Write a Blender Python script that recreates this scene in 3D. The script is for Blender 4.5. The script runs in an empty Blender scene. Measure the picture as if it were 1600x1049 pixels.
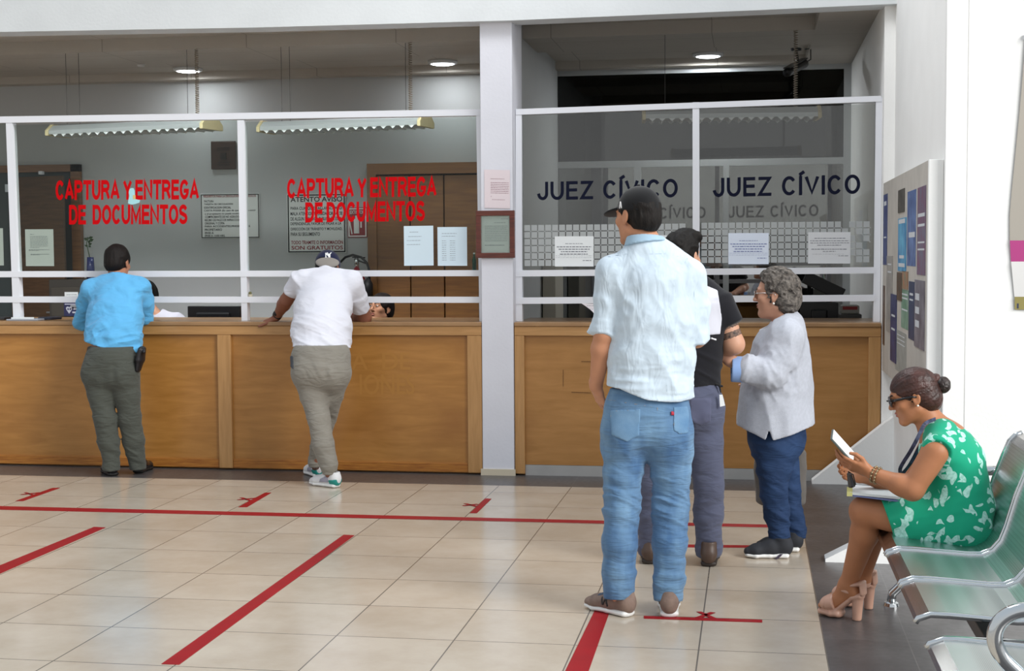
import bpy, math, random
import numpy as np
from mathutils import Vector, Matrix
random.seed(7)
SC = bpy.context.scene
COL = SC.collection
R_ = math.radians

# ------------------------------------------------------------------ camera
F = 2235.8
EYE = 1.55
def cam_axes(yaw, pitch, roll):
    cy, sy = math.cos(yaw), math.sin(yaw)
    f = np.array([sy*math.cos(pitch), cy*math.cos(pitch), math.sin(pitch)])
    r = np.array([cy, -sy, 0.]); u = np.cross(r, f)
    c, s = math.cos(roll), math.sin(roll)
    return c*r+s*u, -s*r+c*u, f
CR, CU, CF = cam_axes(R_(-9.50375), R_(-3.27019), R_(-0.351445))
CAMP = np.array([0., 0., EYE])
cd = bpy.data.cameras.new('camera'); co = bpy.data.objects.new('camera', cd); COL.objects.link(co)
cd.sensor_width = 36.0; cd.sensor_fit = 'HORIZONTAL'; cd.lens = F*36/1600; cd.clip_start = 0.05; cd.clip_end = 200
m = Matrix.Identity(4)
for i in range(3):
    m[i][0], m[i][1], m[i][2], m[i][3] = CR[i], CU[i], -CF[i], CAMP[i]
co.matrix_world = m
SC.camera = co
SC.view_settings.view_transform = 'Standard'; SC.view_settings.look = 'None'
SC.view_settings.gamma = 1; SC.view_settings.use_curve_mapping = False

# places in the room that a sight line through the photograph reaches
def ray(x, y): return CR*((x-800)/F) - CU*((y-524.5)/F) + CF
def at_y(x, y, Y): d = ray(x, y); return CAMP + d*(Y/d[1])
def at_z(x, y, z=0.): d = ray(x, y); return CAMP + d*((z-EYE)/d[2])
def at_x(x, y, X): d = ray(x, y); return CAMP + d*(X/d[0])

# ------------------------------------------------------------------ materials
def lin(c):
    if isinstance(c, str):
        c = [int(c[i:i+2], 16)/255 for i in (0, 2, 4)]
    return [(v/12.92 if v <= 0.04045 else ((v+0.055)/1.055)**2.4) for v in c]
MATS = {}
def nt(name):
    mt = bpy.data.materials.new(name); mt.use_nodes = True
    t = mt.node_tree; b = t.nodes['Principled BSDF']
    return mt, t, b
def mat(name, c, rough=0.6, metal=0.0, var=0.0, vscale=8.0, bump=0.0, bscale=40.0, spec=0.5, c2=None,
        stretch=(1, 1, 1), emis=None, estr=0.0, coat=0.0, sheen=0.0, alpha=1.0, sss=0.0, detail=4.0, wr=None):
    if name in MATS: return MATS[name]
    mt, t, b = nt(name)
    col = lin(c)
    b.inputs['Base Color'].default_value = (*col, 1)
    b.inputs['Roughness'].default_value = rough
    b.inputs['Metallic'].default_value = metal
    b.inputs['Specular IOR Level'].default_value = spec
    b.inputs['Coat Weight'].default_value = coat
    b.inputs['Sheen Weight'].default_value = sheen
    b.inputs['Alpha'].default_value = alpha
    if sss:
        b.inputs['Subsurface Weight'].default_value = sss
        b.inputs['Subsurface Radius'].default_value = (0.012, 0.005, 0.003)
        b.inputs['Subsurface Scale'].default_value = 1.0
    tc = t.nodes.new('ShaderNodeTexCoord'); mp = t.nodes.new('ShaderNodeMapping')
    mp.inputs['Scale'].default_value = stretch
    t.links.new(tc.outputs['Object'], mp.inputs['Vector'])
    if var or c2:
        n = t.nodes.new('ShaderNodeTexNoise'); n.inputs['Scale'].default_value = vscale; n.inputs['Detail'].default_value = detail
        t.links.new(mp.outputs[0], n.inputs['Vector'])
        r = t.nodes.new('ShaderNodeValToRGB')
        a = lin(c2) if c2 else [v*(1-var) for v in col]
        bb = col if c2 else [min(1, v*(1+var)) for v in col]
        r.color_ramp.elements[0].color = (*a, 1); r.color_ramp.elements[1].color = (*bb, 1)
        r.color_ramp.elements[0].position = 0.3; r.color_ramp.elements[1].position = 0.7
        t.links.new(n.outputs['Fac'], r.inputs['Fac']); t.links.new(r.outputs['Color'], b.inputs['Base Color'])
    if bump:
        n2 = t.nodes.new('ShaderNodeTexNoise'); n2.inputs['Scale'].default_value = bscale; n2.inputs['Detail'].default_value = 5
        t.links.new(mp.outputs[0], n2.inputs['Vector'])
        bp = t.nodes.new('ShaderNodeBump'); bp.inputs['Strength'].default_value = bump; bp.inputs['Distance'].default_value = 0.02
        t.links.new(n2.outputs['Fac'], bp.inputs['Height']); t.links.new(bp.outputs['Normal'], b.inputs['Normal'])
    if wr:
        # creases of worn cloth: coarse stretched ridges under the fine weave
        m3 = t.nodes.new('ShaderNodeMapping'); m3.inputs['Scale'].default_value = wr[1]; m3.inputs['Rotation'].default_value = wr[2] if len(wr) > 2 else (0, 0, 0)
        t.links.new(tc.outputs['Object'], m3.inputs['Vector'])
        n3 = t.nodes.new('ShaderNodeTexNoise'); n3.inputs['Scale'].default_value = 1.0; n3.inputs['Detail'].default_value = 2.5; n3.inputs['Distortion'].default_value = 0.8
        t.links.new(m3.outputs[0], n3.inputs['Vector'])
        b3 = t.nodes.new('ShaderNodeBump'); b3.inputs['Strength'].default_value = wr[0]; b3.inputs['Distance'].default_value = 0.03
        t.links.new(n3.outputs['Fac'], b3.inputs['Height'])
        if bump: t.links.new(b3.outputs['Normal'], bp.inputs['Normal'])
        else: t.links.new(b3.outputs['Normal'], b.inputs['Normal'])
    if emis:
        b.inputs['Emission Color'].default_value = (*lin(emis), 1); b.inputs['Emission Strength'].default_value = estr
    MATS[name] = mt
    return mt

def glass_mat(name, tint='F4FAF8', refl=1.0, rough=0.0):
    # thin pane: lets the view and the light through, mirrors by Fresnel
    if name in MATS: return MATS[name]
    mt = bpy.data.materials.new(name); mt.use_nodes = True
    t = mt.node_tree; t.nodes.clear()
    out = t.nodes.new('ShaderNodeOutputMaterial'); mix = t.nodes.new('ShaderNodeMixShader')
    tr = t.nodes.new('ShaderNodeBsdfTransparent'); gl = t.nodes.new('ShaderNodeBsdfGlossy'); fr = t.nodes.new('ShaderNodeFresnel')
    mu = t.nodes.new('ShaderNodeMath'); mu.operation = 'MULTIPLY'; mu.inputs[1].default_value = refl; mu.use_clamp = True
    tr.inputs['Color'].default_value = (*lin(tint), 1); gl.inputs['Roughness'].default_value = rough
    fr.inputs['IOR'].default_value = 1.5
    t.links.new(fr.outputs[0], mu.inputs[0]); t.links.new(mu.outputs[0], mix.inputs['Fac'])
    t.links.new(tr.outputs[0], mix.inputs[1]); t.links.new(gl.outputs[0], mix.inputs[2]); t.links.new(mix.outputs[0], out.inputs['Surface'])
    MATS[name] = mt
    return mt

def wood_mat(name, c1, c2, rough=0.4, scale=3.0, stretch=(1, 1, 12), coat=0.2, stain=None):
    if name in MATS: return MATS[name]
    mt, t, b = nt(name)
    tc = t.nodes.new('ShaderNodeTexCoord'); mp = t.nodes.new('ShaderNodeMapping'); mp.inputs['Scale'].default_value = stretch
    t.links.new(tc.outputs['Object'], mp.inputs['Vector'])
    n = t.nodes.new('ShaderNodeTexNoise'); n.inputs['Scale'].default_value = scale; n.inputs['Detail'].default_value = 8; n.inputs['Distortion'].default_value = 0.6
    t.links.new(mp.outputs[0], n.inputs['Vector'])
    r = t.nodes.new('ShaderNodeValToRGB')
    r.color_ramp.elements[0].color = (*lin(c1), 1); r.color_ramp.elements[1].color = (*lin(c2), 1)
    r.color_ramp.elements[0].position = 0.3; r.color_ramp.elements[1].position = 0.72
    t.links.new(n.outputs['Fac'], r.inputs['Fac'])
    last = r.outputs['Color']
    if stain:
        n2 = t.nodes.new('ShaderNodeTexNoise'); n2.inputs['Scale'].default_value = 1.6; n2.inputs['Detail'].default_value = 5
        t.links.new(tc.outputs['Object'], n2.inputs['Vector'])
        r2 = t.nodes.new('ShaderNodeValToRGB'); r2.color_ramp.elements[0].position = 0.5; r2.color_ramp.elements[1].position = 0.78
        r2.color_ramp.elements[1].color = (0.75, 0.75, 0.75, 1)
        t.links.new(n2.outputs['Fac'], r2.inputs['Fac'])
        mx = t.nodes.new('ShaderNodeMix'); mx.data_type = 'RGBA'
        t.links.new(r2.outputs['Color'], mx.inputs[0]); t.links.new(last, mx.inputs[6]); mx.inputs[7].default_value = (*lin(stain), 1)
        last = mx.outputs[2]
    t.links.new(last, b.inputs['Base Color'])
    b.inputs['Roughness'].default_value = rough; b.inputs['Coat Weight'].default_value = coat; b.inputs['Coat Roughness'].default_value = 0.25
    bp = t.nodes.new('ShaderNodeBump'); bp.inputs['Strength'].default_value = 0.08; bp.inputs['Distance'].default_value = 0.01
    t.links.new(n.outputs['Fac'], bp.inputs['Height']); t.links.new(bp.outputs['Normal'], b.inputs['Normal'])
    MATS[name] = mt
    return mt

# ------------------------------------------------------------------ mesh building
class MB:
    def __init__(s): s.v = []; s.f = []
    def add(s, v, f):
        o = len(s.v); s.v += [tuple(float(c) for c in p) for p in v]; s.f += [tuple(i+o for i in q) for q in f]; return s
    def box(s, lo, hi):
        x0, y0, z0 = lo; x1, y1, z1 = hi
        return s.add([(x0,y0,z0),(x1,y0,z0),(x1,y1,z0),(x0,y1,z0),(x0,y0,z1),(x1,y0,z1),(x1,y1,z1),(x0,y1,z1)],
                     [(0,3,2,1),(4,5,6,7),(0,1,5,4),(1,2,6,5),(2,3,7,6),(3,0,4,7)])
    def slab(s, quad, off):
        q = [np.array(p, float) for p in quad]; o = np.array(off, float)
        v = q + [p+o for p in q]; n = len(q)
        return s.add(v, [tuple(range(n-1, -1, -1)), tuple(range(n, 2*n))] + [(i, (i+1) % n, n+(i+1) % n, n+i) for i in range(n)])
    prism = slab
    def bar(s, a, b, w, d, up=(0, 0, 1)):
        a, b = np.array(a, float), np.array(b, float); t = (b-a)/np.linalg.norm(b-a); up = np.array(up, float)
        n = np.cross(t, up); n /= np.linalg.norm(n); u = np.cross(n, t)
        c = [a+n*i*w/2+u*j*d/2 for i, j in ((-1,-1),(1,-1),(1,1),(-1,1))]
        return s.slab(c, b-a)
    def tube(s, pts, r, n=10, closed=False, cap=True):
        P = [np.array(p, float) for p in pts]; m_ = len(P); rr = r if hasattr(r, '__len__') else [r]*m_
        T = []
        for i in range(m_):
            a = P[i-1] if (i > 0 or closed) else P[i]; b = P[(i+1) % m_] if (i < m_-1 or closed) else P[i]
            d = b-a; T.append(d/(np.linalg.norm(d)+1e-12))
        ref = np.array([0, 0, 1.]) if abs(T[0][2]) < 0.9 else np.array([1., 0, 0])
        u = np.cross(T[0], ref); u /= np.linalg.norm(u)
        v = []
        for i in range(m_):
            u = u - T[i]*(u@T[i]); u /= np.linalg.norm(u); w = np.cross(T[i], u)
            for k in range(n):
                a = 2*math.pi*k/n; v.append(P[i]+rr[i]*(math.cos(a)*u+math.sin(a)*w))
        f = []
        for i in range(m_ if closed else m_-1):
            j = (i+1) % m_
            for k in range(n): f.append((i*n+k, i*n+(k+1) % n, j*n+(k+1) % n, j*n+k))
        if cap and not closed:
            f.append(tuple(range(n-1, -1, -1))); f.append(tuple((m_-1)*n+k for k in range(n)))
        return s.add(v, f)
    def lathe(s, prof, c=(0, 0, 0), n=24, axis='z'):
        v = []; f = []
        for r, z in prof:
            for k in range(n):
                a = 2*math.pi*k/n; p = (r*math.cos(a), r*math.sin(a), z)
                if axis == 'y': p = (p[0], p[2], p[1])
                if axis == 'x': p = (p[2], p[0], p[1])
                v.append((p[0]+c[0], p[1]+c[1], p[2]+c[2]))
        for i in range(len(prof)-1):
            for k in range(n): f.append((i*n+k, i*n+(k+1) % n, (i+1)*n+(k+1) % n, (i+1)*n+k))
        f.append(tuple(range(n-1, -1, -1))); f.append(tuple((len(prof)-1)*n+k for k in range(n)))
        return s.add(v, f)
    def ell(s, c, r, nu=16, nv=10):
        v = [(c[0], c[1], c[2]-r[2])]; f = []
        for i in range(1, nv):
            ph = math.pi*i/nv-math.pi/2
            for k in range(nu):
                a = 2*math.pi*k/nu; v.append((c[0]+r[0]*math.cos(ph)*math.cos(a), c[1]+r[1]*math.cos(ph)*math.sin(a), c[2]+r[2]*math.sin(ph)))
        v.append((c[0], c[1], c[2]+r[2])); N = len(v)-1
        for k in range(nu): f.append((0, 1+(k+1) % nu, 1+k)); f.append((N, 1+(nv-2)*nu+k, 1+(nv-2)*nu+(k+1) % nu))
        for i in range(nv-2):
            for k in range(nu): f.append((1+i*nu+k, 1+i*nu+(k+1) % nu, 1+(i+1)*nu+(k+1) % nu, 1+(i+1)*nu+k))
        return s.add(v, f)

def wloc(o):
    p = np.array(o.location); 
    while o.parent: o = o.parent; p = p+np.array(o.location)
    return p
def link_mesh(name, verts, faces, material, parent=None, origin=None, smooth=False, bevel=0.0, bseg=2):
    V = np.asarray(verts, float)
    if origin is None:
        if parent is not None: origin = wloc(parent)
        else:
            lo, hi = V.min(0), V.max(0); origin = np.array([(lo[0]+hi[0])/2, (lo[1]+hi[1])/2, lo[2]])
    me = bpy.data.meshes.new(name)
    me.from_pydata((V-np.array(origin)).tolist(), [], [tuple(int(i) for i in q) for q in faces] if not isinstance(faces, np.ndarray) else faces.tolist())
    me.update()
    if smooth: me.polygons.foreach_set('use_smooth', [True]*len(me.polygons))
    if material: me.materials.append(material)
    o = bpy.data.objects.new(name, me); COL.objects.link(o)
    if parent is not None:
        o.parent = parent; o.location = np.array(origin)-wloc(parent)
    else: o.location = origin
    if bevel:
        b = o.modifiers.new('bevel', 'BEVEL'); b.width = bevel; b.segments = bseg; b.limit_method = 'ANGLE'; b.angle_limit = R_(40)
    return o
def obj(name, mb, material, parent=None, **k): return link_mesh(name, mb.v, mb.f, material, parent, **k)
def tag(o, label=None, cat=None, group=None, kind=None):
    if label: o['label'] = label
    if cat: o['category'] = cat
    if group: o['group'] = group
    if kind: o['kind'] = kind
    return o
def empty(name, loc, label=None, cat=None, group=None, kind=None):
    o = bpy.data.objects.new(name, None); COL.objects.link(o); o.location = loc; o.empty_display_size = 0.1
    return tag(o, label, cat, group, kind)
def struct(name, mb, material, parent=None, **k):
    o = obj(name, mb, material, parent, **k)
    if parent is None: o['kind'] = 'structure'
    return o
def copy_tree(o, parent=None):
    c = o.copy(); COL.objects.link(c)
    if parent is not None: c.parent = parent
    for ch in list(o.children): copy_tree(ch, c)
    return c

# lettering: built-in font turned into a mesh, fitted to a rectangle given by an origin corner and two edge vectors
def text_mesh(s, bold=0.0, spacing=1.0):
    cu = bpy.data.curves.new('t', 'FONT'); cu.body = s; cu.size = 1.0; cu.offset = bold; cu.space_character = spacing
    cu.resolution_u = 4; cu.fill_mode = 'BOTH'
    o = bpy.data.objects.new('t', cu); COL.objects.link(o)
    dg = bpy.context.evaluated_depsgraph_get(); me = bpy.data.meshes.new_from_object(o.evaluated_get(dg))
    V = np.array([v.co[:] for v in me.vertices]).reshape(-1, 3); P = [tuple(p.vertices) for p in me.polygons]
    bpy.data.objects.remove(o); bpy.data.curves.remove(cu); bpy.data.meshes.remove(me)
    return V, P
def text_into(mb, s, p0, ux, uz, n, bold=0.0, spacing=1.0, lift=0.001):
    # p0: lower left, ux: along the line to its full width, uz: up to its full height, n: outward normal
    V, P = text_mesh(s, bold, spacing)
    lo, hi = V.min(0), V.max(0)
    u = (V[:, 0]-lo[0])/(hi[0]-lo[0]); w = (V[:, 1]-lo[1])/(hi[1]-lo[1])
    W = np.array(p0)+np.outer(u, ux)+np.outer(w, uz)+np.array(n)*lift
    mb.add(W, P); return mb
def scribble(mb, p0, ux, uz, n, lines, lift=0.0012, seed=1, th=0.42):
    # illegible small print: rows of short word-length strokes. lines: list of (y0..1 from top, x0, x1)
    rnd = random.Random(seed); ux = np.array(ux); uz = np.array(uz); n = np.array(n); p0 = np.array(p0)
    for (v, x0, x1, h) in lines:
        x = x0
        while x < x1:
            w = rnd.uniform(0.03, 0.09); e = min(x+w, x1)
            a = p0+ux*x+uz*(1-v)+n*lift; b = p0+ux*e+uz*(1-v)+n*lift; c = uz*h*th
            mb.add([a, b, b+c, a+c], [(0, 1, 2, 3)]); x = e+0.018
    return mb
# ------------------------------------------------------------------ plain sans capitals drawn as strokes, for the big window lettering
def _arc(cx, cy, rx, ry, a0, a1, n=10):
    return [(cx+rx*math.cos(R_(a0+(a1-a0)*i/n)), cy+ry*math.sin(R_(a0+(a1-a0)*i/n))) for i in range(n+1)]
GL = {  # width, strokes in a unit box (0..1 each way)
 'C': (0.95, [_arc(.5, .5, .5, .5, 42, 318, 22)]),
 'A': (1.0, [[(0, 0), (.5, 1), (1, 0)], [(.2, .3), (.8, .3)]]),
 'P': (0.86, [[(0, 0), (0, 1), (.6, 1)]+_arc(.6, .735, .4, .265, 90, -90, 10)[1:]+[(0, .47)]]),
 'T': (0.86, [[(0, 1), (1, 1)], [(.5, 1), (.5, 0)]]),
 'U': (0.92, [[(0, 1), (0, .42)]+_arc(.5, .42, .5, .42, 180, 360, 14)[1:]+[(1, 1)]]),
 'R': (0.95, [[(0, 0), (0, 1), (.55, 1)]+_arc(.55, .75, .4, .25, 90, -90, 10)[1:]+[(0, .5)], [(.5, .5), (.68, .42), (1, 0)]]),
 'Y': (0.92, [[(0, 1), (.5, .45), (1, 1)], [(.5, .45), (.5, 0)]]),
 'E': (0.78, [[(1, 0), (0, 0), (0, 1), (.96, 1)], [(0, .53), (.9, .53)]]),
 'N': (0.94, [[(0, 0), (0, 1), (1, 0), (1, 1)]]),
 'G': (1.0, [_arc(.5, .5, .5, .5, 42, 335, 22)+[(.97, .42), (.58, .42)]]),
 'D': (0.92, [[(0, 0), (0, 1), (.5, 1)]+_arc(.5, .5, .5, .5, 90, -90, 14)[1:]+[(0, 0)]]),
 'O': (1.02, [_arc(.5, .5, .5, .5, 0, 360, 28)]),
 'M': (1.12, [[(0, 0), (0, 1), (.5, .15), (1, 1), (1, 0)]]),
 'S': (0.86, [_arc(.5, .755, .47, .245, 25, 200, 12)+[(.1, .6), (.5, .51), (.9, .41)]+_arc(.5, .245, .5, .245, 20, -160, 14)]),
 'J': (0.70, [[(1, 1), (1, .32)]+_arc(.5, .32, .5, .32, 0, -165, 12)[1:]]),
 'Z': (0.86, [[(.04, 1), (.96, 1), (0, 0), (1, 0)]]),
 'V': (0.94, [[(0, 1), (.5, 0), (1, 1)]]),
 'I': (0.0, [[(0, 0), (0, 1)]]),
 'Í': (0.0, [[(0, 0), (0, 1)], [(-.04, 1.18), (.16, 1.34)]]),
}
def stroke_text(s, th, gap, space):
    # letters one unit high, stem th; returns quads and overall width
    quads = []; x = 0.0
    for ch in s:
        if ch == ' ': x += space; continue
        wd, st = GL[ch]; wd = wd*0.62
        sx, sy = wd, 1-th
        for pl in st:
            P = [np.array((x+th/2+p[0]*sx if wd else x+th/2+p[0], th/2+p[1]*sy)) for p in pl]
            n = len(P); closed = np.linalg.norm(P[0]-P[-1]) < 1e-6
            Lf, Rt = [], []
            for i in range(n):
                a = P[i-1] if i > 0 else (P[-2] if closed else None); b = P[i+1] if i < n-1 else (P[1] if closed else None)
                d1 = (P[i]-a)/np.linalg.norm(P[i]-a) if a is not None else None
                d2 = (b-P[i])/np.linalg.norm(b-P[i]) if b is not None else None
                if d1 is None: d1 = d2
                if d2 is None: d2 = d1
                n1 = np.array((-d1[1], d1[0])); n2 = np.array((-d2[1], d2[0])); mm = n1+n2; mm /= np.linalg.norm(mm)+1e-9
                k = min(1/max(0.25, mm@n1), 1.9); off = mm*k*th/2
                e = np.array((0., 0.))
                if i == 0 and not closed: e = -d2*(th/2 if abs(d2[0]) > .95 or abs(d2[1]) > .95 else 0.2*th)
                if i == n-1 and not closed: e = d1*(th/2 if abs(d1[0]) > .95 or abs(d1[1]) > .95 else 0.2*th)
                Lf.append(P[i]+off+e); Rt.append(P[i]-off+e)
            for i in range(n-1): quads.append((Rt[i], Rt[i+1], Lf[i+1], Lf[i]))
        x += wd+th+gap
    return quads, x-gap
def stroke_into(mb, s, p0, ux, uz, n, th=0.2, gap=0.1, space=0.35, lift=0.0008):
    q, W = stroke_text(s, th, gap, space); p0 = np.array(p0); ux = np.array(ux)/W; uz = np.array(uz)
    for k, quad in enumerate(q):
        l = np.array(n)*(lift+0.00002*(k % 9))
        mb.add([p0+ux*c[0]+uz*np.clip(c[1], 0, 1.45)+l for c in quad], [(0, 1, 2, 3)])
    return mb
# ================================================================== SETTING
YC, YP = 9.82, 9.95           # counter front, partition line
X = lambda px, py, Y: float(at_y(px, py, Y)[0])
Z = lambda px, py, Y: float(at_y(px, py, Y)[2])

# ---- tiled floor
def tile_mat(name, c1, c2, grout, x0, y0, wx, wy, g, rough, bump=0.02, axis=('X', 'Y'), cloud=2.2):
    mt, t, b = nt(name); L = t.links
    def N(k, **kw):
        n = t.nodes.new(k)
        for a, v in kw.items(): setattr(n, a, v)
        return n
    tc = N('ShaderNodeTexCoord'); sx = N('ShaderNodeSeparateXYZ'); L.new(tc.outputs['Object'], sx.inputs[0])
    def ma(op, a, v):
        n = N('ShaderNodeMath', operation=op); L.new(a, n.inputs[0])
        if isinstance(v, (int, float)): n.inputs[1].default_value = v
        else: L.new(v, n.inputs[1])
        return n.outputs[0]
    us = []; cells = []
    for ax, o, w in ((axis[0], x0, wx), (axis[1], y0, wy)):
        u = ma('DIVIDE', ma('SUBTRACT', sx.outputs[ax], o), w)
        fl = N('ShaderNodeMath', operation='FLOOR'); L.new(u, fl.inputs[0]); cells.append(fl.outputs[0])
        fr = ma('SUBTRACT', u, fl.outputs[0]); d = ma('ABSOLUTE', ma('SUBTRACT', fr, 0.5), 0.0)
        us.append(ma('GREATER_THAN', d, 0.5-g/w/2))
    line = ma('MAXIMUM', us[0], us[1])
    cb = N('ShaderNodeCombineXYZ'); L.new(cells[0], cb.inputs[0]); L.new(cells[1], cb.inputs[1])
    wn = N('ShaderNodeTexWhiteNoise'); L.new(cb.outputs[0], wn.inputs['Vector'])
    of = N('ShaderNodeVectorMath', operation='MULTIPLY_ADD'); L.new(wn.outputs['Color'], of.inputs[0]); of.inputs[1].default_value = (9, 9, 9); L.new(tc.outputs['Object'], of.inputs[2])
    n1 = N('ShaderNodeTexNoise'); n1.inputs['Scale'].default_value = cloud; n1.inputs['Detail'].default_value = 6; n1.inputs['Roughness'].default_value = 0.65; L.new(of.outputs[0], n1.inputs['Vector'])
    r = N('ShaderNodeValToRGB'); r.color_ramp.elements[0].color = (*lin(c1), 1); r.color_ramp.elements[1].color = (*lin(c2), 1)
    r.color_ramp.elements[0].position = 0.32; r.color_ramp.elements[1].position = 0.66; L.new(n1.outputs['Fac'], r.inputs['Fac'])
    mx = N('ShaderNodeMix', data_type='RGBA'); L.new(line, mx.inputs[0]); L.new(r.outputs['Color'], mx.inputs[6]); mx.inputs[7].default_value = (*lin(grout), 1)
    L.new(mx.outputs[2], b.inputs['Base Color'])
    b.inputs['Roughness'].default_value = rough
    n2 = N('ShaderNodeTexNoise'); n2.inputs['Scale'].default_value = 30; L.new(tc.outputs['Object'], n2.inputs['Vector'])
    rr = N('ShaderNodeMapRange'); rr.inputs[3].default_value = rough*0.8; rr.inputs[4].default_value = rough*1.25; L.new(n2.outputs['Fac'], rr.inputs[0]); L.new(rr.outputs[0], b.inputs['Roughness'])
    bp = N('ShaderNodeBump', invert=True); bp.inputs['Strength'].default_value = 0.3; bp.inputs['Distance'].default_value = 0.003; L.new(line, bp.inputs['Height']); L.new(bp.outputs[0], b.inputs['Normal'])
    MATS[name] = mt
    return mt
floor_m = tile_mat('floor tile', 'B7A997', 'C7BBAB', '6F6860', -0.198, 6.06, 0.488, 0.507, 0.006, 0.17)
dark_m = tile_mat('dark stone', '494646', '585555', '64615F', 0.62, 6.40, 0.60, 0.60, 0.004, 0.33, cloud=5)
inner_m = mat('office floor', '8A8073', 0.4)
O0 = (0, 0, 0)
struct('floor', MB().box((-12, -7, -0.05), (0.292, 9.365, 0)), floor_m, origin=O0)
struct('trim_1', MB().box((-12, 9.365, -0.05), (3.5, 9.99, 0)), dark_m, origin=O0)
struct('trim_2', MB().box((0.292, -7, -0.05), (3.5, 9.365, 0)), dark_m, origin=O0)
struct('floor_office', MB().box((-9, 9.99, -0.05), (0.9, 15.2, 0)), inner_m, origin=O0)

white_m = mat('white plaster', 'F4F4F2', 0.75, var=0.025, vscale=3, bump=0.05, bscale=60)
beam_m = mat('beam plaster', 'D3D7D9', 0.8, var=0.03, vscale=4, bump=0.06, bscale=50)
col_m = mat('column plaster', 'DADBE3', 0.75, var=0.03, vscale=3, bump=0.06, bscale=50)
grey_m = mat('office wall paint', 'B6B8B8', 0.7, var=0.03, vscale=2)
ceil_m = tile_mat('ceiling board', 'B4ADA4', 'B9B3AA', '8E887F', -0.3, 10.0, 1.22, 0.61, 0.006, 0.8)
alu_m = mat('white lacquered aluminium', 'E2E4EA', 0.35, spec=0.5)

# ---- beam over the counters; its lower edge runs very slightly curved
bx = [(-7.2, 3.195), (-5.39, 3.178), (-3.45, 3.148), (-1.62, 3.138), (0.10, 3.152), (0.975, 3.163)]
mb = MB()
for (x0, z0), (x1, z1) in zip(bx, bx[1:]):
    mb.add([(x0,9.72,z0),(x1,9.72,z1),(x1,9.93,z1),(x0,9.93,z0),(x0,9.72,4.6),(x1,9.72,4.6),(x1,9.93,4.6),(x0,9.93,4.6)],
           [(0,3,2,1),(4,5,6,7),(0,1,5,4),(2,3,7,6)])
mb.add([(bx[-1][0],9.72,3.163),(bx[-1][0],9.93,3.163),(bx[-1][0],9.93,4.6),(bx[-1][0],9.72,4.6)], [(0,1,2,3)])
struct('beam', mb, beam_m)
# ---- column between the two counters
column = struct('column', MB().box((-1.855, 9.80, 0), (-1.63, 10.23, 3.30)), col_m, bevel=0.006)
struct('baseboard_column', MB().box((-1.866, 9.79, 0), (-1.62, 9.80, 0.045)), mat('beige skirting tile', 'CFC4AE', 0.35))
# ---- right hand wall: side wall, recess face, wall beside the bench, with its two slanting feet
struct('wall_right', MB().box((0.93, 7.30, 0), (1.10, 9.80, 4.6)).box((0.86, 9.80, 0), (1.10, 15.2, 4.6)), white_m)
struct('wall_front', MB().box((0.9305, 7.25, 0), (1.026, 7.299, 4.6)).box((1.033, 7.25, 0), (3.6, 7.36, 4.6)).box((1.02, 7.2545, 0), (1.04, 7.35, 4.6)), white_m, origin=O0)
foot1 = MB().prism([(0.405, 9.70, 0), (0.95, 9.70, 0), (0.95, 9.70, 0.47), (0.862, 9.70, 0.405), (0.405, 9.70, 0.022)], (0, 0.095, 0))
struct('wall_right_foot', foot1, white_m)
foot2 = MB().prism([(0.37, 7.24, 0), (1.3, 7.24, 0), (1.3, 7.24, 0.52), (0.37, 7.24, 0.015)], (0, 0.11, 0))
struct('wall_front_foot', foot2, white_m)
# ---- offices behind the glass
struct('wall_back', MB().box((-9, 13.0, 0), (-1.80, 13.12, 3.35)), grey_m)
struct('wall_left', MB().box((-9.1, 9.9, 0), (-9.0, 13.1, 3.35)), grey_m)
struct('wall_divider', MB().box((-1.86, 10.23, 0), (-1.74, 15.2, 3.35)), grey_m)
cz = 3.2
mb = MB()
for (x0, x1, y0, y1, z) in ((-9, 0.46, 10.12, 10.97, 3.30), (-9, 0.46, 11.75, 12.84, 3.27),
                            (-9, 0.86, 9.93, 10.12, cz), (-9, 0.86, 10.97, 11.75, cz), (-9, 0.86, 12.84, 15.2, cz), (0.46, 0.86, 10.12, 10.97, cz), (0.46, 0.86, 11.75, 12.84, cz)):
    mb.box((x0, y0, z), (x1, y1, 3.42))
struct('ceiling', mb, ceil_m, origin=O0)
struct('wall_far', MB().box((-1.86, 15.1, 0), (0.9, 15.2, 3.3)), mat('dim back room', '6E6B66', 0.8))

# ---- aluminium glazed screen at the back of the right office
sc2 = empty('window_3', (-0.5, 13.0, 0), kind='structure')
Y2 = 13.0
fr2 = MB(); g2 = MB()
al2 = mat('grey aluminium', 'AEB1B2', 0.4, metal=0.2)
Xa, Xb = X(815, 300, Y2), 0.86
xl = X(846, 200, Y2)
mull = [(X(838, 200, Y2), X(848, 200, Y2), 0, 3.2), (X(991, 330, Y2), X(1002, 330, Y2), 0, 2.37), (X(1130, 330, Y2), X(1139, 330, Y2), 0, 2.37), (X(1318, 200, Y2), 0.86, 0, 3.2)]
fr2.box((-1.74, Y2-0.02, 0), (mull[0][0], Y2+0.03, 3.2))
for x0, x1, z0, z1 in mull: fr2.box((x0, Y2-0.03, z0), (x1, Y2+0.03, z1))
zt = Z(900, 119, Y2); zm = Z(900, 258, Y2)
fr2.box((mull[0][1], Y2-0.025, zt), (0.84, Y2+0.025, 3.2)); fr2.box((mull[0][1], Y2-0.025, zm-0.03), (0.84, Y2+0.025, zm+0.03))
fr2.box((mull[0][1], Y2-0.02, 0), (0.84, Y2+0.02, 0.12))
obj('frame', fr2, al2, sc2)
glass_in = glass_mat('inner glass', 'B4B6B2', 8.0)
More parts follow.
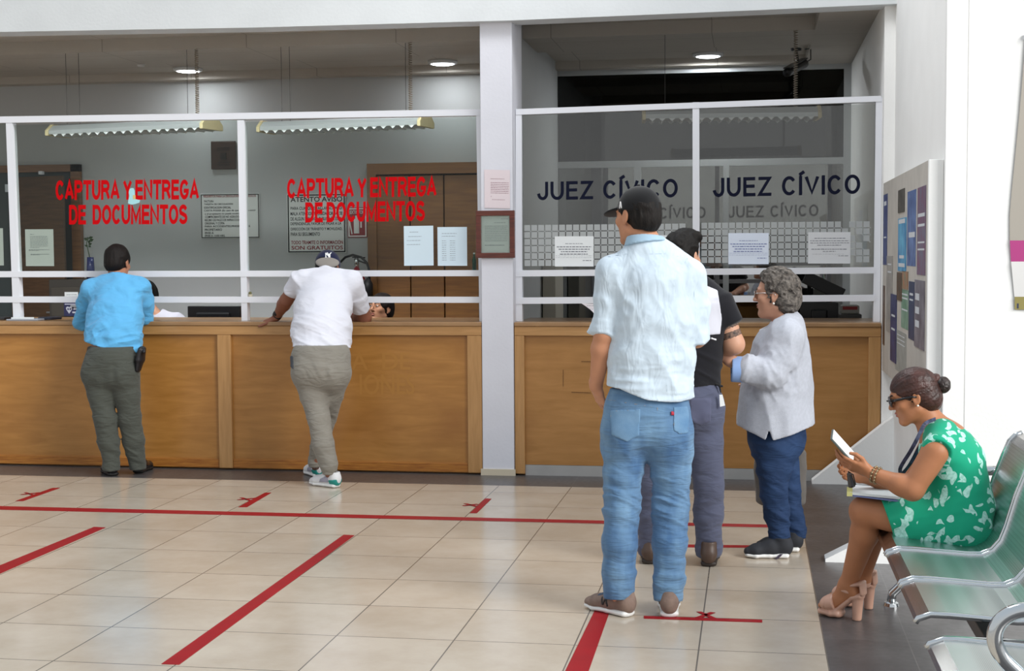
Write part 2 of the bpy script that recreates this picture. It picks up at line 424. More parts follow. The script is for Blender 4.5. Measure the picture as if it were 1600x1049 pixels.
for i, (x0, x1, z0, z1) in enumerate(((mull[0][1], mull[3][0], zm+0.03, zt), (mull[0][1], mull[1][0], 0.12, zm-0.03), (mull[1][1], mull[2][0], 0.12, zm-0.03), (mull[2][1], mull[3][0], 0.12, zm-0.03))):
    obj('pane', MB().box((x0, Y2-0.004, z0), (x1, Y2+0.004, z1)), glass_mat('inner transom glass', 'A9ABA8', 1.2) if i == 0 else glass_in, sc2)
# open door seen through the left pane of that screen
dr = empty('door_3', (-1.5, 13.5, 0), kind='structure')
a0, a1 = X(868, 330, 13.6), X(953, 330, 13.6)
dfr = MB().box((a0, 13.55, 0), (a0+0.07, 13.6, 2.3)).box((a1-0.07, 13.55, 0), (a1, 13.6, 2.3)).box((a0, 13.55, 2.23), (a1, 13.6, 2.3))
obj('door_frame', dfr, al2, dr)
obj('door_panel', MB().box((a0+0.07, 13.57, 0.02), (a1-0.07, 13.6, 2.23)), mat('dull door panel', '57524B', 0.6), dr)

# ---- left office: doors and wall things
brown = wood_mat('brown door wood', '6B4627', '8A5E36', 0.45, 4)
oak = wood_mat('closet wood', '7A4F27', '92632F', 0.45, 3)
dkb = wood_mat('dark door wood', '4A331F', '62452B', 0.5, 4)
Yb = 12.99
d1 = empty('door_1', (-6.0, Yb, 0), kind='structure')
fx1 = X(131, 400, Yb); fx0 = X(28, 400, Yb); fz = Z(80, 258, Yb)
obj('door_frame', MB().box((fx1-0.09, Yb-0.06, 0), (fx1, Yb, fz)).box((-7.6, Yb-0.06, fz-0.07), (fx1, Yb, fz)).box((fx0-0.33, Yb-0.06, 0), (fx0-0.25, Yb, fz)), brown, d1)
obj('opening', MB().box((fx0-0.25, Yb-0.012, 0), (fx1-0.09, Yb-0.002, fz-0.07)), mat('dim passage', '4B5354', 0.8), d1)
lx0, lx1 = X(30, 400, 12.9), X(108, 400, 12.8)
leaf = obj('door_leaf', MB().prism([(lx0-0.1, Yb-0.03, 0.01), (lx1, Yb-0.25, 0.01), (lx1, Yb-0.29, 0.01), (lx0-0.1, Yb-0.07, 0.01)], (0, 0, fz-0.13)), dkb, d1)
obj('handle', MB().tube([(lx1-0.07, Yb-0.27, 1.02), (lx1-0.07, Yb-0.33, 1.02), (lx1-0.18, Yb-0.31, 1.02)], 0.011), mat('steel', 'B8BBBE', 0.3, metal=1), leaf)
obj('closer_bracket', MB().box((X(64, 270, 12.9), Yb-0.14, Z(66, 273, 12.9)), (X(70, 270, 12.9), Yb-0.1, Z(66, 268, 12.9))), alu_m, d1)
d2 = empty('door_2', (-7.2, Yb, 0), kind='structure')
obj('door_leaf', MB().box((-8.3, Yb-0.05, 0.01), (fx0-0.36, Yb-0.003, fz-0.08)), brown, d2)
obj('lock_plate', MB().box((X(6, 290, 12.9), Yb-0.07, Z(6, 300, 12.9)), (X(12, 290, 12.9), Yb-0.05, Z(6, 288, 12.9))), mat('steel', 'B8BBBE', 0.3, metal=1), d2)

Yk = 12.9
cl = empty('closet', (-2.6, Yk, 0), 'built-in brown wooden closet with flat sliding doors behind the right red-lettered pane', 'closet')
kx0, kx1 = X(576, 400, Yk), -1.87
kz = Z(650, 255, Yk)
obj('casing', MB().box((kx0, Yk-0.03, 0), (kx0+0.085, 12.99, kz)).box((kx0+0.085, Yk-0.03, kz-0.10), (kx1, 12.99, kz)), oak, cl)
bb = [X(p, 450, Yk) for p in (589, 642, 695, 749)]
for i in range(3):
    obj('door', MB().box((bb[i]+0.006, Yk-0.005, 0.03), (min(bb[i+1], kx1)-0.006, 12.96, kz-0.115)), oak, cl, bevel=0.003)
obj('back', MB().box((kx0+0.085, 12.965, 0), (kx1, 12.99, kz-0.1)), mat('closet gap', '120C08', 0.9), cl)

# ---- counters
oakF = wood_mat('counter frame wood', 'A87B46', 'BC8E58', 0.35, 3, (14, 14, 1.2), 0.35)
oakH = wood_mat('counter rail wood', 'A87B46', 'BC8E58', 0.35, 3, (1.2, 14, 14), 0.35)
pan = wood_mat('counter panel wood', 'A06C2C', 'B47E3C', 0.42, 2.2, (1.5, 1.5, 10), 0.25, stain='8F5A22')
pan2 = wood_mat('right counter panel wood', 'A07036', 'B17F45', 0.45, 2.2, (1.5, 1.5, 10), 0.2, stain='86561F')
topm = wood_mat('worn worktop wood', '8E6A44', 'A88258', 0.3, 3, (1, 10, 1), 0.4)
base_m = wood_mat('worn base wood', '8B4F17', 'B97B2F', 0.5, 5, (1.2, 4, 20), 0.1)
def counter(name, label, xl, xr, stiles, panels, pmat, ztop, kick=None):
    t = empty(name, ((xl+xr)/2, YC, 0), label, 'counter', 'wooden service counters')
    z0 = 0.06 if kick is None else 0.0
    obj('worktop', MB().box((xl, YC-0.02, ztop-0.03), (xr, 10.5, ztop)), topm, t, bevel=0.006)
    obj('top_rail', MB().box((xl, YC-0.012, ztop-0.095), (xr, YC+0.03, ztop-0.03)), oakH, t, bevel=0.004)
    for a, b in stiles: obj('stile', MB().box((a, YC-0.010, 0.012), (b, YC+0.03, ztop-0.095)), oakF, t, bevel=0.004)
    for a, b in panels:
        if kick is None:
            obj('panel', MB().box((a, YC+0.018, 0.075), (b, YC+0.035, ztop-0.095)), pmat, t)
            obj('bottom_rail', MB().box((a, YC+0.004, 0.012), (b, YC+0.03, 0.075)), base_m, t, bevel=0.003)
        else:
            obj('panel', MB().box((a, YC+0.018, 0.075), (b, YC+0.035, ztop-0.095)), pmat, t)
            obj('plinth', MB().box((a, YC+0.012, 0.0), (b, YC+0.05, 0.073)), kick, t)
    obj('carcass', MB().box((xl+0.01, YC+0.05, 0.0), (xr-0.01, 10.42, ztop-0.05)), pmat, t)
    return t
cA = counter('service_counter', 'long wooden service counter left of the white column', -6.3, -1.858,
        [(-3.80, -3.698), (-1.962, -1.858), (-6.3, -6.2)], [(-6.2, -3.80), (-3.698, -1.962)], pan, 1.075)
cB = counter('service_counter', 'shorter wooden service counter between the white column and the right wall, on a pale plinth', -1.626, 0.855,
        [(-1.626, -1.556), (0.775, 0.855)], [(-1.556, 0.775)], pan2, 1.075, mat('pale kick plate', 'A3A2A0', 0.4, var=0.06))
# faded outlines of removed lettering on the front panel
ghost = MB()
n_ = (0, -1, 0); yg = YC+0.0175
def ghost_line(s, px0, px1, py0, py1):
    a = at_y(px0, py1, yg); b = at_y(px1, py1, yg); c = at_y(px0, py0, yg)
    text_into(ghost, s, a, b-a, (0, 0, c[2]-a[2]), n_, 0.01, lift=0.0006)
ghost_line('A  DE', 549, 641, 551, 578); ghost_line('IONES', 562, 648, 585, 617)
obj('faded_lettering', ghost, mat('cleaner wood', 'AE7A38', 0.45), cA)
sc_ = MB()
for (p, q) in (((880, 578), (880, 604)), ((908, 565), (923, 565)), ((893, 613), (923, 614))):
    a, b = at_y(*p, yg), at_y(*q, yg); sc_.bar(a, b, 0.002, 0.006, up=(0, 1, 0.01))
obj('scratch', sc_, mat('dark scratch', '4A2A0C', 0.8), cB)

# ---- aluminium partitions with glass on the counters
glass_o = glass_mat('office glass', 'EFF3F1', 0.35); glass_r = glass_mat('office glass right', 'ECEDEB', 1.7)
glass_edge = mat('green glass edge', '7FA39B', 0.2)
def hbar(mb, p0t, p1t, hpx, y0=YP-0.034, y1=YP+0.034):
    a, b = at_y(*p0t, y0), at_y(*p1t, y0); h0 = a[2]-at_y(p0t[0], p0t[1]+hpx, y0)[2]; h1 = b[2]-at_y(p1t[0], p1t[1]+hpx, y0)[2]
    mb.slab([(a[0], y0, a[2]-h0), (b[0], y0, b[2]-h1), (b[0], y0, b[2]), (a[0], y0, a[2])], (0, y1-y0, 0))
w1 = empty('window_1', (-4.0, YP, 1.075), kind='structure')
w2 = empty('window_2', (-0.4, YP, 1.075), kind='structure')
mb = MB(); hbar(mb, (-60, 183), (750.5, 170.6), 10); obj('head_rail', mb, alu_m, w1)
mb = MB(); hbar(mb, (-60, 424.2), (751.5, 422.4), 9.4); obj('glazing_rail', mb, alu_m, w1)
mb = MB(); hbar(mb, (-60, 463.6), (752, 464.2), 9.3); obj('lower_rail', mb, alu_m, w1)
mb = MB(); hbar(mb, (806, 170.5), (1377, 149.6), 9); obj('head_rail', mb, alu_m, w2)
mb = MB(); hbar(mb, (806, 422.6), (1368, 417.6), 9.8); obj('glazing_rail', mb, alu_m, w2)
mb = MB(); hbar(mb, (806, 465.4), (1368, 461), 9.8); obj('lower_rail', mb, alu_m, w2)
def post(par, pt, pb, w0, w1_, mat_=None):
    y0 = YP-0.03
    a = at_y(*pt, y0); b = at_y(*pb, y0); zb = 1.076
    wa = at_y(pt[0]+w0, pt[1], y0)[0]-a[0]; wb = at_y(pb[0]+w1_, pb[1], y0)[0]-b[0]
    obj('post', MB().slab([(b[0], y0, zb), (b[0]+wb, y0, zb), (a[0]+wa, y0, a[2]), (a[0], y0, a[2])], (0, 0.06, 0)), alu_m, par)
post(w1, (9, 192), (20.5, 497), 10, 11)
post(w1, (370.5, 188), (377.5, 503), 10.5, 9)
post(w1, (744, 180), (749, 500), 7, 6)
post(w2, (805.5, 172), (806, 502), 9.5, 10)
post(w2, (1082, 160), (1082.5, 500), 10.5, 11)
post(w2, (1368.7, 152), (1364.5, 500), 10, 10.5)
def pane(par, x0, x1, yt, yb, gm=None):
    a = at_y(x0, yb, YP); b = at_y(x1, yt, YP)
    return obj('pane', MB().box((a[0], YP-0.003, a[2]-0.01), (b[0], YP+0.003, b[2]+0.01)), gm or glass_o, par)
pA = pane(w1, -55, 9, 193, 424); pB = pane(w1, 22, 372, 190, 424); pC = pane(w1, 386, 746, 185, 423)
pD = pane(w2, 815, 1083, 175, 422, glass_r); pE = pane(w2, 1092, 1367, 166, 419, glass_r)
yl = YP-0.0045
def letter(par, s, p_bl, p_br, p_tl, mt_, th, gap, space):
    a, b, c = at_y(*p_bl, yl), at_y(*p_br, yl), at_y(*p_tl, yl)
    mbx = MB(); stroke_into(mbx, s, a, b-a, c-a, (0, -1, 0), th, gap, space)
    return obj('lettering', mbx, mt_, par)
red_v = mat('red vinyl', 'C4060F', 0.8, spec=.1); navy_v = mat('navy vinyl', '14182B', 0.8, spec=.1)
letter(pB, 'CAPTURA Y ENTREGA', (87, 312.8), (310.8, 311.8), (87, 282), red_v, 0.215, 0.055, 0.27)
letter(pB, 'DE  DOCUMENTOS', (108, 351), (292.8, 350.5), (108, 320.5), red_v, 0.215, 0.055, 0.27)
letter(pC, 'CAPTURA Y ENTREGA', (448.6, 310.3), (682, 307), (448.6, 279.5), red_v, 0.215, 0.055, 0.27)
letter(pC, 'DE DOCUMENTOS', (477, 347.8), (663.8, 345.5), (477, 316.5), red_v, 0.215, 0.055, 0.27)
letter(pD, 'JUEZ CÍVICO', (839.5, 313.2), (1059, 308.5), (839.5, 284.5), navy_v, 0.17, 0.13, 0.42)
letter(pE, 'JUEZ CÍVICO', (1114, 308.2), (1344, 303), (1114, 278.3), navy_v, 0.17, 0.13, 0.42)
def frosted(par, x0, x1, y0, rows, skip):
    mbx = MB(); p = 10.9; n = int((x1-x0)/p)
    a = at_y(x0, y0, yl); s = (at_y(x0+p*10, y0, yl)[0]-a[0])/10
    for i in range(n+1):
        for j in range(rows):
            if skip(i, j, n): continue
            cx, cz_ = a[0]+(i+0.5)*s, a[2]-(j+0.5)*s; h = s*0.425
            if cx+h > a[0]+(at_y(x1, y0, yl)[0]-a[0]): continue
            mbx.add([(cx-h, yl, cz_-h), (cx+h, yl, cz_-h), (cx+h, yl, cz_+h), (cx-h, yl, cz_+h)], [(0, 1, 2, 3)])
            if i < n and j < rows-1:
                X_, Z_ = cx+s/2, cz_-s/2; d = s*0.11
                mbx.add([(X_-d, yl, Z_), (X_, yl, Z_-d), (X_+d, yl, Z_), (X_, yl, Z_+d)], [(0, 1, 2, 3)])
    return obj('frosted_squares', mbx, mat('frosted film', 'A9ADAD', 0.6), par)
frosted(pD, 818.5, 1081, 351, 6, lambda i, j, n: False)
frosted(pE, 1095, 1366, 347.5, 6, lambda i, j, n: (i >= n-6 and (i*7+j*5) % 4 == 0))

# ---- sheets of paper
paper = mat('white paper', 'E9EDEE', 0.7); bluep = mat('bluish paper', 'D4E6F0', 0.7); ink = mat('grey print', '6E7480', 0.8); inkd = mat('dark print', '3B3F52', 0.8)
warmp = mat('warm paper', 'E9E9E4', 0.7)
def sheet(label, x0, x1, y0, y1, Y, pm, lines, im=None, seed=1, tilt=0.0, name='paper_notice', cat='notice', group=None):
    a, b, c = at_y(x0, y1, Y), at_y(x1, y1+tilt, Y), at_y(x0, y0, Y)
    ux, uz = b-a, np.array([0, 0, c[2]-a[2]])
    t = obj(name, MB().slab([a, a+ux, a+ux+uz, a+uz], (0, 0.0008, 0)), pm)
    tag(t, label, cat, group)
    if lines:
        mbx = MB(); scribble(mbx, a, ux, uz, np.array([0, -1, 0]), lines, seed=seed); obj('print', mbx, im or ink, t)
    return t
ys = YP-0.0065
para = lambda v0, v1, n, x0=0.12, x1=0.85, h=0.02: [(v0+(v1-v0)*i/max(1, n-1), x0, x1 if i < n-1 else (x0+x1)/2, h) for i in range(n)]
sheet('white letter-size sheet taped inside the left pane, in front of the dark door', 40.5, 84.5, 358.5, 416, YP+0.005, warmp, para(.14, .14, 1, .18, .45)+para(.2, .5, 9, .18, .8)+para(.56, .58, 2)+para(.68, .7, 2, .18, .85), seed=2)
sheet('white sheet cut by the left edge, on the leftmost pane', -38, 6, 357, 415, YP+0.005, warmp, para(.2, .6, 9), seed=3)
sheet('pale blue sheet with three short lines, taped to the pane left of the column', 631.5, 677.5, 353.5, 415.5, ys, bluep, [(.16, .2, .5, .025), (.27, .15, .6, .02), (.37, .1, .58, .02), (.47, .1, .55, .02)], seed=4, tilt=-0.5)
sheet('pale blue sheet listing two columns, taped to the pane next to the column', 684, 730, 355, 415.5, ys, bluep, [(.17, .15, .65, .02), (.24, .15, .6, .02)]+[(.36+i*.055, .15, .3, .02) for i in range(10)]+[(.36+i*.055, .42, .6, .02) for i in range(10)], seed=5)
notice_lines = [(.25, .27, .73, .03)]+[(.36, .05, .95, .05), (.44, .1, .9, .05), (.52, .16, .84, .05), (.6, .13, .85, .05), (.65, .02, .97, .012), (.71, .02, .97, .012), (.81, .72, .95, .035)]
sheet('white landscape notice on the frosted squares, nearest the column', 867, 927.5, 369.5, 416.5, ys, paper, notice_lines, inkd, 6)
sheet('white landscape notice on the frosted squares half hidden by the man in the black cap', 990, 1042, 368, 414.5, ys, paper, notice_lines, inkd, 7)
sheet('white bluish landscape notice on the frosted squares, right of the middle post', 1138, 1201, 364.5, 413, ys, mat('bluish white paper', 'DFE8F6', 0.7), notice_lines, mat('blue print', '4C5A9C', 0.8), 8)
sheet('greyish landscape notice on the frosted squares, closest to the poster board', 1262.5, 1328.5, 363, 412, ys, mat('greyish paper', 'D6D8DA', 0.7), [(.2, .15, .88, .03), (.28, .05, .97, .03), (.35, .05, .97, .03), (.42, .22, .78, .03), (.55, .08, .92, .035), (.62, .35, .65, .035), (.7, .1, .85, .01), (.76, .72, .95, .03)], inkd, 9)
# torn sticker on the pane
a = at_y(200, 320, ys); k = (at_y(210, 320, ys)[0]-a[0])/10
blob = [(0, 2), (1, 8), (2.5, 13), (1.5, 18), (3, 23), (6, 24.5), (9.5, 24), (11, 20), (11, 14), (12, 8), (19, 6.5), (18, 3), (12, 1), (6, 0)]
st = obj('sticker', MB().slab([(a[0]+x*k, ys, a[2]+z*k) for x, z in blob], (0, 0.0006, 0)), mat('pale cyan paper', 'A7DDE2', 0.6))
tag(st, 'small torn pale blue sticker between the red words Y and ENTREGA', 'sticker')
obj('spot', MB().box((a[0]+8*k, ys-0.001, a[2]+8*k), (a[0]+12*k, ys-0.0004, a[2]+14*k)), mat('orange print', 'D8C07A', 0.6), st)
# papers on the column
yc = 9.798
lp = sheet('curled pinkish laminated page taped on the white column above the frame', 757, 797, 265, 325, 9.796, mat('pinkish paper', 'E3D6DA', 0.3), [(.24, .25, .8, .02)]+[(.34+i*.045, .25, .95, .025) for i in range(7)]+[(.7, .25, .3, .02), (.78, .3, .8, .02)], mat('reddish print', '8F5F6E', 0.8), 11, tilt=1.0)
fr = empty('framed_notice', at_y(774.5, 404, yc), 'letter in a dark reddish wooden frame hanging on the white column', 'framed notice')
fa, fb, fc, fd = at_y(744, 403.5, yc-0.02), at_y(804.5, 404, yc-0.02), at_y(744, 329.5, yc-0.02), at_y(804.5, 329.5, yc-0.02)
x0, x1, z0, z1 = fa[0], fb[0], fa[2], fc[2]; w = 0.036
maho = wood_mat('mahogany frame', '4B2018', '6A2F22', 0.35, 5)
for (p, q) in (((x0, z0), (x1, z0+w)), ((x0, z1-w), (x1, z1)), ((x0, z0+w), (x0+w, z1-w)), ((x1-w, z0+w), (x1, z1-w))):
    obj('frame_bar', MB().box((p[0], yc-0.024, p[1]), (q[0], yc-0.001, q[1])), maho, fr, bevel=0.003)
lt = obj('letter', MB().box((x0+w, yc-0.008, z0+w), (x1-w, yc-0.004, z1-w)), mat('pale green paper', 'D5DED8', 0.5), fr)
mbx = MB(); scribble(mbx, (x0+w, yc-0.008, z0+w), (x1-x0-2*w, 0, 0), (0, 0, z1-z0-2*w), (0, -1, 0), [(.09, .7, .95, .02), (.19, .45, .85, .02)]+[(.28+i*.05, .12, .92, .02) for i in range(9)]+[(.8, .12, .8, .03)], seed=12); obj('print', mbx, ink, lt)
obj('glazing', MB().box((x0+w*0.9, yc-0.014, z0+w*0.9), (x1-w*0.9, yc-0.012, z1-w*0.9)), glass_mat('frame glass', 'F4F6F5', 0.6), fr)

# ---- signs on the back wall of the left office
yw = 12.995
def wall_sign(name, label, cat, x0, x1, y0, y1, pm, border, bw, rnd=False):
    a, b = at_y(x0, y1, yw-0.01), at_y(x1, y0, yw-0.01)
    t = empty(name, (a[0]/2+b[0]/2, yw, a[2]), label, cat)
    obj('board', MB().box((a[0], yw-0.012, a[2]), (b[0], yw, b[2])), pm, t, bevel=0.004)
    if border:
        m_ = MB(); e = bw*0.6
        for (p, q) in (((a[0]+e, a[2]+e), (b[0]-e, a[2]+e+bw)), ((a[0]+e, b[2]-e-bw), (b[0]-e, b[2]-e)), ((a[0]+e, a[2]+e+bw), (a[0]+e+bw, b[2]-e-bw)), ((b[0]-e-bw, a[2]+e+bw), (b[0]-e, b[2]-e-bw))):
            m_.box((p[0], yw-0.0145, p[1]), (q[0], yw-0.012, q[1]))
        obj('border', m_, border, t)
    return t
def wtext(t, rows, mt_, name='lettering', bold=0.02):
    m_ = MB(); Yt = yw-0.0128
    for s, x0, x1, y0, y1 in rows:
        a, b, c = at_y(x0, y1, Yt), at_y(x1, y1, Yt), at_y(x0, y0, Yt)
        text_into(m_, s, a, np.array([b[0]-a[0], 0, 0]), np.array([0, 0, c[2]-a[2]]), (0, -1, 0), bold)
    return obj(name, m_, mt_, t)
signw = mat('white sign board', 'DCDFDD', 0.6); blk = mat('black print', '17191C', 0.6); dred = mat('dark red print', '8E1F2A', 0.6)
av = wall_sign('warning_sign', 'white wall sign headed ATENTO AVISO with a black border and red last lines', 'sign', 449.5, 540, 302, 396, signw, blk, 0.012)
wtext(av, [('ATENTO AVISO', 454, 535, 308, 316), ('PARA CUALQUIER ACLARACION O', 454, 534, 323.5, 329), ('MALA ATENCION RECIBIDA POR PARTE', 454, 535, 331.5, 337),
           ('DE ALGUN SERVIDOR PUBLICO DE ESTA', 454, 534, 339.5, 345), ('DEPENDENCIA, FAVOR DE PASAR A LA', 454, 533.5, 347.5, 353), ('DIRECCIÓN DE TRÁNSITO Y MOVILIDAD,', 454.5, 535, 355, 361), ('PARA SU SEGUIMIENTO', 454.5, 500, 363.5, 369)], blk)
wtext(av, [('TODO TRAMITE O INFORMACIÓN', 455, 536, 375, 382), ('SON GRATUITOS', 455.5, 536, 384.5, 390.5)], dred, 'red_lettering')
rq = wall_sign('requirements_sign', 'white wall sign listing requirements under a red heading, half behind the middle post', 'sign', 314.5, 405, 302, 373, signw, blk, 0.008)
wtext(rq, [('REQUISITOS PARA LA DEVOLUCION DE VEHICULOS', 318, 400, 305.5, 309.5)], dred, 'red_lettering')
wtext(rq, [('FACTURA', 319, 334, 313, 316.5), ('TARJETA DE CIRCULACION', 319, 364, 318, 321.5), ('IDENTIFICACION OFICIAL', 319, 361, 323, 326.5), ('CARTA PODER (En caso de que no pueda asistir', 319, 400, 328, 331.5),
           ('o el propietario no pueda acudir)', 320, 374, 333, 336.5), ('COMPROBANTE DE NO ADEUDO', 320.5, 374, 337.5, 341), ('RECIBO DE PAGO DE INFRACCION', 320, 376, 342.5, 346), ('ORIGINAL Y COPIA', 320, 351, 347.5, 351),
           ('PARA ACCIDENTES,PRESENTARSE', 320, 391, 352.5, 356), ('PROPIETARIO', 320, 347, 357.5, 361), ('09:00 A', 320, 334, 362.5, 366), ('09:00 A 13:00 HRS.', 320, 352, 367, 370.5)], blk)
ex = wall_sign('extinguisher_sign', 'small red and white sign with an extinguisher drawing beside the closet', 'sign', 543.5, 573.5, 324, 371.5, mat('dark red sign', '8C1C25', 0.5), signw, 0.012)
wtext(ex, [('EXTINTOR', 547, 569, 329, 334.5)], signw)
m_ = MB()
for (p0, p1, q0, q1) in ((553, 561, 342, 365), (555, 559, 337, 342), (563, 565, 343, 356)):
    a, b = at_y(p0, q1, yw-0.014), at_y(p1, q0, yw-0.014); m_.box((a[0], yw-0.0145, a[2]), (b[0], yw-0.012, b[2]))
a, b = at_y(545.5, 343, yw-0.014), at_y(550, 366, yw-0.014); m_.bar((a[0], yw-0.0132, a[2]), (b[0], yw-0.0132, b[2]), 0.012, 0.002, up=(0, 1, 0.001))
obj('symbol', m_, signw, ex)
pl = empty('wall_plaque', at_y(348, 265, yw), 'small dark carved wooden plaque high on the office wall left of the middle post', 'plaque')
a, b = at_y(330, 265, yw-0.02), at_y(367.5, 220, yw-0.02)
obj('plate', MB().box((a[0], yw-0.022, a[2]), (b[0], yw, b[2])), wood_mat('plaque wood', '2E1B10', '40281A', 0.5, 6), pl, bevel=0.006)
m_ = MB(); cx = (a[0]+b[0])/2; cz_ = (a[2]+b[2])/2-0.01
m_.box((cx-0.025, yw-0.03, cz_-0.03), (cx+0.03, yw-0.02, cz_+0.03))
for dz in (0.075, 0.055, -0.06, -0.085): m_.box((cx-0.06, yw-0.026, cz_+dz), (cx+0.06, yw-0.02, cz_+dz+0.008))
obj('relief', m_, mat('blackened relief', '1C120B', 0.5), pl)

# ---- fire extinguisher on the wall
Ye = 12.78
e0 = at_y(558, 470, Ye); ecx = e0[0]; s = at_y(568, 470, Ye)[0]-e0[0]; s /= 10
ez = lambda py: Z(558, py, Ye)
et = empty('fire_extinguisher', (ecx, Ye, ez(500)), 'wall fire extinguisher with a chrome valve and black hose beside the closet', 'fire extinguisher')
eprof = [(0.0, ez(500)), (0.07, ez(500)), (0.078, ez(497)), (0.078, ez(438)), (0.06, ez(428)), (0.03, ez(422)), (0.02, ez(418)), (0.0, ez(418))]
eb = obj('cylinder', MB().lathe(eprof, (ecx, Ye, 0)), mat('extinguisher red', '8E1420', 0.3), et, smooth=True)
obj('label_band', MB().lathe([(0.0785, ez(470)), (0.0795, ez(470)), (0.0795, ez(437)), (0.0785, ez(437))], (ecx, Ye, 0)), mat('grey label', '9FA6AC', 0.5), eb)
obj('valve', MB().lathe([(0.0, ez(418)), (0.022, ez(418)), (0.022, ez(407)), (0.014, ez(403)), (0.0, ez(403))], (ecx, Ye, 0)), mat('chrome', 'D8DADC', 0.15, metal=1), et, smooth=True)
obj('handle', MB().bar((ecx-0.02, Ye, ez(405)), (ecx+0.09, Ye, ez(412)), 0.02, 0.012).bar((ecx-0.04, Ye, ez(402)), (ecx+0.08, Ye, ez(403)), 0.02, 0.012), mat('dark metal', '2B2A2A', 0.4, metal=0.8), et)
arc = [(X(533, 410, Ye), Ye-0.03, ez(410)), (X(541, 402, Ye), Ye-0.03, ez(402)), (X(553, 398, Ye), Ye-0.04, ez(398.5)), (X(566, 402, Ye), Ye-0.04, ez(402)), (X(575, 411, Ye), Ye-0.04, ez(411)), (X(579, 424, Ye), Ye-0.04, ez(424)), (X(579, 440, Ye), Ye-0.04, ez(440))]
obj('hose', MB().tube(arc, 0.011, 8), mat('black rubber', '141416', 0.5), et, smooth=True)
xh = X(577, 450, Ye)
obj('discharge_horn', MB().lathe([(0.0, ez(464)), (0.045, ez(464)), (0.045, ez(444)), (0.03, ez(439)), (0.012, ez(434)), (0.0, ez(434))], (xh, Ye-0.04, 0)), mat('black rubber', '141416', 0.5), et, smooth=True)
obj('bracket', MB().box((ecx-0.03, Ye+0.07, ez(480)), (ecx+0.03, 13.0, ez(450))), mat('dark metal', '2B2A2A', 0.4, metal=0.8), et)

# ---- filing cabinet, monitors and other office things
def at3(px, py, Y): return at_y(px, py, Y)
Yf = 12.3
fa, fb = at3(76, 437, Yf), at3(172, 437, Yf)
fcab = empty('filing_cabinet', ((fa[0]+fb[0])/2, Yf, 0), 'dark grey metal filing cabinet behind the man in the blue shirt', 'filing cabinet')
fm = mat('dark filing cabinet', '3A3630', 0.45)
obj('body', MB().box((fa[0], Yf, 0), (fb[0], 12.9, fa[2])), fm, fcab, bevel=0.006)
zz = [Z(100, p, Yf) for p in (449, 495)]
for (z1, z0) in ((zz[0], zz[1]), (zz[1]-0.02, 0.75), (0.73, 0.4), (0.38, 0.05)):
    d_ = obj('drawer', MB().box((fa[0]+0.03, Yf-0.02, z0), (fb[0]-0.03, Yf+0.01, z1)), mat('dark drawer front', '423D35', 0.4), fcab, bevel=0.005)
    obj('handle', MB().bar(((fa[0]+fb[0])/2-0.07, Yf-0.035, z0+0.1), ((fa[0]+fb[0])/2+0.07, Yf-0.035, z0+0.1), 0.02, 0.015), mat('steel', 'B8BBBE', 0.3, metal=1), d_)
sheet('small white card label on the dark filing cabinet drawer', 101, 122, 456.5, 463.5, Yf-0.0215, paper, [(.65, .15, .9, .2)], inkd, 31, name='label_card', cat='label')
a, b = at3(100, 494, Yf-0.024), at3(126, 472, Yf-0.024)
hs = obj('sticker', MB().box((a[0], Yf-0.0235, a[2]), (b[0], Yf-0.0225, b[2])), mat('navy sticker', '2A2C55', 0.5))
tag(hs, 'dark blue sticker with a white heart emblem on the filing cabinet', 'sticker')
k = (b[0]-a[0])/26
hp = [(103, 481.5), (104.5, 479.5), (106.5, 479.3), (108, 480.5), (109.5, 479.3), (111.5, 479.5), (113, 481.5), (112, 484.5), (108, 490.5), (104, 484.5)]
m_ = MB().slab([at3(x_, y_, Yf-0.0245) for x_, y_ in hp], (0, 0.0008, 0))
for (p0, p1, q0, q1) in ((115, 124, 480, 484), (113, 124, 487, 489.5), (101, 125, 474.8, 476.3)):
    u, v = at3(p0, q1, Yf-0.0245), at3(p1, q0, Yf-0.0245); m_.box((u[0], Yf-0.0245, u[2]), (v[0], Yf-0.0237, v[2]))
obj('emblem', m_, mat('pale emblem', 'C9CBD6', 0.5), hs)
u, v = at3(105.3, 484.6, Yf-0.0252), at3(110.8, 482, Yf-0.0252)
obj('emblem_face', MB().box((u[0], Yf-0.0254, u[2]), (u[0]+(v[0]-u[0])*.4, Yf-0.0246, v[2])).box((v[0]-(v[0]-u[0])*.4, Yf-0.0254, u[2]), (v[0], Yf-0.0246, v[2])), mat('navy sticker', '2A2C55', 0.5), hs)
# plant in a blue vase on the cabinet
Yv = 12.55
vc = at3(142, 436, Yv); vz1 = Z(142, 402, Yv); vz0 = fa[2]
va = empty('potted_plant', (vc[0], Yv, vz0), 'thin leafy sprig in a narrow blue vase on the filing cabinet', 'plant')
obj('vase', MB().lathe([(0.0, vz0), (0.038, vz0), (0.036, vz0+0.1), (0.03, vz1), (0.026, vz1), (0.026, vz1-0.05), (0.0, vz1-0.05)], (vc[0], Yv, 0)), mat('blue glazed vase', '2E3566', 0.25, var=0.2, vscale=30), va, smooth=True)
stem = [(vc[0], Yv, vz1-0.04), (vc[0]-0.02, Yv, vz1+0.06), (vc[0]-0.03, Yv-0.01, Z(136, 380, Yv)), (vc[0]-0.015, Yv, Z(136, 371, Yv))]
sm = obj('stem', MB().tube(stem, 0.004, 6), mat('green stem', '39502B', 0.6), va, smooth=True)
rl = random.Random(3); lm = MB()
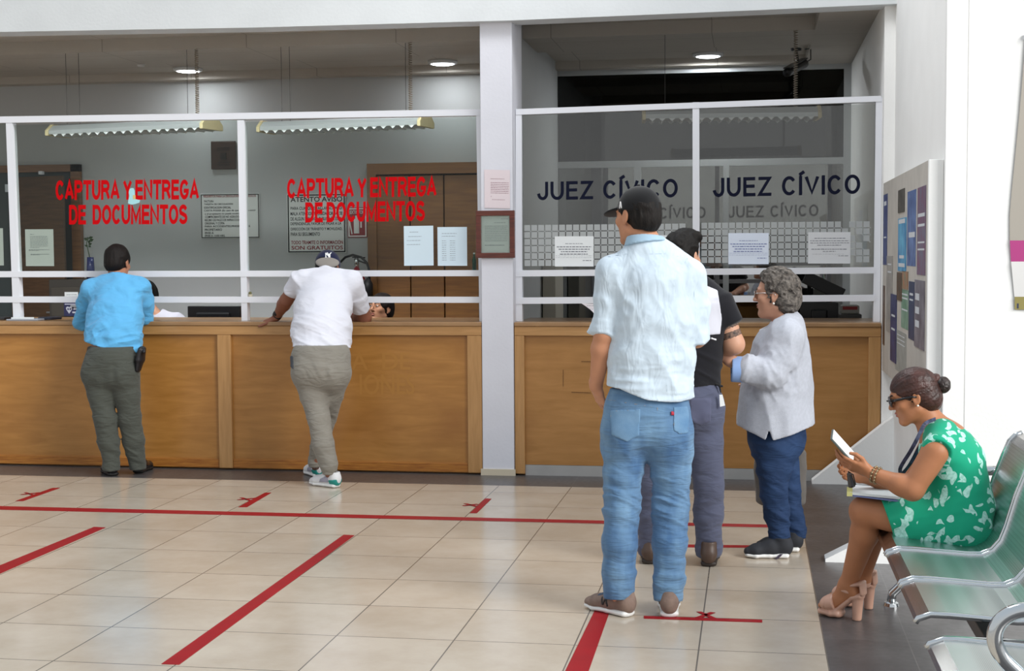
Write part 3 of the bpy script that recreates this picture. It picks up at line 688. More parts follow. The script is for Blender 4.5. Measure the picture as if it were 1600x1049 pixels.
for i in range(9):
    t_ = 0.25+0.75*i/8; c = np.array(stem[1])*(1-t_)+np.array(stem[3])*t_ if t_ > 0.1 else np.array(stem[1])
    an = rl.uniform(0, 6.28); d_ = np.array([math.cos(an), 0.5*math.sin(an), rl.uniform(-.2, .5)]); d_ /= np.linalg.norm(d_)
    s_ = np.cross(d_, [0, 1, 0.2]); s_ /= np.linalg.norm(s_); L_ = rl.uniform(0.035, 0.055)
    nn = np.cross(d_, s_)*0.006
    lm.add([c, c+d_*L_*.5+s_*L_*.33+nn, c+d_*L_, c+d_*L_*.5-s_*L_*.33+nn, c+d_*L_*.5-nn], [(0, 1, 4), (1, 2, 4), (2, 3, 4), (3, 0, 4)])
obj('leaves', lm, mat('leaf green', '2F4A26', 0.5), va)

blackp = mat('black plastic', '121214', 0.35)
def monitor(label, x0, x1, y0, zb, Y, w_tilt=0.0):
    a, b = at3(x0, 500, Y), at3(x1, 500, Y); zt_ = Z((x0+x1)/2, y0, Y); cx = (a[0]+b[0])/2
    t = empty('monitor', (cx, Y+0.1, zb), label, 'monitor')
    obj('housing', MB().box((a[0], Y, zb+0.05), (b[0], Y+0.045, zt_)), blackp, t, bevel=0.006)
    obj('rear_bulge', MB().box((a[0]+0.08, Y-0.03, zb+0.09), (b[0]-0.08, Y, zt_-0.05)), blackp, t, bevel=0.012)
    obj('stand', MB().box((cx-0.03, Y+0.045, zb+0.01), (cx+0.03, Y+0.07, zb+0.2)).box((cx-0.1, Y-0.02, zb), (cx+0.1, Y+0.16, zb+0.014)), blackp, t)
    return t
desk_m = wood_mat('office desk wood', '5B4630', '705A40', 0.5)
def desk(label, x0, x1, y0, y1, z):
    t = empty('desk', ((x0+x1)/2, (y0+y1)/2, 0), label, 'desk')
    obj('desktop', MB().box((x0, y0, z-0.03), (x1, y1, z)), desk_m, t, bevel=0.004)
    for a in (x0+0.02, x1-0.06):
        for b in (y0+0.02, y1-0.06): obj('leg', MB().box((a, b, 0), (a+0.04, b+0.04, z-0.03)), desk_m, t)
    return t
desk('low office desk behind the long counter', -5.6, -2.2, 10.52, 10.9, 0.74)
monitor('black monitor behind the long counter, between the two customers', 293, 375, 478.5, 0.74, 10.75)
desk('low office desk behind the shorter counter', -0.9, 0.8, 10.52, 11.1, 0.74)
monitor('black monitor behind the short counter, low behind the grey-haired woman', 1250, 1310, 473, 0.74, 10.8)
# tilted black point-of-sale screen on a stand
tm = empty('display_screen', at3(1285, 470, 11.2), 'black flat screen tilted sideways above the short counter', 'monitor')
c = at3(1287, 447, 11.2); d_ = at3(1316, 458, 11.2)-at3(1256, 429, 11.2); d_[1] = 0
obj('panel', MB().bar(c-d_*.5, c+d_*.5, 0.03, 0.10), blackp, tm, bevel=0.006)
obj('arm', MB().bar(c+d_*0.1, (c[0]+0.05, 11.25, 0.745), 0.04, 0.03, up=(0, 1, 0)), blackp, tm)
desk('side table with office machines at the right end of the office', 0.15, 0.84, 11.12, 11.6, 0.74)
# small office machine with a red strip
pm = at3(1314, 500, 10.6)
pr = empty('receipt_printer', (pm[0]+0.02, 10.62, 0.74), 'small grey receipt printer with a red strip beside the right post', 'printer')
x0, x1 = X(1312, 490, 10.6), X(1346, 490, 10.6); zt_ = Z(1330, 477, 10.6); zb_ = 0.74
grm = mat('grey plastic', '8A8A84', 0.5)
obj('housing', MB().box((x0, 10.56, zb_), (x1, 10.76, Z(1330, 491, 10.6))), mat('dark grey plastic', '3A3A38', 0.5), pr, bevel=0.008)
obj('lid', MB().box((x0+0.01, 10.58, Z(1330, 491, 10.6)), (x1-0.015, 10.74, zt_)), grm, pr, bevel=0.012)
obj('red_strip', MB().box((x0+0.02, 10.574, Z(1330, 484, 10.6)), (x1-0.03, 10.58, Z(1330, 479, 10.6))), mat('dark red strip', '7A1414', 0.5), pr)
# pale cabinet and wooden post just inside the right window
pc = empty('storage_cabinet', (X(840, 470, 12.0), 12.1, 0), 'pale grey storage cabinet inside the office just right of the column', 'cabinet')
obj('body', MB().box((-1.73, 11.9, 0), (X(868, 470, 11.9), 12.4, 1.55)), mat('pale cabinet', 'B0AB9E', 0.5), pc, bevel=0.006)
obj('edge_strip', MB().box((X(836, 470, 11.89), 11.885, 0.02), (X(838.5, 470, 11.89), 11.9, 1.53)), mat('brown edge', '5E3216', 0.5), pc)
# things on the long counter
zc = 1.0755
ppm = mat('grey folder', '9FA3AB', 0.5)
a = at_z(15, 501, zc); b = at_z(64, 501, zc)
fol = obj('folder', MB().slab([(a[0], 9.86, zc), (b[0], 9.86, zc), (b[0]-0.02, 10.05, zc), (a[0]+0.03, 10.05, zc)], (0, 0, 0.012)), ppm, bevel=0.003)
tag(fol, 'thin grey folder of papers on the long counter at the foot of the left post', 'folder')
fp = obj('paper_stack', MB().slab([(a[0]+0.03, 9.88, zc+0.013), (b[0]-0.03, 9.87, zc+0.013), (b[0]-0.05, 9.91, zc+0.013), (a[0]+0.04, 9.91, zc+0.013)], (0, 0, 0.012)), paper)
tag(fp, 'few white sheets lying on the grey folder', 'papers')
a = at_y(64, 498, 10.05); bk = obj('notebook', MB().slab([(a[0], 10.0, zc), (a[0]+0.10, 10.0, zc), (a[0]+0.12, 10.15, zc), (a[0], 10.15, zc)], (0, 0, 0.02)), mat('dark blue cover', '2C3140', 0.4), bevel=0.004)
tag(bk, 'dark notebook on the counter right of the grey folder', 'notebook')
a = at_y(2, 498, 10.05); bk2 = obj('notebook', MB().slab([(a[0]-0.06, 10.0, zc), (a[0]+0.05, 10.0, zc), (a[0]+0.06, 10.12, zc), (a[0]-0.06, 10.12, zc)], (0, 0, 0.02)), mat('charcoal cover', '33353A', 0.4), bevel=0.004)
tag(bk2, 'charcoal notebook at the left edge of the counter', 'notebook')
# ornament and bottle on the rails
p = at_y(391, 463.8, YP)
orn = empty('figurine', (p[0], YP, p[2]), 'tiny pale ornament standing on the lower rail right of the middle post', 'ornament')
obj('pot', MB().lathe([(0.0, p[2]), (0.014, p[2]), (0.018, p[2]+0.018), (0.0, p[2]+0.018)], (p[0], YP, 0), 14), mat('pale clay', 'BDB5A0', 0.6), orn)
obj('sprout', MB().ell((p[0], YP, p[2]+0.026), (0.012, 0.012, 0.012), 10, 6), mat('olive sprout', '6B6A45', 0.7), orn, smooth=True)
p = at_y(741, 422.4, YP+0.017)
bt = empty('bottle', (p[0], YP+0.017, p[2]), 'small dark green bottle on the rail beside the column', 'bottle')
h_ = Z(741, 395, YP+0.017)-p[2]
obj('glass_body', MB().lathe([(0.0, p[2]), (0.014, p[2]), (0.0145, p[2]+h_*.6), (0.006, p[2]+h_*.8), (0.006, p[2]+h_*.93), (0.0, p[2]+h_*.93)], (p[0], YP+0.017, 0), 14), mat('bottle green', '1F4A34', 0.2), bt, smooth=True)
obj('cap', MB().lathe([(0.0, p[2]+h_*.92), (0.0075, p[2]+h_*.92), (0.0075, p[2]+h_), (0.0, p[2]+h_)], (p[0], YP+0.017, 0), 12), paper, bt)

# ---- ceiling: lamps, detector, camera, wires
lamp_glow = mat('lamp diffuser', 'FFFFFF', 0.5, emis='F2FAFF', estr=9.0)
ring_m = mat('lamp ring', 'D9DADB', 0.3)
def downlight(px, py, label, en=4):
    zc_ = 3.27; p = at_z(px, py, zc_)
    p = np.array([p[0], min(p[1], 12.6), zc_])
    t = empty('ceiling_light', p, label, 'ceiling light', 'round ceiling lamps')
    c = (p[0], p[1], 0)
    obj('ring', MB().lathe([(0.105, zc_), (0.135, zc_), (0.13, zc_-0.022), (0.11, zc_-0.03), (0.105, zc_-0.02)], c, 32), ring_m, t, smooth=True)
    obj('diffuser', MB().lathe([(0.0, zc_-0.012), (0.104, zc_-0.012), (0.1, zc_-0.03), (0.07, zc_-0.036), (0.0, zc_-0.038)], c, 32), lamp_glow, t, smooth=True)
    L = bpy.data.lights.new('lamp', 'AREA'); L.shape = 'DISK'; L.size = 0.2; L.energy = en; L.color = (0.93, 0.97, 1)
    lo = bpy.data.objects.new('lamp', L); COL.objects.link(lo); lo.parent = t; lo.location = (0, 0, -0.045)
    return t
downlight(303, 110, 'round glowing ceiling lamp above the left red lettering, leftmost of the three')
downlight(694, 97, 'round glowing ceiling lamp just left of the column')
downlight(1107, 87, 'round glowing ceiling lamp in the right office', 16)
p = at_z(220, 96, 3.27)
sd = empty('smoke_detector', (p[0], p[1], 3.27), 'small round smoke detector on the office ceiling left of the first lamp', 'smoke detector')
obj('base', MB().lathe([(0.0, 3.27), (0.06, 3.27), (0.055, 3.25), (0.0, 3.25)], (p[0], p[1], 0), 20), ring_m, sd, smooth=True)
obj('sensor', MB().lathe([(0.0, 3.25), (0.035, 3.25), (0.03, 3.225), (0.0, 3.222)], (p[0], p[1], 0), 20), ring_m, sd, smooth=True)
# security camera
cc = at_y(1242, 104, 11.9)
cam = empty('security_camera', (cc[0], 11.9, 3.2), 'black bullet security camera under the right office ceiling', 'security camera')
e1, e2 = at_y(1229, 114, 11.7), at_y(1257, 99, 12.0)
obj('body', MB().tube([e1, e1+(e2-e1)*0.05, e2], [0.034, 0.036, 0.036], 16), blackp, cam, smooth=True)
obj('hood', MB().bar(e1+np.array([0, -0.02, 0.035]), e2+np.array([0, 0, 0.04]), 0.06, 0.008), blackp, cam)
obj('mount', MB().tube([e1*.35+e2*.65, (cc[0]+0.01, 11.93, 3.17), (cc[0]+0.01, 11.93, 3.198)], 0.014, 8).lathe([(0.0, 3.18), (0.04, 3.18), (0.045, 3.199), (0.0, 3.199)], (cc[0]+0.01, 11.93, 0), 16), blackp, cam)
obj('cable', MB().tube([e2, e2+np.array([0.05, 0, 0.03]), e2+np.array([0.05, 0.02, 0.12]), (e2[0]+0.0, 12.0, 3.199)], 0.005, 6), blackp, cam)
# hanging fluorescent fixtures
def fixture(label, pl, pr, dy):
    Y0, Y1 = 11.0+dy, 11.0
    a, b = at_y(*pl, Y0), at_y(*pr, Y1)
    b[2] = a[2] = (a[2]+b[2])/2
    t = empty('fluorescent_fixture', ((a[0]+b[0])/2, 11, a[2]), label, 'ceiling light', 'hanging fluorescent fixtures')
    ax = b-a; L_ = np.linalg.norm(ax); ax = ax/L_; n = np.array([-ax[1], ax[0], 0]); up = np.array([0, 0, 1.])
    P = lambda s_, w_, h_: a+ax*s_*L_+n*w_+up*h_
    hw = 0.13
    def prof(s_): return [P(s_, -hw, 0.0), P(s_, -hw-0.005, 0.03), P(s_, -hw*.6, 0.075), P(s_, hw*.6, 0.075), P(s_, hw+0.005, 0.03), P(s_, hw, 0.0), P(s_, hw-0.012, 0.0), P(s_, hw*.5, 0.06), P(s_, -hw*.5, 0.06), P(s_, -hw+0.012, 0.0)]
    p0, p1 = prof(0.02), prof(0.98); N = len(p0)
    obj('housing', MB().add(p0+p1, [(i, (i+1) % N, N+(i+1) % N, N+i) for i in range(N)]), mat('satin reflector', 'C9CED0', 0.3, metal=0.4), t)
    for s_ in (0.0, 0.98):
        m_ = MB(); q = [P(s_, -hw-0.012, -0.012), P(s_, -hw-0.015, 0.03), P(s_, -hw*.6, 0.085), P(s_, hw*.6, 0.085), P(s_, hw+0.015, 0.03), P(s_, hw+0.012, -0.012)]
        m_.slab(q, ax*0.02*L_); obj('end_cap', m_, mat('yellowed plastic', 'CDBE93', 0.5), t, bevel=0.003)
    for w_ in (-0.05, 0.05):
        obj('lamp_tube', MB().tube([P(0.03, w_, 0.035), P(0.97, w_, 0.035)], 0.013, 8), mat('unlit lamp tube', 'DDE3E4', 0.3), t, smooth=True)
    m_ = MB(); K = 17
    for i in range(K):
        s_ = 0.03+0.94*(i+0.5)/K; dlt = 0.94/K*0.42
        for w_ in (-hw+0.005, hw-0.012):
            m_.slab([P(s_-dlt, w_, 0.006), P(s_, w_, -0.022), P(s_+dlt, w_, 0.006)], n*0.006)
        m_.slab([P(s_-0.003, -hw+0.01, 0.03), P(s_+0.003, -hw+0.01, 0.03), P(s_+0.003, -hw+0.01, -0.016), P(s_-0.003, -hw+0.01, -0.016)], n*(2*hw-0.02))
    obj('louvre', m_, mat('white louvre', 'E4E8E8', 0.35), t)
    return t, a, b
def wires(t, xs, coil, ytop, zt=3.2, Y=11.0):
    for x in xs:
        p = at_y(x, 150, Y); obj('suspension_wire', MB().tube([(p[0], Y, wloc(t)[2]+0.06), (p[0], Y, zt)], 0.0022, 5), mat('dark wire', '4A4846', 0.6), t)
    if coil:
        p = at_y(coil, 120, Y); z0 = wloc(t)[2]+0.05; z1 = zt; pts = []; turns = 34
        for i in range(turns*8+1):
            a_ = 2*math.pi*i/8; pts.append((p[0]+0.013*math.cos(a_), Y-0.02+0.013*math.sin(a_), z0+(z1-z0)*i/(turns*8)))
        obj('coiled_cord', MB().tube(pts, 0.0042, 5), mat('grey cord', '9A9082', 0.6), t, smooth=True)
f1, _, _ = fixture('hanging fluorescent fixture behind the head rail over the left red lettering', (88, 204), (333, 209), 0.35); wires(f1, (104, 124, 293), 309, 55)
f2, _, _ = fixture('hanging fluorescent fixture behind the head rail just left of the column', (414, 204), (668, 199), 0.25); wires(f2, (440, 453, 634), 642, 45)
f3, _, _ = fixture('hanging fluorescent fixture in the right office above the navy lettering', (1003, 190), (1280, 182), -0.12); wires(f3, (1039,), 1243, 22)

# ---- poster board along the right wall
bd = empty('poster_board', (0.89, 8.5, 0.755), 'tall white notice board covered with posters along the right wall', 'notice board')
zb0, zb1 = 0.76, 2.0
obj('board', MB().box((0.862, 7.34, zb0), (0.928, 9.79, zb1)), mat('stained board face', 'BDB8B0', 0.7, var=0.08, vscale=6), bd)
obj('end_post', MB().box((0.858, 7.305, 0.0), (0.929, 7.34, zb1)), white_m, bd, bevel=0.003)
def poster(label, x0, x1, y0, y1, c1, c2, sc_=14, bars=None, name='poster', i=[0]):
    i[0] += 1; xf = 0.862-0.0012*(1+i[0] % 4)
    Y0, Y1 = at_x(x0, (y0+y1)/2, xf)[1], at_x(x1, (y0+y1)/2, xf)[1]
    xm = (x0+x1)/2; z1, z0 = at_x(xm, y0, xf)[2], at_x(xm, y1, xf)[2]
    Y0 = min(Y0, 9.77)
    t = obj(name, MB().box((xf, Y1, z0), (0.8619, Y0, z1)), mat('poster '+c1+c2, c1, 0.5, c2=c2, vscale=sc_, detail=3))
    tag(t, label, 'poster', 'posters on the notice board')
    if bars:
        m_ = MB()
        for (u0, u1, v0, v1) in bars: m_.box((xf-0.0006, Y0+(Y1-Y0)*u1, z1+(z0-z1)*v1), (xf-0.0001, Y0+(Y1-Y0)*u0, z1+(z0-z1)*v0))
        obj('printing', m_, mat('pale poster print', 'CED2D6', 0.6), t)
    return t
poster('narrow dark blue poster at the far end of the notice board', 1380, 1386, 304, 414, '27305E', '3B4A86', bars=[(.2, .8, .1, .16), (.2, .8, .6, .62)])
poster('torn dark scrap of poster near the top of the notice board', 1403, 1413, 296, 332, '5E5A52', '3A352F')
poster('cyan and blue poster in the upper middle of the notice board', 1403, 1415, 341, 424, '2E6FA8', '66B5D6', 8, [(.1, .9, .02, .1), (.2, .8, .7, .76), (.1, .9, .85, .92)])
poster('tall blue photograph poster in the upper right of the notice board', 1417.5, 1431, 298, 416, '34477A', '6C86B8', 10, [(.2, .9, .55, .62)])
poster('magenta and grey printed sheet beside the near end of the board', 1433, 1446, 292, 430, '7A4864', '6A6C80', 12, [(.1, .9, .3, .34), (.1, .9, .42, .45), (.1, .9, .62, .64), (.1, .9, .7, .72)])
poster('brown printed picture in the middle of the notice board', 1401, 1409, 426, 470, '6B4A32', '3E3A2C', 20)
poster('orange and green leaflet in the middle of the notice board', 1409.5, 1418, 424, 452, 'B07050', '77826A', 20)
poster('tall green and white leaflet in the middle of the notice board', 1408, 1419, 453, 514, '8FA99A', '5F8A6E', 10, [(.1, .9, .1, .14), (.1, .9, .2, .24), (.1, .9, .5, .54)])
poster('dark blue leaflet right of the green leaflet', 1419.5, 1428, 440, 531, '27324F', '3F4C6B', 12, [(.2, .8, .2, .24), (.2, .8, .3, .33)])
poster('grey newspaper page with dark blocks at the near end of the board', 1428.5, 1444, 438, 545, '8C8890', '5C5560', 9, [(.1, .5, .2, .3), (.1, .5, .4, .5), (.1, .5, .6, .7)])
poster('dark blue poster low on the notice board', 1391, 1400, 460, 566, '24294E', '434A78', 12, [(.2, .8, .3, .33), (.2, .8, .5, .53)])
poster('curled grey document sheet low on the notice board', 1399, 1416, 518, 584, '8E9390', 'A4A8A4', 16, [(.15, .85, .1, .12), (.15, .85, .2, .22), (.15, .85, .3, .32)])
poster('brown leaflet low at the far end of the notice board', 1376, 1382, 446, 538, '6C5240', '4E3E34', 14)
poster('pale grey sheet in the far middle of the notice board', 1385, 1394, 400, 520, 'A8A39C', '8F8B86', 14, [(.2, .8, .1, .12), (.2, .8, .2, .22)])

# ---- banner at the right edge
Yn = 7.235
nb = empty('banner', at_y(1595, 480, Yn), 'hanging beige banner with a magenta band at the right edge', 'banner')
edge = [(1603, 60), (1592, 190), (1585, 260), (1578, 330), (1578, 376), (1580, 410), (1583, 440), (1585.5, 465), (1586, 484)]
def bquad(y0, y1):
    es = [e for e in edge]; 
    def xe(y):
        for (a_, b_), (c_, d_) in zip(es, es[1:]):
            if b_ <= y <= d_: return a_+(c_-a_)*(y-b_)/(d_-b_)
        return es[-1][0]
    n = 8; m_ = MB(); V = []; Fc = []; K = 7
    for i in range(n+1):
        y = y0+(y1-y0)*i/n; p = at_y(xe(y), y, Yn)
        for j in range(K): V.append((p[0]+0.7*j/(K-1), Yn+0.006*math.sin(j*1.7+i*0.2), p[2]))
    for i in range(n):
        for j in range(K-1): Fc.append((i*K+j, i*K+j+1, (i+1)*K+j+1, (i+1)*K+j))
    V2 = [(v[0], v[1]+0.002, v[2]) for v in V]; o_ = len(V)
    return MB().add(V+V2, Fc+[tuple(reversed([q+o_ for q in f_])) for f_ in Fc])
obj('cloth', bquad(60, 376), mat('beige banner cloth', 'A8A298', 0.8), nb, smooth=True)
obj('magenta_band', bquad(376, 409), mat('magenta print', 'AC3A7C', 0.7), nb, smooth=True)
obj('lower_cloth', bquad(409, 464), mat('pale banner cloth', 'D9D8D6', 0.8), nb, smooth=True)
obj('olive_band', bquad(464, 484), mat('olive print', '8F854C', 0.7), nb, smooth=True)
obj('top_rod', MB().box((at_y(1600, 60, Yn)[0], 7.225, at_y(1600, 62, Yn)[2]), (2.0, 7.2495, at_y(1600, 54, Yn)[2])), alu_m, nb)
obj('emblem', MB().box((at_y(1587, 482, Yn)[0], Yn-0.03, at_y(1587, 482, Yn)[2]), (at_y(1590, 482, Yn)[0], Yn-0.028, at_y(1590, 474, Yn)[2])), mat('dark print', '3B3F52', 0.8), nb)

# ---- red floor tape
tape = mat('red floor tape', '960C16', 0.5, var=0.08, vscale=6, spec=0.25)
def tape_strip(label, pts, z=0.0006, name='floor_tape', marks=()):
    q = [at_z(*p, 0) for p in pts]
    t = obj(name, MB().slab([(p[0], p[1], z) for p in q], (0, 0, 0.0012)), tape)
    tag(t, label, 'floor tape', 'red floor tapes')
    for mk in marks:
        r = [at_z(*p, 0) for p in mk]; obj('cross_stroke', MB().slab([(p[0], p[1], z+0.0013) for p in r], (0, 0, 0.0008)), tape, t)
    return t
tape_strip('long thin red tape line across the floor parallel to the counters', [(-20, 796.5), (1200, 824.8), (1200, 820.5), (-20, 791)])
tape_strip('short red tape mark before the counter nearest the left edge', [(24, 783.5), (36, 783.5), (94, 763), (82, 763)], marks=([(31, 773.5), (34, 773.9), (64, 771), (60, 770.2)], [(37, 770.3), (42, 770.2), (56, 774.8), (51, 774.9)]))
tape_strip('short red tape mark before the counter between the two leaning men', [(372, 793), (386, 793), (424, 770.5), (414, 770.5)], marks=([(370, 781.5), (374, 782), (404, 779.2), (400, 778.5)], [(374, 778.3), (380, 778.3), (396, 783.5), (390, 783.5)]))
tape_strip('short red tape mark on the floor in front of the white column', [(734, 802.5), (745, 802.5), (768, 780), (758, 779.5)], marks=([(722, 790.8), (726, 791.5), (748, 789), (745, 788)], [(724, 787.6), (730, 787.6), (748, 792), (742, 792.5)]))
tape_strip('wide diagonal red tape strip leaving the left edge of the floor', [(-90, 921), (-55, 921), (165, 825), (147, 824)])
tape_strip('longest wide diagonal red tape strip in the middle of the floor', [(252, 1038.5), (280, 1039.5), (554, 837.2), (537, 836.3)])
tape_strip('wide red tape strip running under the foreground man', [(878, 1060), (916, 1060), (1000, 822), (994, 822)])
tape_strip('thin red tape line behind the woman in the grey sweater', [(1020, 855.5), (1180, 856.5), (1180, 853), (1020, 851)], marks=([(1116, 852), (1124, 852), (1130, 846), (1124, 846)],))
tape_strip('red tape line with a cross at the heel of the foreground man', [(1006, 967.3), (1191, 973.5), (1191, 969.3), (1006, 963.2)], marks=([(1086, 966), (1093, 967.5), (1118, 958.5), (1110, 957.5)], [(1088, 957), (1096, 957), (1120, 967.5), (1112, 968)]))

# ---- bench of metal seats
steel = mat('polished steel', 'C6CACC', 0.12, metal=1.0)
def perf_mat():
    mt, t, b = nt('perforated steel')
    b.inputs['Base Color'].default_value = (*lin('A9B2B3'), 1); b.inputs['Metallic'].default_value = 1; b.inputs['Roughness'].default_value = 0.33
    tc = t.nodes.new('ShaderNodeTexCoord'); v = t.nodes.new('ShaderNodeTexVoronoi'); v.inputs['Scale'].default_value = 190; v.inputs['Randomness'].default_value = 0.0
    t.links.new(tc.outputs['Object'], v.inputs['Vector'])
    r = t.nodes.new('ShaderNodeValToRGB'); r.color_ramp.elements[0].position = 0.25; r.color_ramp.elements[1].position = 0.4
    r.color_ramp.elements[0].color = (0.38, 0.41, 0.41, 1); r.color_ramp.elements[1].color = (*lin('CBD3D3'), 1)
    t.links.new(v.outputs['Distance'], r.inputs['Fac']); t.links.new(r.outputs['Color'], b.inputs['Base Color'])
    return mt
perf = perf_mat(); plain = mat('brushed steel', 'B5B2B0', 0.22, metal=1.0)
prof = [(0.500, 0.412), (0.508, 0.424), (0.545, 0.438), (0.60, 0.437), (0.70, 0.431), (0.80, 0.424), (0.845, 0.426), (0.885, 0.444), (0.915, 0.48), (0.935, 0.535), (0.965, 0.64), (1.0, 0.735), (1.022, 0.79), (1.045, 0.815), (1.07, 0.824)]
BK = 1.027
prof = [(x*BK, 1.55-(1.55-z)*BK) for x, z in prof]
bench = empty('bench', (0.75, 4.85, 0), 'row of four perforated steel waiting seats on a beam, at lower right', 'bench')
def ribbon(pr, y0, y1, th=0.004):
    V = []; n = len(pr)
    P = np.array(pr); T = np.gradient(P, axis=0); N = np.stack([-T[:, 1], T[:, 0]], 1); N /= np.linalg.norm(N, axis=1)[:, None]
    A = P; B = P-N*th
    v = [(p[0], y0, p[1]) for p in A]+[(p[0], y1, p[1]) for p in A]+[(p[0], y0, p[1]) for p in B]+[(p[0], y1, p[1]) for p in B]
    f = []
    for i in range(n-1):
        f += [(i, i+1, n+i+1, n+i), (2*n+i, 3*n+i, 3*n+i+1, 2*n+i+1), (i, 2*n+i, 2*n+i+1, i+1), (n+i, n+i+1, 3*n+i+1, 3*n+i)]
    f += [(0, n, 3*n, 2*n), (n-1, 3*n-1, 4*n-1, 2*n-1)]
    return MB().add(v, f)
def seat(y0, y1):
    st_ = obj('seat', ribbon(prof[2:13], y0+0.012, y1-0.012), perf, bench, smooth=False)
    obj('front_lip', ribbon(prof[:3], y0+0.005, y1-0.005), plain, st_)
    obj('top_lip', ribbon(prof[12:], y0+0.005, y1-0.005), plain, st_)
    for y in (y0+0.008, y1-0.008):
        obj('side_rail', MB().tube([(p[0], y, p[1]-0.001) for p in prof], 0.0105, 10), steel, st_, smooth=True)
    return st_
for y0, y1 in ((5.475, 5.955), (4.975, 5.455), (4.475, 4.955), (3.72, 4.20)): seat(y0*BK, y1*BK)
obj('beam', MB().box((0.72, 3.78, 0.30), (0.78, 6.42, 0.35)), mat('dark steel beam', '55585A', 0.35, metal=0.9), bench, bevel=0.004)
for y in (6.38, 4.45):
    lg = obj('leg', MB().tube([(0.75, y, 0.30), (0.75, y, 0.19), (0.66, y, 0.1), (0.615, y, 0.055), (0.61, y, 0.02)], 0.02, 12).tube([(0.75, y, 0.19), (0.82, y, 0.1), (0.95, y, 0.055), (0.96, y, 0.02)], 0.02, 12), steel, bench, smooth=True)
    obj('foot_pad', MB().lathe([(0, 0), (0.034, 0), (0.03, 0.014), (0.014, 0.022), (0, 0.022)], (0.61, y, 0), 20).lathe([(0, 0), (0.034, 0), (0.03, 0.014), (0.014, 0.022), (0, 0.022)], (0.96, y, 0), 20), steel, lg)
for y in (5.465*BK, 4.965*BK, 4.335*BK, 5.95*BK, 3.73*BK):
    obj('seat_bracket', MB().prism([(0.58, y-0.006, 0.38), (0.88, y-0.006, 0.375), (0.78, y-0.006, 0.31), (0.72, y-0.006, 0.31)], (0, 0.012, 0)), steel, bench)
def arm(y):
    def arc(pts):
        out = []
        for i in range(len(pts)-1):
            p0 = np.array(pts[max(i-1, 0)]); p1 = np.array(pts[i]); p2 = np.array(pts[i+1]); p3 = np.array(pts[min(i+2, len(pts)-1)])
            for k in range(5):
                t_ = k/5; out.append(0.5*((2*p1)+(-p0+p2)*t_+(2*p0-5*p1+4*p2-p3)*t_**2+(-p0+3*p1-3*p2+p3)*t_**3))
        out.append(np.array(pts[-1])); return out
    pts = arc([(x_*BK, y, 1.55-(1.55-z_)*BK) for x_, y_, z_ in ((0.985, y, 0.66), (0.85, y, 0.658), (0.72, y, 0.656), (0.655, y, 0.648), (0.615, y, 0.618), (0.605, y, 0.575), (0.625, y, 0.53), (0.67, y, 0.485), (0.72, y, 0.43), (0.735, y, 0.37))])
    obj('armrest', MB().tube(pts, 0.0205, 14), steel, bench, smooth=True)
arm(3.69*BK); arm(6.0*BK)

# ================================================================== LIGHT
w = bpy.data.worlds.new('world'); SC.world = w; w.use_nodes = True
t = w.node_tree; bg = t.nodes['Background']
tc = t.nodes.new('ShaderNodeTexCoord'); sx = t.nodes.new('ShaderNodeSeparateXYZ'); rp = t.nodes.new('ShaderNodeValToRGB')
t.links.new(tc.outputs['Generated'], sx.inputs[0]); mr = t.nodes.new('ShaderNodeMapRange'); mr.inputs[1].default_value = -1; mr.inputs[2].default_value = 1
t.links.new(sx.outputs['Z'], mr.inputs[0]); t.links.new(mr.outputs[0], rp.inputs['Fac'])
e = rp.color_ramp.elements; e[0].position = 0.45; e[0].color = (0.30, 0.29, 0.27, 1); e[1].position = 1.0; e[1].color = (0.80, 0.90, 1.0, 1)
m1 = e.new(0.52); m1.color = (0.95, 0.96, 0.97, 1)
t.links.new(rp.outputs['Color'], bg.inputs['Color']); bg.inputs['Strength'].default_value = 0.70
def area(name, loc, target, sx_, sy_, energy, color=(1, 1, 1), spread=math.pi):
    L = bpy.data.lights.new(name, 'AREA'); L.shape = 'RECTANGLE'; L.size = sx_; L.size_y = sy_; L.energy = energy; L.color = color
    L.spread = spread
    o = bpy.data.objects.new(name, L); COL.objects.link(o); o.location = loc
    d = Vector(target)-Vector(loc); o.rotation_euler = d.to_track_quat('-Z', 'Y').to_euler(); return o
S = bpy.data.lights.new('daylight', 'SUN'); S.energy = 1.7; S.angle = R_(24); S.color = (1.0, 0.98, 0.95)
so = bpy.data.objects.new('daylight', S); COL.objects.link(so)
so.rotation_euler = Vector((-0.80, 0.48, -0.52)).to_track_quat('-Z', 'Y').to_euler()
area('office_fill', (-4.2, 10.06, 3.192), (-4.2, 11.2, 1.2), 5.0, 0.06, 58, (0.96, 0.98, 1.0), R_(95))  # added strip light, hidden behind the beam to brighten the left office
area('right_wall_fill', (-0.9, 7.6, 6.2), (0.9, 8.3, 1.6), 1.6, 1.6, 90, (0.97, 0.98, 1.0))  # added overhead light, no real roof opening; whitens the right wall
area('side_fill', (4.6, 2.5, 3.2), (0.6, 7.2, 1.2), 3.0, 3.0, 190, (1.0, 0.99, 0.97))  # added light from out of view, not a built window; brightens the right side
SC.view_settings.exposure = 0.22
# ================================================================== BODIES: distance fields turned into smooth meshes
V3 = lambda *a: np.array(a, float)
def unit(v): v = np.asarray(v, float); return v/(np.linalg.norm(v)+1e-12)
def A(px, py, Y): return at_y(px, py, Y)

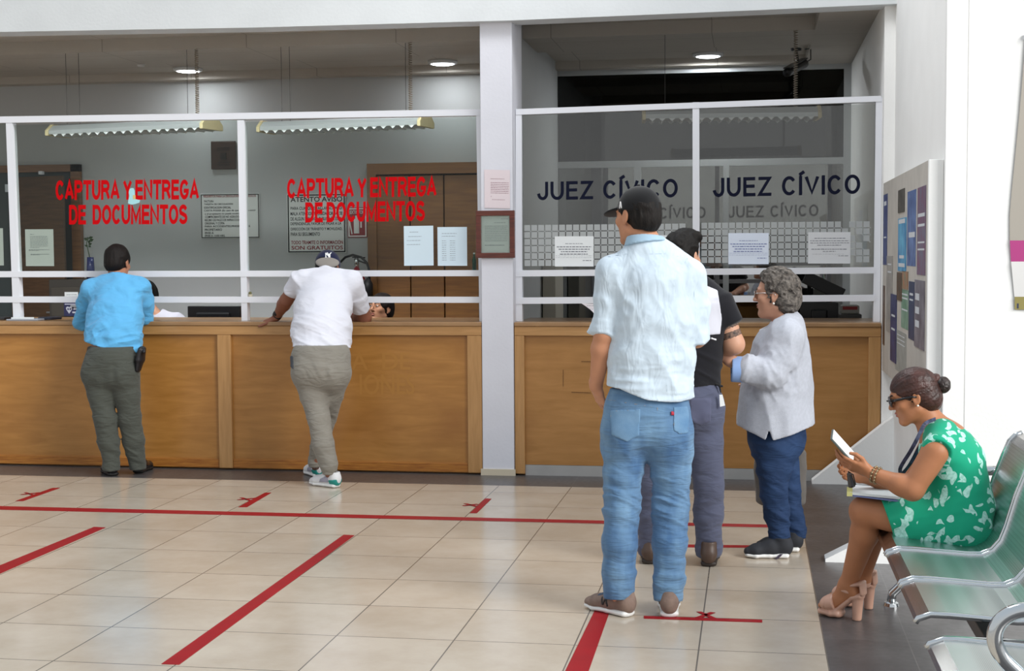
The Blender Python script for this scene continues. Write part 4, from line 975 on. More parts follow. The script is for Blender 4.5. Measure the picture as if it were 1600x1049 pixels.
def _hash(i, j, k, seed):
    n = (i*374761393 + j*668265263 + k*2147483647 + seed*974711) & 0xffffffff
    n = ((n ^ (n >> 13))*1274126177) & 0xffffffff
    return ((n ^ (n >> 16)) & 0xffff).astype(np.float32)/65535.0
def vnoise(P, seed=0):
    f = np.floor(P); i = f.astype(np.int64); t = (P-f).astype(np.float32); t = t*t*(3-2*t)
    out = 0
    for dx in (0, 1):
        wx = t[:, 0] if dx else 1-t[:, 0]
        for dy in (0, 1):
            wy = t[:, 1] if dy else 1-t[:, 1]
            for dz in (0, 1):
                wz = t[:, 2] if dz else 1-t[:, 2]
                out = out+wx*wy*wz*_hash(i[:, 0]+dx, i[:, 1]+dy, i[:, 2]+dz, seed)
    return out
def ridge(P, seed=0): return 1-np.abs(2*vnoise(P, seed)-1)

def seg(a, b, ra, rb, side=None, cap=None):
    a = np.asarray(a, float); b = np.asarray(b, float); ab = b-a; L2 = float(ab@ab)+1e-12
    mx = max(np.max(ra), np.max(rb)); lo = np.minimum(a, b)-mx; hi = np.maximum(a, b)+mx
    if np.isscalar(ra):
        def f(x, y, z):
            t = np.clip(((x-a[0])*ab[0]+(y-a[1])*ab[1]+(z-a[2])*ab[2])/L2, 0, 1)
            dx, dy, dz = x-a[0]-t*ab[0], y-a[1]-t*ab[1], z-a[2]-t*ab[2]
            return np.sqrt(dx*dx+dy*dy+dz*dz)-(ra+(rb-ra)*t)
    else:
        w = ab/math.sqrt(L2); s = np.asarray(side, float); s = unit(s-w*(s@w)); q = np.cross(w, s)
        def f(x, y, z):
            t = np.clip(((x-a[0])*ab[0]+(y-a[1])*ab[1]+(z-a[2])*ab[2])/L2, 0, 1)
            dx, dy, dz = x-a[0]-t*ab[0], y-a[1]-t*ab[1], z-a[2]-t*ab[2]
            rs = ra[0]+(rb[0]-ra[0])*t; rf = ra[1]+(rb[1]-ra[1])*t; rw = np.minimum(rs, rf) if cap is None else cap
            u = dx*s[0]+dy*s[1]+dz*s[2]; v = dx*q[0]+dy*q[1]+dz*q[2]; ww = dx*w[0]+dy*w[1]+dz*w[2]
            k0 = np.sqrt((u/rs)**2+(v/rf)**2+(ww/rw)**2); k1 = np.sqrt((u/rs**2)**2+(v/rf**2)**2+(ww/rw**2)**2)+1e-6
            return k0*(k0-1)/k1
    return lo, hi, f
def ell(c, r, R=None):
    c = np.asarray(c, float); r = np.asarray(r, float); m_ = r.max(); R = np.eye(3) if R is None else np.asarray(R)
    def f(x, y, z):
        dx, dy, dz = x-c[0], y-c[1], z-c[2]; k0 = 0; k1 = 0
        for i in range(3):
            u = dx*R[i][0]+dy*R[i][1]+dz*R[i][2]; k0 = k0+(u/r[i])**2; k1 = k1+(u/r[i]**2)**2
        k0 = np.sqrt(k0); return k0*(k0-1)/(np.sqrt(k1)+1e-6)
    return c-m_, c+m_, f
def rbox(c, hs, R=None, rd=0.004):
    c = np.asarray(c, float); m_ = float(np.linalg.norm(hs)); R = np.eye(3) if R is None else np.asarray(R)
    def f(x, y, z):
        dx, dy, dz = x-c[0], y-c[1], z-c[2]; q = [np.abs(dx*R[i][0]+dy*R[i][1]+dz*R[i][2])-hs[i]+rd for i in range(3)]
        return np.sqrt(sum(np.maximum(v, 0)**2 for v in q))+np.minimum(np.maximum(np.maximum(q[0], q[1]), q[2]), 0)-rd
    return c-m_, c+m_, f

class Vol:
    def __init__(s, lo, hi, h):
        s.h = h; s.lo = np.asarray(lo, float)-3*h; s.n = (np.ceil((np.asarray(hi)-np.asarray(lo))/h).astype(int)+7)
        s.a = np.full(s.n, 1.0, np.float32)
        s.g = [(s.lo[i]+h*np.arange(s.n[i])).astype(np.float32) for i in range(3)]
    def _r(s, lo, hi, pad):
        i0 = np.clip(np.floor((np.asarray(lo)-pad-s.lo)/s.h).astype(int), 0, s.n); i1 = np.clip(np.ceil((np.asarray(hi)+pad-s.lo)/s.h).astype(int)+1, 0, s.n)
        if np.any(i1 <= i0): return None
        sl = tuple(slice(p, q) for p, q in zip(i0, i1))
        return sl, s.g[0][sl[0]][:, None, None], s.g[1][sl[1]][None, :, None], s.g[2][sl[2]][None, None, :]
    def add(s, p, k=0.0):
        r = s._r(p[0], p[1], k+3*s.h)
        if r is None: return s
        d = p[2](*r[1:]).astype(np.float32); a = s.a[r[0]]
        if k > 0: hh = np.maximum(k-np.abs(a-d), 0)/k; s.a[r[0]] = np.minimum(a, d)-hh*hh*k*0.25
        else: s.a[r[0]] = np.minimum(a, d)
        return s
    def sub(s, p, k=0.0):
        r = s._r(p[0], p[1], k+3*s.h)
        if r is None: return s
        d = -p[2](*r[1:]).astype(np.float32); a = s.a[r[0]]
        if k > 0: hh = np.maximum(k-np.abs(a-d), 0)/k; s.a[r[0]] = np.maximum(a, d)+hh*hh*k*0.25
        else: s.a[r[0]] = np.maximum(a, d)
        return s
    def chain(s, pts, rad, side=None, k=0.015, k0=None, cap=None):
        for i in range(len(pts)-1): s.add(seg(pts[i], pts[i+1], rad[i], rad[i+1], side, cap), k if (i or k0 is None) else k0)
        return s
    def cut(s, p, n, lo=None, hi=None):
        # removes what lies on the side n points to
        n = unit(n); r = s._r(s.lo if lo is None else lo, s.lo+s.h*s.n if hi is None else hi, 0)
        if r is None: return s
        d = (r[1]-p[0])*n[0]+(r[2]-p[1])*n[1]+(r[3]-p[2])*n[2]
        s.a[r[0]] = np.maximum(s.a[r[0]], d.astype(np.float32)); return s
    def displace(s, fn, band=0.035):
        idx = np.nonzero(np.abs(s.a) < band); P = np.stack([s.g[i][idx[i]] for i in range(3)], 1).astype(np.float64)
        s.a[idx] -= fn(P).astype(np.float32); return s
    def mesh(s, smooth=2):
        a = s.a; sg = a < 0
        c = np.zeros(tuple(q-1 for q in s.n), np.int8)
        for dx in (0, 1):
            for dy in (0, 1):
                for dz in (0, 1): c += sg[dx:sg.shape[0]-1+dx, dy:sg.shape[1]-1+dy, dz:sg.shape[2]-1+dz]
        ci = np.nonzero((c > 0) & (c < 8)); M = len(ci[0])
        if M == 0: return np.zeros((0, 3)), np.zeros((0, 4), int)
        co_ = [(dx, dy, dz) for dx in (0, 1) for dy in (0, 1) for dz in (0, 1)]
        vals = np.stack([a[ci[0]+d[0], ci[1]+d[1], ci[2]+d[2]] for d in co_], 1).astype(np.float64)
        acc = np.zeros((M, 3)); cnt = np.zeros(M)
        for p in range(8):
            for q in range(p+1, 8):
                if sum(abs(co_[p][i]-co_[q][i]) for i in range(3)) != 1: continue
                va, vb = vals[:, p], vals[:, q]; m_ = (va < 0) != (vb < 0)
                t = np.where(m_, va/np.where(m_, va-vb, 1), 0)
                pt = np.array(co_[p], float)+t[:, None]*(np.array(co_[q])-np.array(co_[p]))
                acc += pt*m_[:, None]; cnt += m_
        Vt = s.lo+s.h*(np.stack(ci, 1)+acc/cnt[:, None])
        idx = np.full(c.shape, -1, np.int32); idx[ci] = np.arange(M)
        Fs = []
        for ax in range(3):
            s0 = [slice(None)]*3; s1 = [slice(None)]*3; s0[ax] = slice(0, -1); s1[ax] = slice(1, None)
            A0, A1 = sg[tuple(s0)], sg[tuple(s1)]
            e = np.nonzero(A0 != A1); o1, o2 = [(1, 2), (2, 0), (0, 1)][ax]
            ok = (e[o1] > 0) & (e[o2] > 0) & (e[o1] < c.shape[o1]) & (e[o2] < c.shape[o2]); e = tuple(q[ok] for q in e)
            def at(d1, d2):
                q = list(e); q[o1] = e[o1]-d1; q[o2] = e[o2]-d2; return idx[tuple(q)]
            quad = np.stack([at(1, 1), at(0, 1), at(0, 0), at(1, 0)], 1)
            flip = ~A0[e]; quad[flip] = quad[flip][:, ::-1]; Fs.append(quad)
        Fq = np.concatenate(Fs); Fq = Fq[(Fq >= 0).all(1)]
        if smooth:
            E_ = np.concatenate([Fq[:, [i, (i+1) % 4]] for i in range(4)]); deg = np.bincount(E_[:, 0], minlength=M)+np.bincount(E_[:, 1], minlength=M); deg = np.maximum(deg, 1)
            for it in range(smooth*2):
                lam = 0.5 if it % 2 == 0 else -0.52; av = np.zeros_like(Vt)
                for q in range(3): av[:, q] = (np.bincount(E_[:, 0], Vt[E_[:, 1], q], M)+np.bincount(E_[:, 1], Vt[E_[:, 0], q], M))/deg
                Vt = Vt+lam*(av-Vt)
        return Vt, Fq
    def patch(s, off, poly, dirn, near=None, depth=None, thick=None):
        # a thin layer lying on the surface inside a convex outline swept along dirn
        v = Vol.__new__(Vol); v.h, v.lo, v.n, v.g = s.h, s.lo, s.n, s.g
        P = [np.asarray(p, float) for p in poly]; d = unit(dirn); cen = sum(P)/len(P)
        lo = np.min(P, 0)-0.35*np.abs(d)-0.03; hi = np.max(P, 0)+0.35*np.abs(d)+0.03
        r = s._r(lo, hi, 0); v.a = np.full(s.n, 1.0, np.float32)
        if r is None: return v
        b = s.a[r[0]]-off
        if thick is not None: b = np.maximum(b, -(s.a[r[0]]-off+thick))
        x, y, z = r[1:]
        for i in range(len(P)):
            p, q = P[i], P[(i+1) % len(P)]; n = unit(np.cross(q-p, d))
            if n@(cen-p) > 0: n = -n
            b = np.maximum(b, (x-p[0])*n[0]+(y-p[1])*n[1]+(z-p[2])*n[2])
        if depth is not None:
            b = np.maximum(b, (x-cen[0])*d[0]+(y-cen[1])*d[1]+(z-cen[2])*d[2]-depth)
        v.a[r[0]] = b; return v
    def crop(s):
        # same field on the smallest box that holds the surface
        m_ = np.nonzero(s.a < 0)
        if len(m_[0]) == 0: return s
        v = Vol.__new__(Vol); v.h = s.h; i0 = [max(0, q.min()-3) for q in m_]; i1 = [q.max()+4 for q in m_]
        v.a = s.a[i0[0]:i1[0], i0[1]:i1[1], i0[2]:i1[2]]; v.g = [s.g[i][i0[i]:i1[i]] for i in range(3)]
        v.n = np.array(v.a.shape); v.lo = s.lo+s.h*np.array(i0); return v

def link_big(name, Vt, Fq, material, parent):
    org = wloc(parent); me = bpy.data.meshes.new(name); n, m_ = len(Vt), len(Fq)
    me.vertices.add(n); me.vertices.foreach_set('co', (Vt-org).astype(np.float32).ravel())
    me.loops.add(4*m_); me.loops.foreach_set('vertex_index', Fq.astype(np.int32).ravel())
    me.polygons.add(m_); me.polygons.foreach_set('loop_start', np.arange(0, 4*m_, 4, dtype=np.int32))
    me.polygons.foreach_set('use_smooth', np.ones(m_, bool)); me.update(calc_edges=True); me.validate()
    if material: me.materials.append(material)
    o = bpy.data.objects.new(name, me); COL.objects.link(o); o.parent = parent; o.location = (0, 0, 0)
    return o
def emit(vol, name, material, parent, smooth=2):
    Vt, Fq = vol.crop().mesh(smooth)
    return link_big(name, Vt, Fq, material, parent)

# ------------------------------------------------------------------ anatomy
class Frame:
    def __init__(s, c, fwd, up=(0, 0, 1), sc=1.0):
        s.c = np.asarray(c, float); s.f = unit(fwd); r = np.cross(s.f, np.asarray(up, float)); s.r = unit(r); s.u = np.cross(s.r, s.f); s.k = sc
        s.R = np.stack([s.r, s.f, s.u])
    def __call__(s, x, y, z): return s.c+s.k*(x*s.r+y*s.f+z*s.u)
    def E(s, c, r, tilt=0.0):
        R = s.R
        if tilt: ca, sa = math.cos(tilt), math.sin(tilt); R = np.stack([s.r, ca*s.f+sa*s.u, -sa*s.f+ca*s.u])
        return ell(s(*c), np.asarray(r)*s.k, R)
    def S(s, a, b, ra, rb): return seg(s(*a), s(*b), ra*s.k, rb*s.k)

def head_sdf(v, H, female=False, jaw=1.0):
    v.add(H.E((0, -.014, .036), (.075, .096, .082)), .02)
    v.add(H.E((0, .034, -.012), (.060, .056, .086)), .03)
    v.add(H.E((0, .028, -.062), (.054*jaw, .056, .048)), .03)
    v.add(H.E((0, .074, -.097), (.020*jaw, .019, .017)), .022)
    for s in (-1, 1):
        v.add(H.S((s*.052*jaw, .0, -.058), (s*.02, .07, -.1), .014, .014), .02)
        v.add(H.E((s*.043, .062, -.018), (.021, .021, .019)), .02)
        v.sub(H.E((s*.032, .100, .010), (.019, .016, .011)), .012)
        v.add(H.E((s*.031, .080, .010), (.013, .0125, .0115)), .004)
        v.add(H.S((s*.012, .089, .027), (s*.044, .076, .028), .010, .008), .012)
    v.add(H.S((0, .090, .020), (0, .108, -.020), .0075, .0105), .008)
    v.add(H.E((0, .109, -.024), (.011, .010, .0085)), .006)
    for s in (-1, 1): v.add(H.E((s*.0115, .099, -.027), (.0078, .010, .0068)), .005)
    v.add(H.E((0, .088, -.0515), (.023, .012, .0062)), .006); v.add(H.E((0, .086, -.063), (.020, .012, .0072)), .006)
    v.sub(H.E((0, .102, -.0572), (.021, .012, .0016)), .003)
    for s in (-1, 1):
        v.add(H.E((s*.077, -.010, -.004), (.0075, .019, .031), 0.2), .006)
        v.sub(H.E((s*.085, -.006, -.002), (.006, .011, .020), 0.2), .005)
        v.add(H.E((s*.073, .0, -.032), (.006, .008, .008)), .005)
def hand_sdf(v, w, d, n, s, curl=(20, 25, 15), sc=1.0, thumb=(.55, .75, -.25), tcurl=15, spread=0.04, kk=.007):
    # w wrist, d towards the fingers, n out of the back of the hand, s towards the thumb
    d = unit(d); n = unit(np.asarray(n)-d*(np.asarray(n)@d)); s = np.asarray(s, float); s = unit(s-d*(s@d)-n*(s@n))
    P = lambda a, b, c: w+sc*(a*d+b*s+c*n)
    v.add(seg(P(-.02, 0, 0), P(.03, 0, 0), (.026*sc, .019*sc), (.034*sc, .016*sc), s), .015)
    v.add(seg(P(.03, .002, 0), P(.08, 0, .001), (.036*sc, .016*sc), (.040*sc, .012*sc), s), .012)
    v.add(seg(P(.02, .02, -.008), P(.055, .03, -.006), .016*sc, .012*sc), .012)
    for i, (a, b, L) in enumerate(((.086, .030, .94), (.09, .0105, 1.05), (.087, -.0095, .98), (.079, -.028, .78))):
        p = P(a-.008, b, 0); ang = 0.0; dd = unit(d+s*spread*(1.5-i)*.9)
        c_ = curl[i] if hasattr(curl[0], '__len__') else curl
        r0 = (.0088, .009, .0086, .0076)[i]*sc
        for j, l in enumerate((.046, .027, .022)):
            ang += R_(c_[j]); q = p+sc*L*l*(dd*math.cos(ang)-n*math.sin(ang)); r1 = r0*(0.92, 0.9, 0.84)[j]
            v.add(seg(p, q, r0, r1), kk*sc if j == 0 else .003); p, r0 = q, r1
    p = P(.022, .026, -.006); dd = unit(thumb[0]*d+thumb[1]*s+thumb[2]*n); ax = unit(np.cross(dd, n)+1e-6); r0 = .0125*sc
    for j, l in enumerate((.042, .032, .025)):
        q = p+sc*l*dd; r1 = (.0105, .0095, .0078)[j]*sc; v.add(seg(p, q, r0, r1), .008*sc if j == 0 else .003); p, r0 = q, r1
        dd = unit(dd*math.cos(R_(tcurl))+unit(d-dd*(d@dd))*math.sin(R_(tcurl)))
def bend(a, b, t, off): return a+(b-a)*t+np.asarray(off)
def arm_sdf(v, sh, el, wr, r=(.050, .041, .044, .028), k=.02):
    v.add(seg(sh, el, r[0], r[1]), k); m_ = el+(wr-el)*.28
    v.add(seg(el, m_, r[1]*.98, r[2]), k); v.add(seg(m_, wr, r[2], r[3]), k)
def leg_sdf(v, hip, kn, an, r=(.082, .055, .057, .037), back=(0, 0, 0), k=.02):
    v.add(seg(hip, kn, r[0], r[1]), k); m_ = kn+(an-kn)*.3+np.asarray(back)
    v.add(seg(kn, m_, r[1]*.97, r[2]), k); v.add(seg(m_, an, r[2], r[3]), k)
def foot_sdf(v, an, toe, heel):
    p = V3(*(heel*.72+toe*.28)); p[2] = .05; q = V3(*(heel*.3+toe*.7)); q[2] = .036
    v.add(seg(an, p, .033, .026), .02); v.add(seg(p, q, .026, .019), .02)
def trunk_sdf(v, pts, rad, side, k=.03): v.chain(pts, rad, side, k)

def shoe(parent, heel, toe, up, so, h=.0045, w=1.0, high=.0, kind='sneaker', name='shoe'):
    heel = V3(heel[0], heel[1], 0); toe = V3(toe[0], toe[1], 0); d = unit(toe-heel); L = np.linalg.norm(toe-heel); s = V3(d[1], -d[0], 0)
    P = lambda t, z, q=0: heel+d*(t*L)+V3(0, 0, z)+s*q
    lo = np.minimum(heel, toe)-.07; hi = np.maximum(heel, toe)+.07; lo[2] = -.01; hi[2] = .17+high
    v = Vol(lo, hi, h)
    v.add(seg(P(.13, .055), P(.42, .052), (.036*w, .045), (.038*w, .042), s), .01)
    v.add(seg(P(.42, .050), P(.72, .038), (.038*w, .044), (.045*w, .030), s), .02)
    v.add(seg(P(.72, .036), P(.87, .030), (.045*w, .030), (.036*w, .022), s), .02)
    v.add(seg(P(.16, .07), P(.20, .105+high), .038*w, .041*w), .02)
    v.cut(P(0, .105+high), (0, 0, 1)); v.sub(seg(P(.19, .095+high), P(.19, .15+high), .030*w, .036*w), .004)
    v.cut(P(0, .018), (0, 0, -1))
    sh = emit(v, name, up, parent, 1)
    q = Vol(lo, hi, h)
    q.add(seg(P(.125, .014), P(.45, .014), (.040*w, .017), (.039*w, .016), s), .005)
    q.add(seg(P(.45, .014), P(.72, .014), (.039*w, .016), (.049*w, .016), s), .01)
    q.add(seg(P(.72, .014), P(.885, .017), (.049*w, .016), (.038*w, .014), s), .01)
    q.cut(P(0, .0015), (0, 0, -1)); q.cut(P(0, .027), (0, 0, 1))
    so_ = emit(q, 'sole', so, sh, 1)
    return sh, v, P, s
def folds(amp, fr, seed, w=None, M=None, off=0.55):
    def fn(P):
        Q = P if M is None else P@np.asarray(M).T
        wob = (vnoise(Q*3.1, seed+9)-.5)*0.8
        n = ridge(Q*np.asarray(fr)+wob[:, None], seed)+0.4*ridge(Q*np.asarray(fr)*2.1+wob[:, None], seed+3)
        r = amp*(n-off-.25)
        return r if w is None else r*w(P)
    return fn
def bump_at(c, r):
    c = np.asarray(c); return lambda P: np.exp(-((P-c)**2).sum(1)/(r*r))
def person(name, base, label): return empty('person', V3(base[0], base[1], 0), label, 'person')
# ================================================================== PEOPLE
def skin(name, c): return mat(name, c, 0.5, var=0.05, vscale=14, spec=0.35, bump=0.03, bscale=120)
def cloth(name, c, **k):
    k.setdefault('rough', 0.85); k.setdefault('spec', 0.15); k.setdefault('var', 0.05); k.setdefault('vscale', 9); k.setdefault('bump', 0.06); k.setdefault('bscale', 260); k.setdefault('sheen', 0.15)
    return mat(name, c, **k)
def hair_mat(name, c, c2): return mat(name, c, 0.6, c2=c2, vscale=40, stretch=(3, 3, 0.5), bump=0.25, bscale=90, spec=0.22)
def cap_hair(v, H, thick=.006, crown=1.0):
    v.add(H.E((0, -.016, .038), (.076+thick, .097+thick, .083+thick*crown)), .01)
    v.add(H.E((0, -.055, -.02), (.064+thick*.6, .056+thick, .062)), .03)

# ---------------------------------------------------------------- the tall man in front, seen from behind
def man_front():
    t = person('person', (-.46, 6.08), 'man in pale blue rolled-sleeve shirt, light jeans and black cap standing with his back turned')
    S1 = skin('tan skin', 'C08868')
    Y = 6.08
    head = A(996, 338, Y+.01); fwd = (-.70, .70, -.06)
    H = Frame(head, fwd, (0.02, 0, 1), 1.0)
    neck = A(1008, 372, Y-.005); chest = A(1024, 470, Y); waist = A(1019, 575, Y+.01); pel = A(1010, 650, Y+.02)
    shL, shR = A(957, 424, Y-.02), A(1076, 431, Y+.02)
    elL, wrL = A(944, 522, Y-.03), A(931, 604, Y+.03)
    elR, wrR = A(1088, 528, Y+.04), A(1050, 512, Y+.32)
    hiL, hiR = A(977, 680, Y+.01), A(1046, 683, Y+.03)
    knL, knR = A(971, 800, Y-.02), A(1048, 798, Y+.03)
    anL, anR = A(966, 925, Y-.035), A(1044, 928, Y+.01)
    side = unit(shR-shL); side[2] = 0
    FL = (at_z(991, 966), at_z(916, 948)); FR = (at_z(1046, 968), at_z(1042, 898))
    # body
    lo = np.min([head, hiL, anL, elL, wrL, wrR, elR], 0)-.16; hi = np.max([head, hiR, elR, wrR, anR], 0)+.16; lo[2] = 0
    v = Vol(lo, hi, .0042)
    head_sdf(v, H)
    v.add(seg(H(0, -.022, -.06), neck, .050, .055), .03)
    v.add(seg(neck+V3(0, 0, -.04), chest, (.07, .05), (.15, .10), side), .03)
    trunk_sdf(v, [chest, waist, pel], [(.15, .10), (.135, .10), (.150, .105)], side)
    for a in (shL, shR): v.add(seg(neck+V3(0, 0, -.07), a, .035, .050), .03)
    arm_sdf(v, shL, elL, wrL); arm_sdf(v, shR, elR, wrR)
    leg_sdf(v, hiL, knL, anL); leg_sdf(v, hiR, knR, anR)
    dL = unit(A(944, 640, Y+.08)-wrL)
    hand_sdf(v, wrL, dL, unit(V3(-.75, -.65, 0)), V3(-.35, .5, .0), curl=(12, 14, 10), sc=1.0, thumb=(.75, .55, -.2))
    dR = unit(A(985, 515, Y+.40)-wrR)
    hand_sdf(v, wrR, dR, V3(.3, .2, 1), V3(0, -1, .2), curl=(45, 45, 30))
    foot_sdf(v, anL, FL[0]+unit(FL[1]-FL[0])*.29, FL[0]); foot_sdf(v, anR, FR[0]+unit(FR[1]-FR[0])*.29, FR[0])
    emit(v, 'body', S1, t, 1)
    # shirt
    shm = cloth('pale blue chambray', 'C4D3DF', var=.05, vscale=30, bscale=420, wr=(.4, (16, 16, 7), (.3, .4, 0)))
    lo = np.min([shL, elL, pel], 0)-.13; hi = np.max([shR, elR, neck+V3(0, 0, .03)], 0)+.10; lo[2] -= .0; hi[1] += .08
    v = Vol(lo, hi, .0052)
    ub = A(1016, 398, Y)
    c1 = A(1022, 440, Y); c2 = A(1024, 500, Y); w1 = A(1018, 560, Y); h1 = A(1014, 612, Y+.01); h2 = A(1013, 650, Y+.01)
    v.chain([A(1016, 406, Y), c1, c2, w1, h1, h2], [(.125, .070), (.178, .112), (.176, .122), (.168, .125), (.172, .135), (.175, .138)], side, .05)
    nb = A(1009, 378, Y)
    v.add(seg(nb+V3(0, 0, -.012), shL+V3(.016, 0, .006), .054, .056), .045); v.add(seg(nb+V3(0, 0, -.012), shR+V3(-.016, 0, .004), .054, .056), .045)
    cuffL = A(943, 519, Y-.028); cuffR = A(1089, 531, Y+.045)
    dl = unit(elL-shL); dr = unit(cuffR-shR); mL = (shL+cuffL)/2; mR = (shR+cuffR)/2+V3(.006, 0, 0)
    v.add(seg(shL+V3(-.002, 0, -.005), mL, .066, .060), .045); v.add(seg(mL, cuffL, (.060, .060), (.055, .055), side, .014), .022)
    v.add(seg(shR, mR, .064, .058), .045); v.add(seg(mR, cuffR, (.058, .058), (.056, .056), side, .014), .022)
    for k in (-.05, -.022): v.add(seg(cuffL+dl*k, cuffL+dl*(k+.022), (.0590, .0590), (.0590, .0590), side, .014), .008)
    v.add(seg(cuffR-dr*.03, cuffR, (.0585, .0585), (.0585, .0585), side, .014), .008)
    fl = folds(.020, (9, 9, 6), 5); f2 = folds(.012, (6, 6, 26), 11)
    ax = unit(side)
    def wf(P):
        u = (P-c2)@ax; z = P[:, 2]
        a = fl(P@np.array([[1, 0, .5], [0, 1, 0], [-.5, 0, 1]]).T)*.75
        b = f2(P)*np.clip((h1[2]+.26-z)/.2, 0, 1)*.9
        sl = np.exp(-((P-cuffL)@dl/.06)**2)*(np.abs(u) > .17)
        return a+b+sl*folds(.004, (14, 14, 40), 21)(P)
    v.displace(wf)
    # curved tail: lower in the middle and right, raised at the left hip
    pts = [(935, 603), (950, 606), (968, 608), (990, 617), (1012, 625), (1040, 629), (1060, 630), (1078, 628), (1095, 622)]
    hx = np.array([A(p[0], p[1], Y-.12)[0] for p in pts]); hz = np.array([A(p[0], p[1], Y-.12)[2] for p in pts])
    gx, gy, gz = v.g
    tail = np.interp(gx, hx, hz)
    v.a = np.maximum(v.a, (tail[:, None, None]-gz[None, None, :]).astype(np.float32)*np.ones((1, len(gy), 1), np.float32))
    v.cut(A(1009, 374, Y), unit(V3(-.1, .15, 1)))
    shirt = emit(v, 'shirt', shm, t, 2)
    # collar and cuffs
    q = Vol(neck-.14, neck+.14, .004)
    cb = A(1008, 381, Y-.005)
    q.add(seg(cb, A(1006, 366, Y+.0), (.090, .084), (.073, .070), side, .004), .0)
    q.sub(seg(cb+V3(0, 0, -.05), A(1006, 352, Y+.01), (.066, .062), (.058, .058), side), .0)
    q.cut(A(1006, 366.5, Y-.06), unit(V3(0, .18, 1)))
    emit(q, 'collar', cloth('collar chambray', 'A3BFD3'), shirt)
    sm_ = cloth('chambray seam', '9DB4C6')
    for (a, b) in (((946, 402), (985, 396)), ((985, 396), (1045, 397)), ((1045, 397), (1088, 408)), ((966, 425), (972, 470)), ((1082, 430), (1086, 480)), ((1003, 601), (1003.5, 618)), ((1042, 600), (1042, 616))):
        p, q_ = A(*a, Y-.35), A(*b, Y-.35); rr = unit((p+q_)/2-CAMP); n = unit(np.cross(q_-p, rr))*.0012
        emit(v.patch(.0018, [p-n, q_-n, q_+n, p+n], rr, depth=.34), 'seam', sm_, shirt, 0)
    # jeans
    jm = mat('washed denim', '7092B0', 0.8, c2='42638A', vscale=4, stretch=(2.5, 2.5, 1), bump=.12, bscale=300, wr=(.42, (7, 7, 34), (.25, .2, 0)), spec=.15, sheen=.1)
    lo = np.min([hiL, knL, anL], 0)-.15; hi = np.max([hiR, knR, pel], 0)+.17; lo[2] = .05
    v = Vol(lo, hi, .0052)
    v.chain([A(1012, 612, Y+.01), A(1011, 640, Y+.015), A(1010, 668, Y+.01)], [(.160, .118), (.178, .128), (.176, .125)], side, .03)
    for hp, kn, an, sx in ((hiL, knL, anL, -1), (hiR, knR, anR, 1)):
        v.add(ell(hp+V3(-sx*.004, -.045, .02), (.088, .085, .10)), .035)
        b = hp+V3(sx*.004, 0, -.05)
        cuff = an+V3(0, .0, -.028)
        v.chain([hp+V3(sx*.006, 0, .02), b, hp*.5+kn*.5+V3(0, .005, 0), kn, kn*.62+an*.38+V3(0, -.012, 0), an*.8+kn*.2, cuff], [.096, .093, .080, .070, .072, .064, .060], None, .02, .04)
    mid = (hiL+hiR)/2
    v.sub(seg(A(1016, 640, Y-.150), A(1017, 690, Y-.138), .006, .012), .03)
    fk = folds(.024, (5, 5, 24), 31); fa = folds(.020, (6, 6, 18), 37); fs = folds(.016, (6, 6, 9), 41)
    def wj(P):
        z = P[:, 2]; zk = knL[2]
        wk = np.exp(-((z-zk-.02)/.13)**2); wa = np.exp(-((z-.16)/.10)**2); wt = np.exp(-((z-hiL[2]+.09)/.10)**2)
        return fk(P@np.array([[1, 0, 0], [0, 1, 0], [.35, .3, 1]]).T)*wk+fa(P)*wa+fs(P@np.array([[1, 0, .8], [0, 1, 0], [-.6, 0, 1]]).T)*wt*.9
    v.displace(wj)
    for an in (anL, anR): v.cut(an+V3(0, 0, -.030), unit(V3(0, -.12, -1)), lo=an-.12, hi=an+V3(.12, .12, .04))
    v.cut(A(1012, 607, Y), (0, 0, 1))
    jeans = emit(v, 'jeans', jm, t, 2)
    # back pockets and their stitching
    pm = mat('pocket denim', '7A9BB8', 0.8, c2='587C9F', vscale=9, bump=.12, bscale=300, spec=.15)
    Yf = Y-.4
    pk = [[(951, 640), (1002, 638), (1000, 682), (980, 692), (954, 681)], [(1051, 635), (1079, 633), (1076, 678), (1062, 680), (1052, 674)]]
    stm = mat('tan thread', 'B59D7E', 0.8)
    for P in pk:
        w = [A(a, b, Yf) for a, b in P]; c = sum(w)/len(w)
        ray_ = unit(c-CAMP)
        q = v.patch(.0035, w, ray_, depth=.42); pc = emit(q, 'pocket', pm, jeans, 1)
        wi = [c+(x-c)*.93 for x in w]; wo = [c+(x-c)*.96 for x in w]
        q1 = v.patch(.0048, wo, ray_, depth=.42); q2 = v.patch(.0048, wi, ray_, depth=.42)
        q1.a = np.maximum(q1.a, -q2.a); emit(q1, 'stitching', stm, pc, 0)
    w = [A(a, b, Yf) for a, b in ((1048.5, 643), (1053.5, 643), (1054, 649.5), (1049, 649.5))]
    q = v.patch(.008, w, unit(w[0]-CAMP), depth=.42); emit(q, 'red_tab', mat('red woven tab', 'A82038', 0.7), jeans, 0)
    w = [A(a, b, Yf) for a, b in ((942, 617.5), (1078, 628.5), (1078, 630), (942, 620))]
    # yoke seam and side seam lines
    for (a, b) in (((944, 624), (1026, 637)), ((1026, 637), (1078, 634)), ((1026.5, 628), (1030, 672))):
        p, q_ = A(*a, Yf), A(*b, Yf); rr = unit((p+q_)/2-CAMP); n = unit(np.cross(q_-p, rr))*.0013
        q = v.patch(.0022, [p-n, q_-n, q_+n, p+n], rr, depth=.42); emit(q, 'seam', stm, jeans, 0)
    # cap, hair, shoes
    bk = cloth('black cap cloth', '141416', rough=.7)
    q = Vol(H.c-.2, H.c+.2, .0035)
    q.add(H.E((0, -.014, .030), (.084, .104, .097)), .0)
    q.cut(H(0, -.01, .024), unit(-H.u+H.f*.14))
    cap = emit(q, 'cap', bk, t, 1)
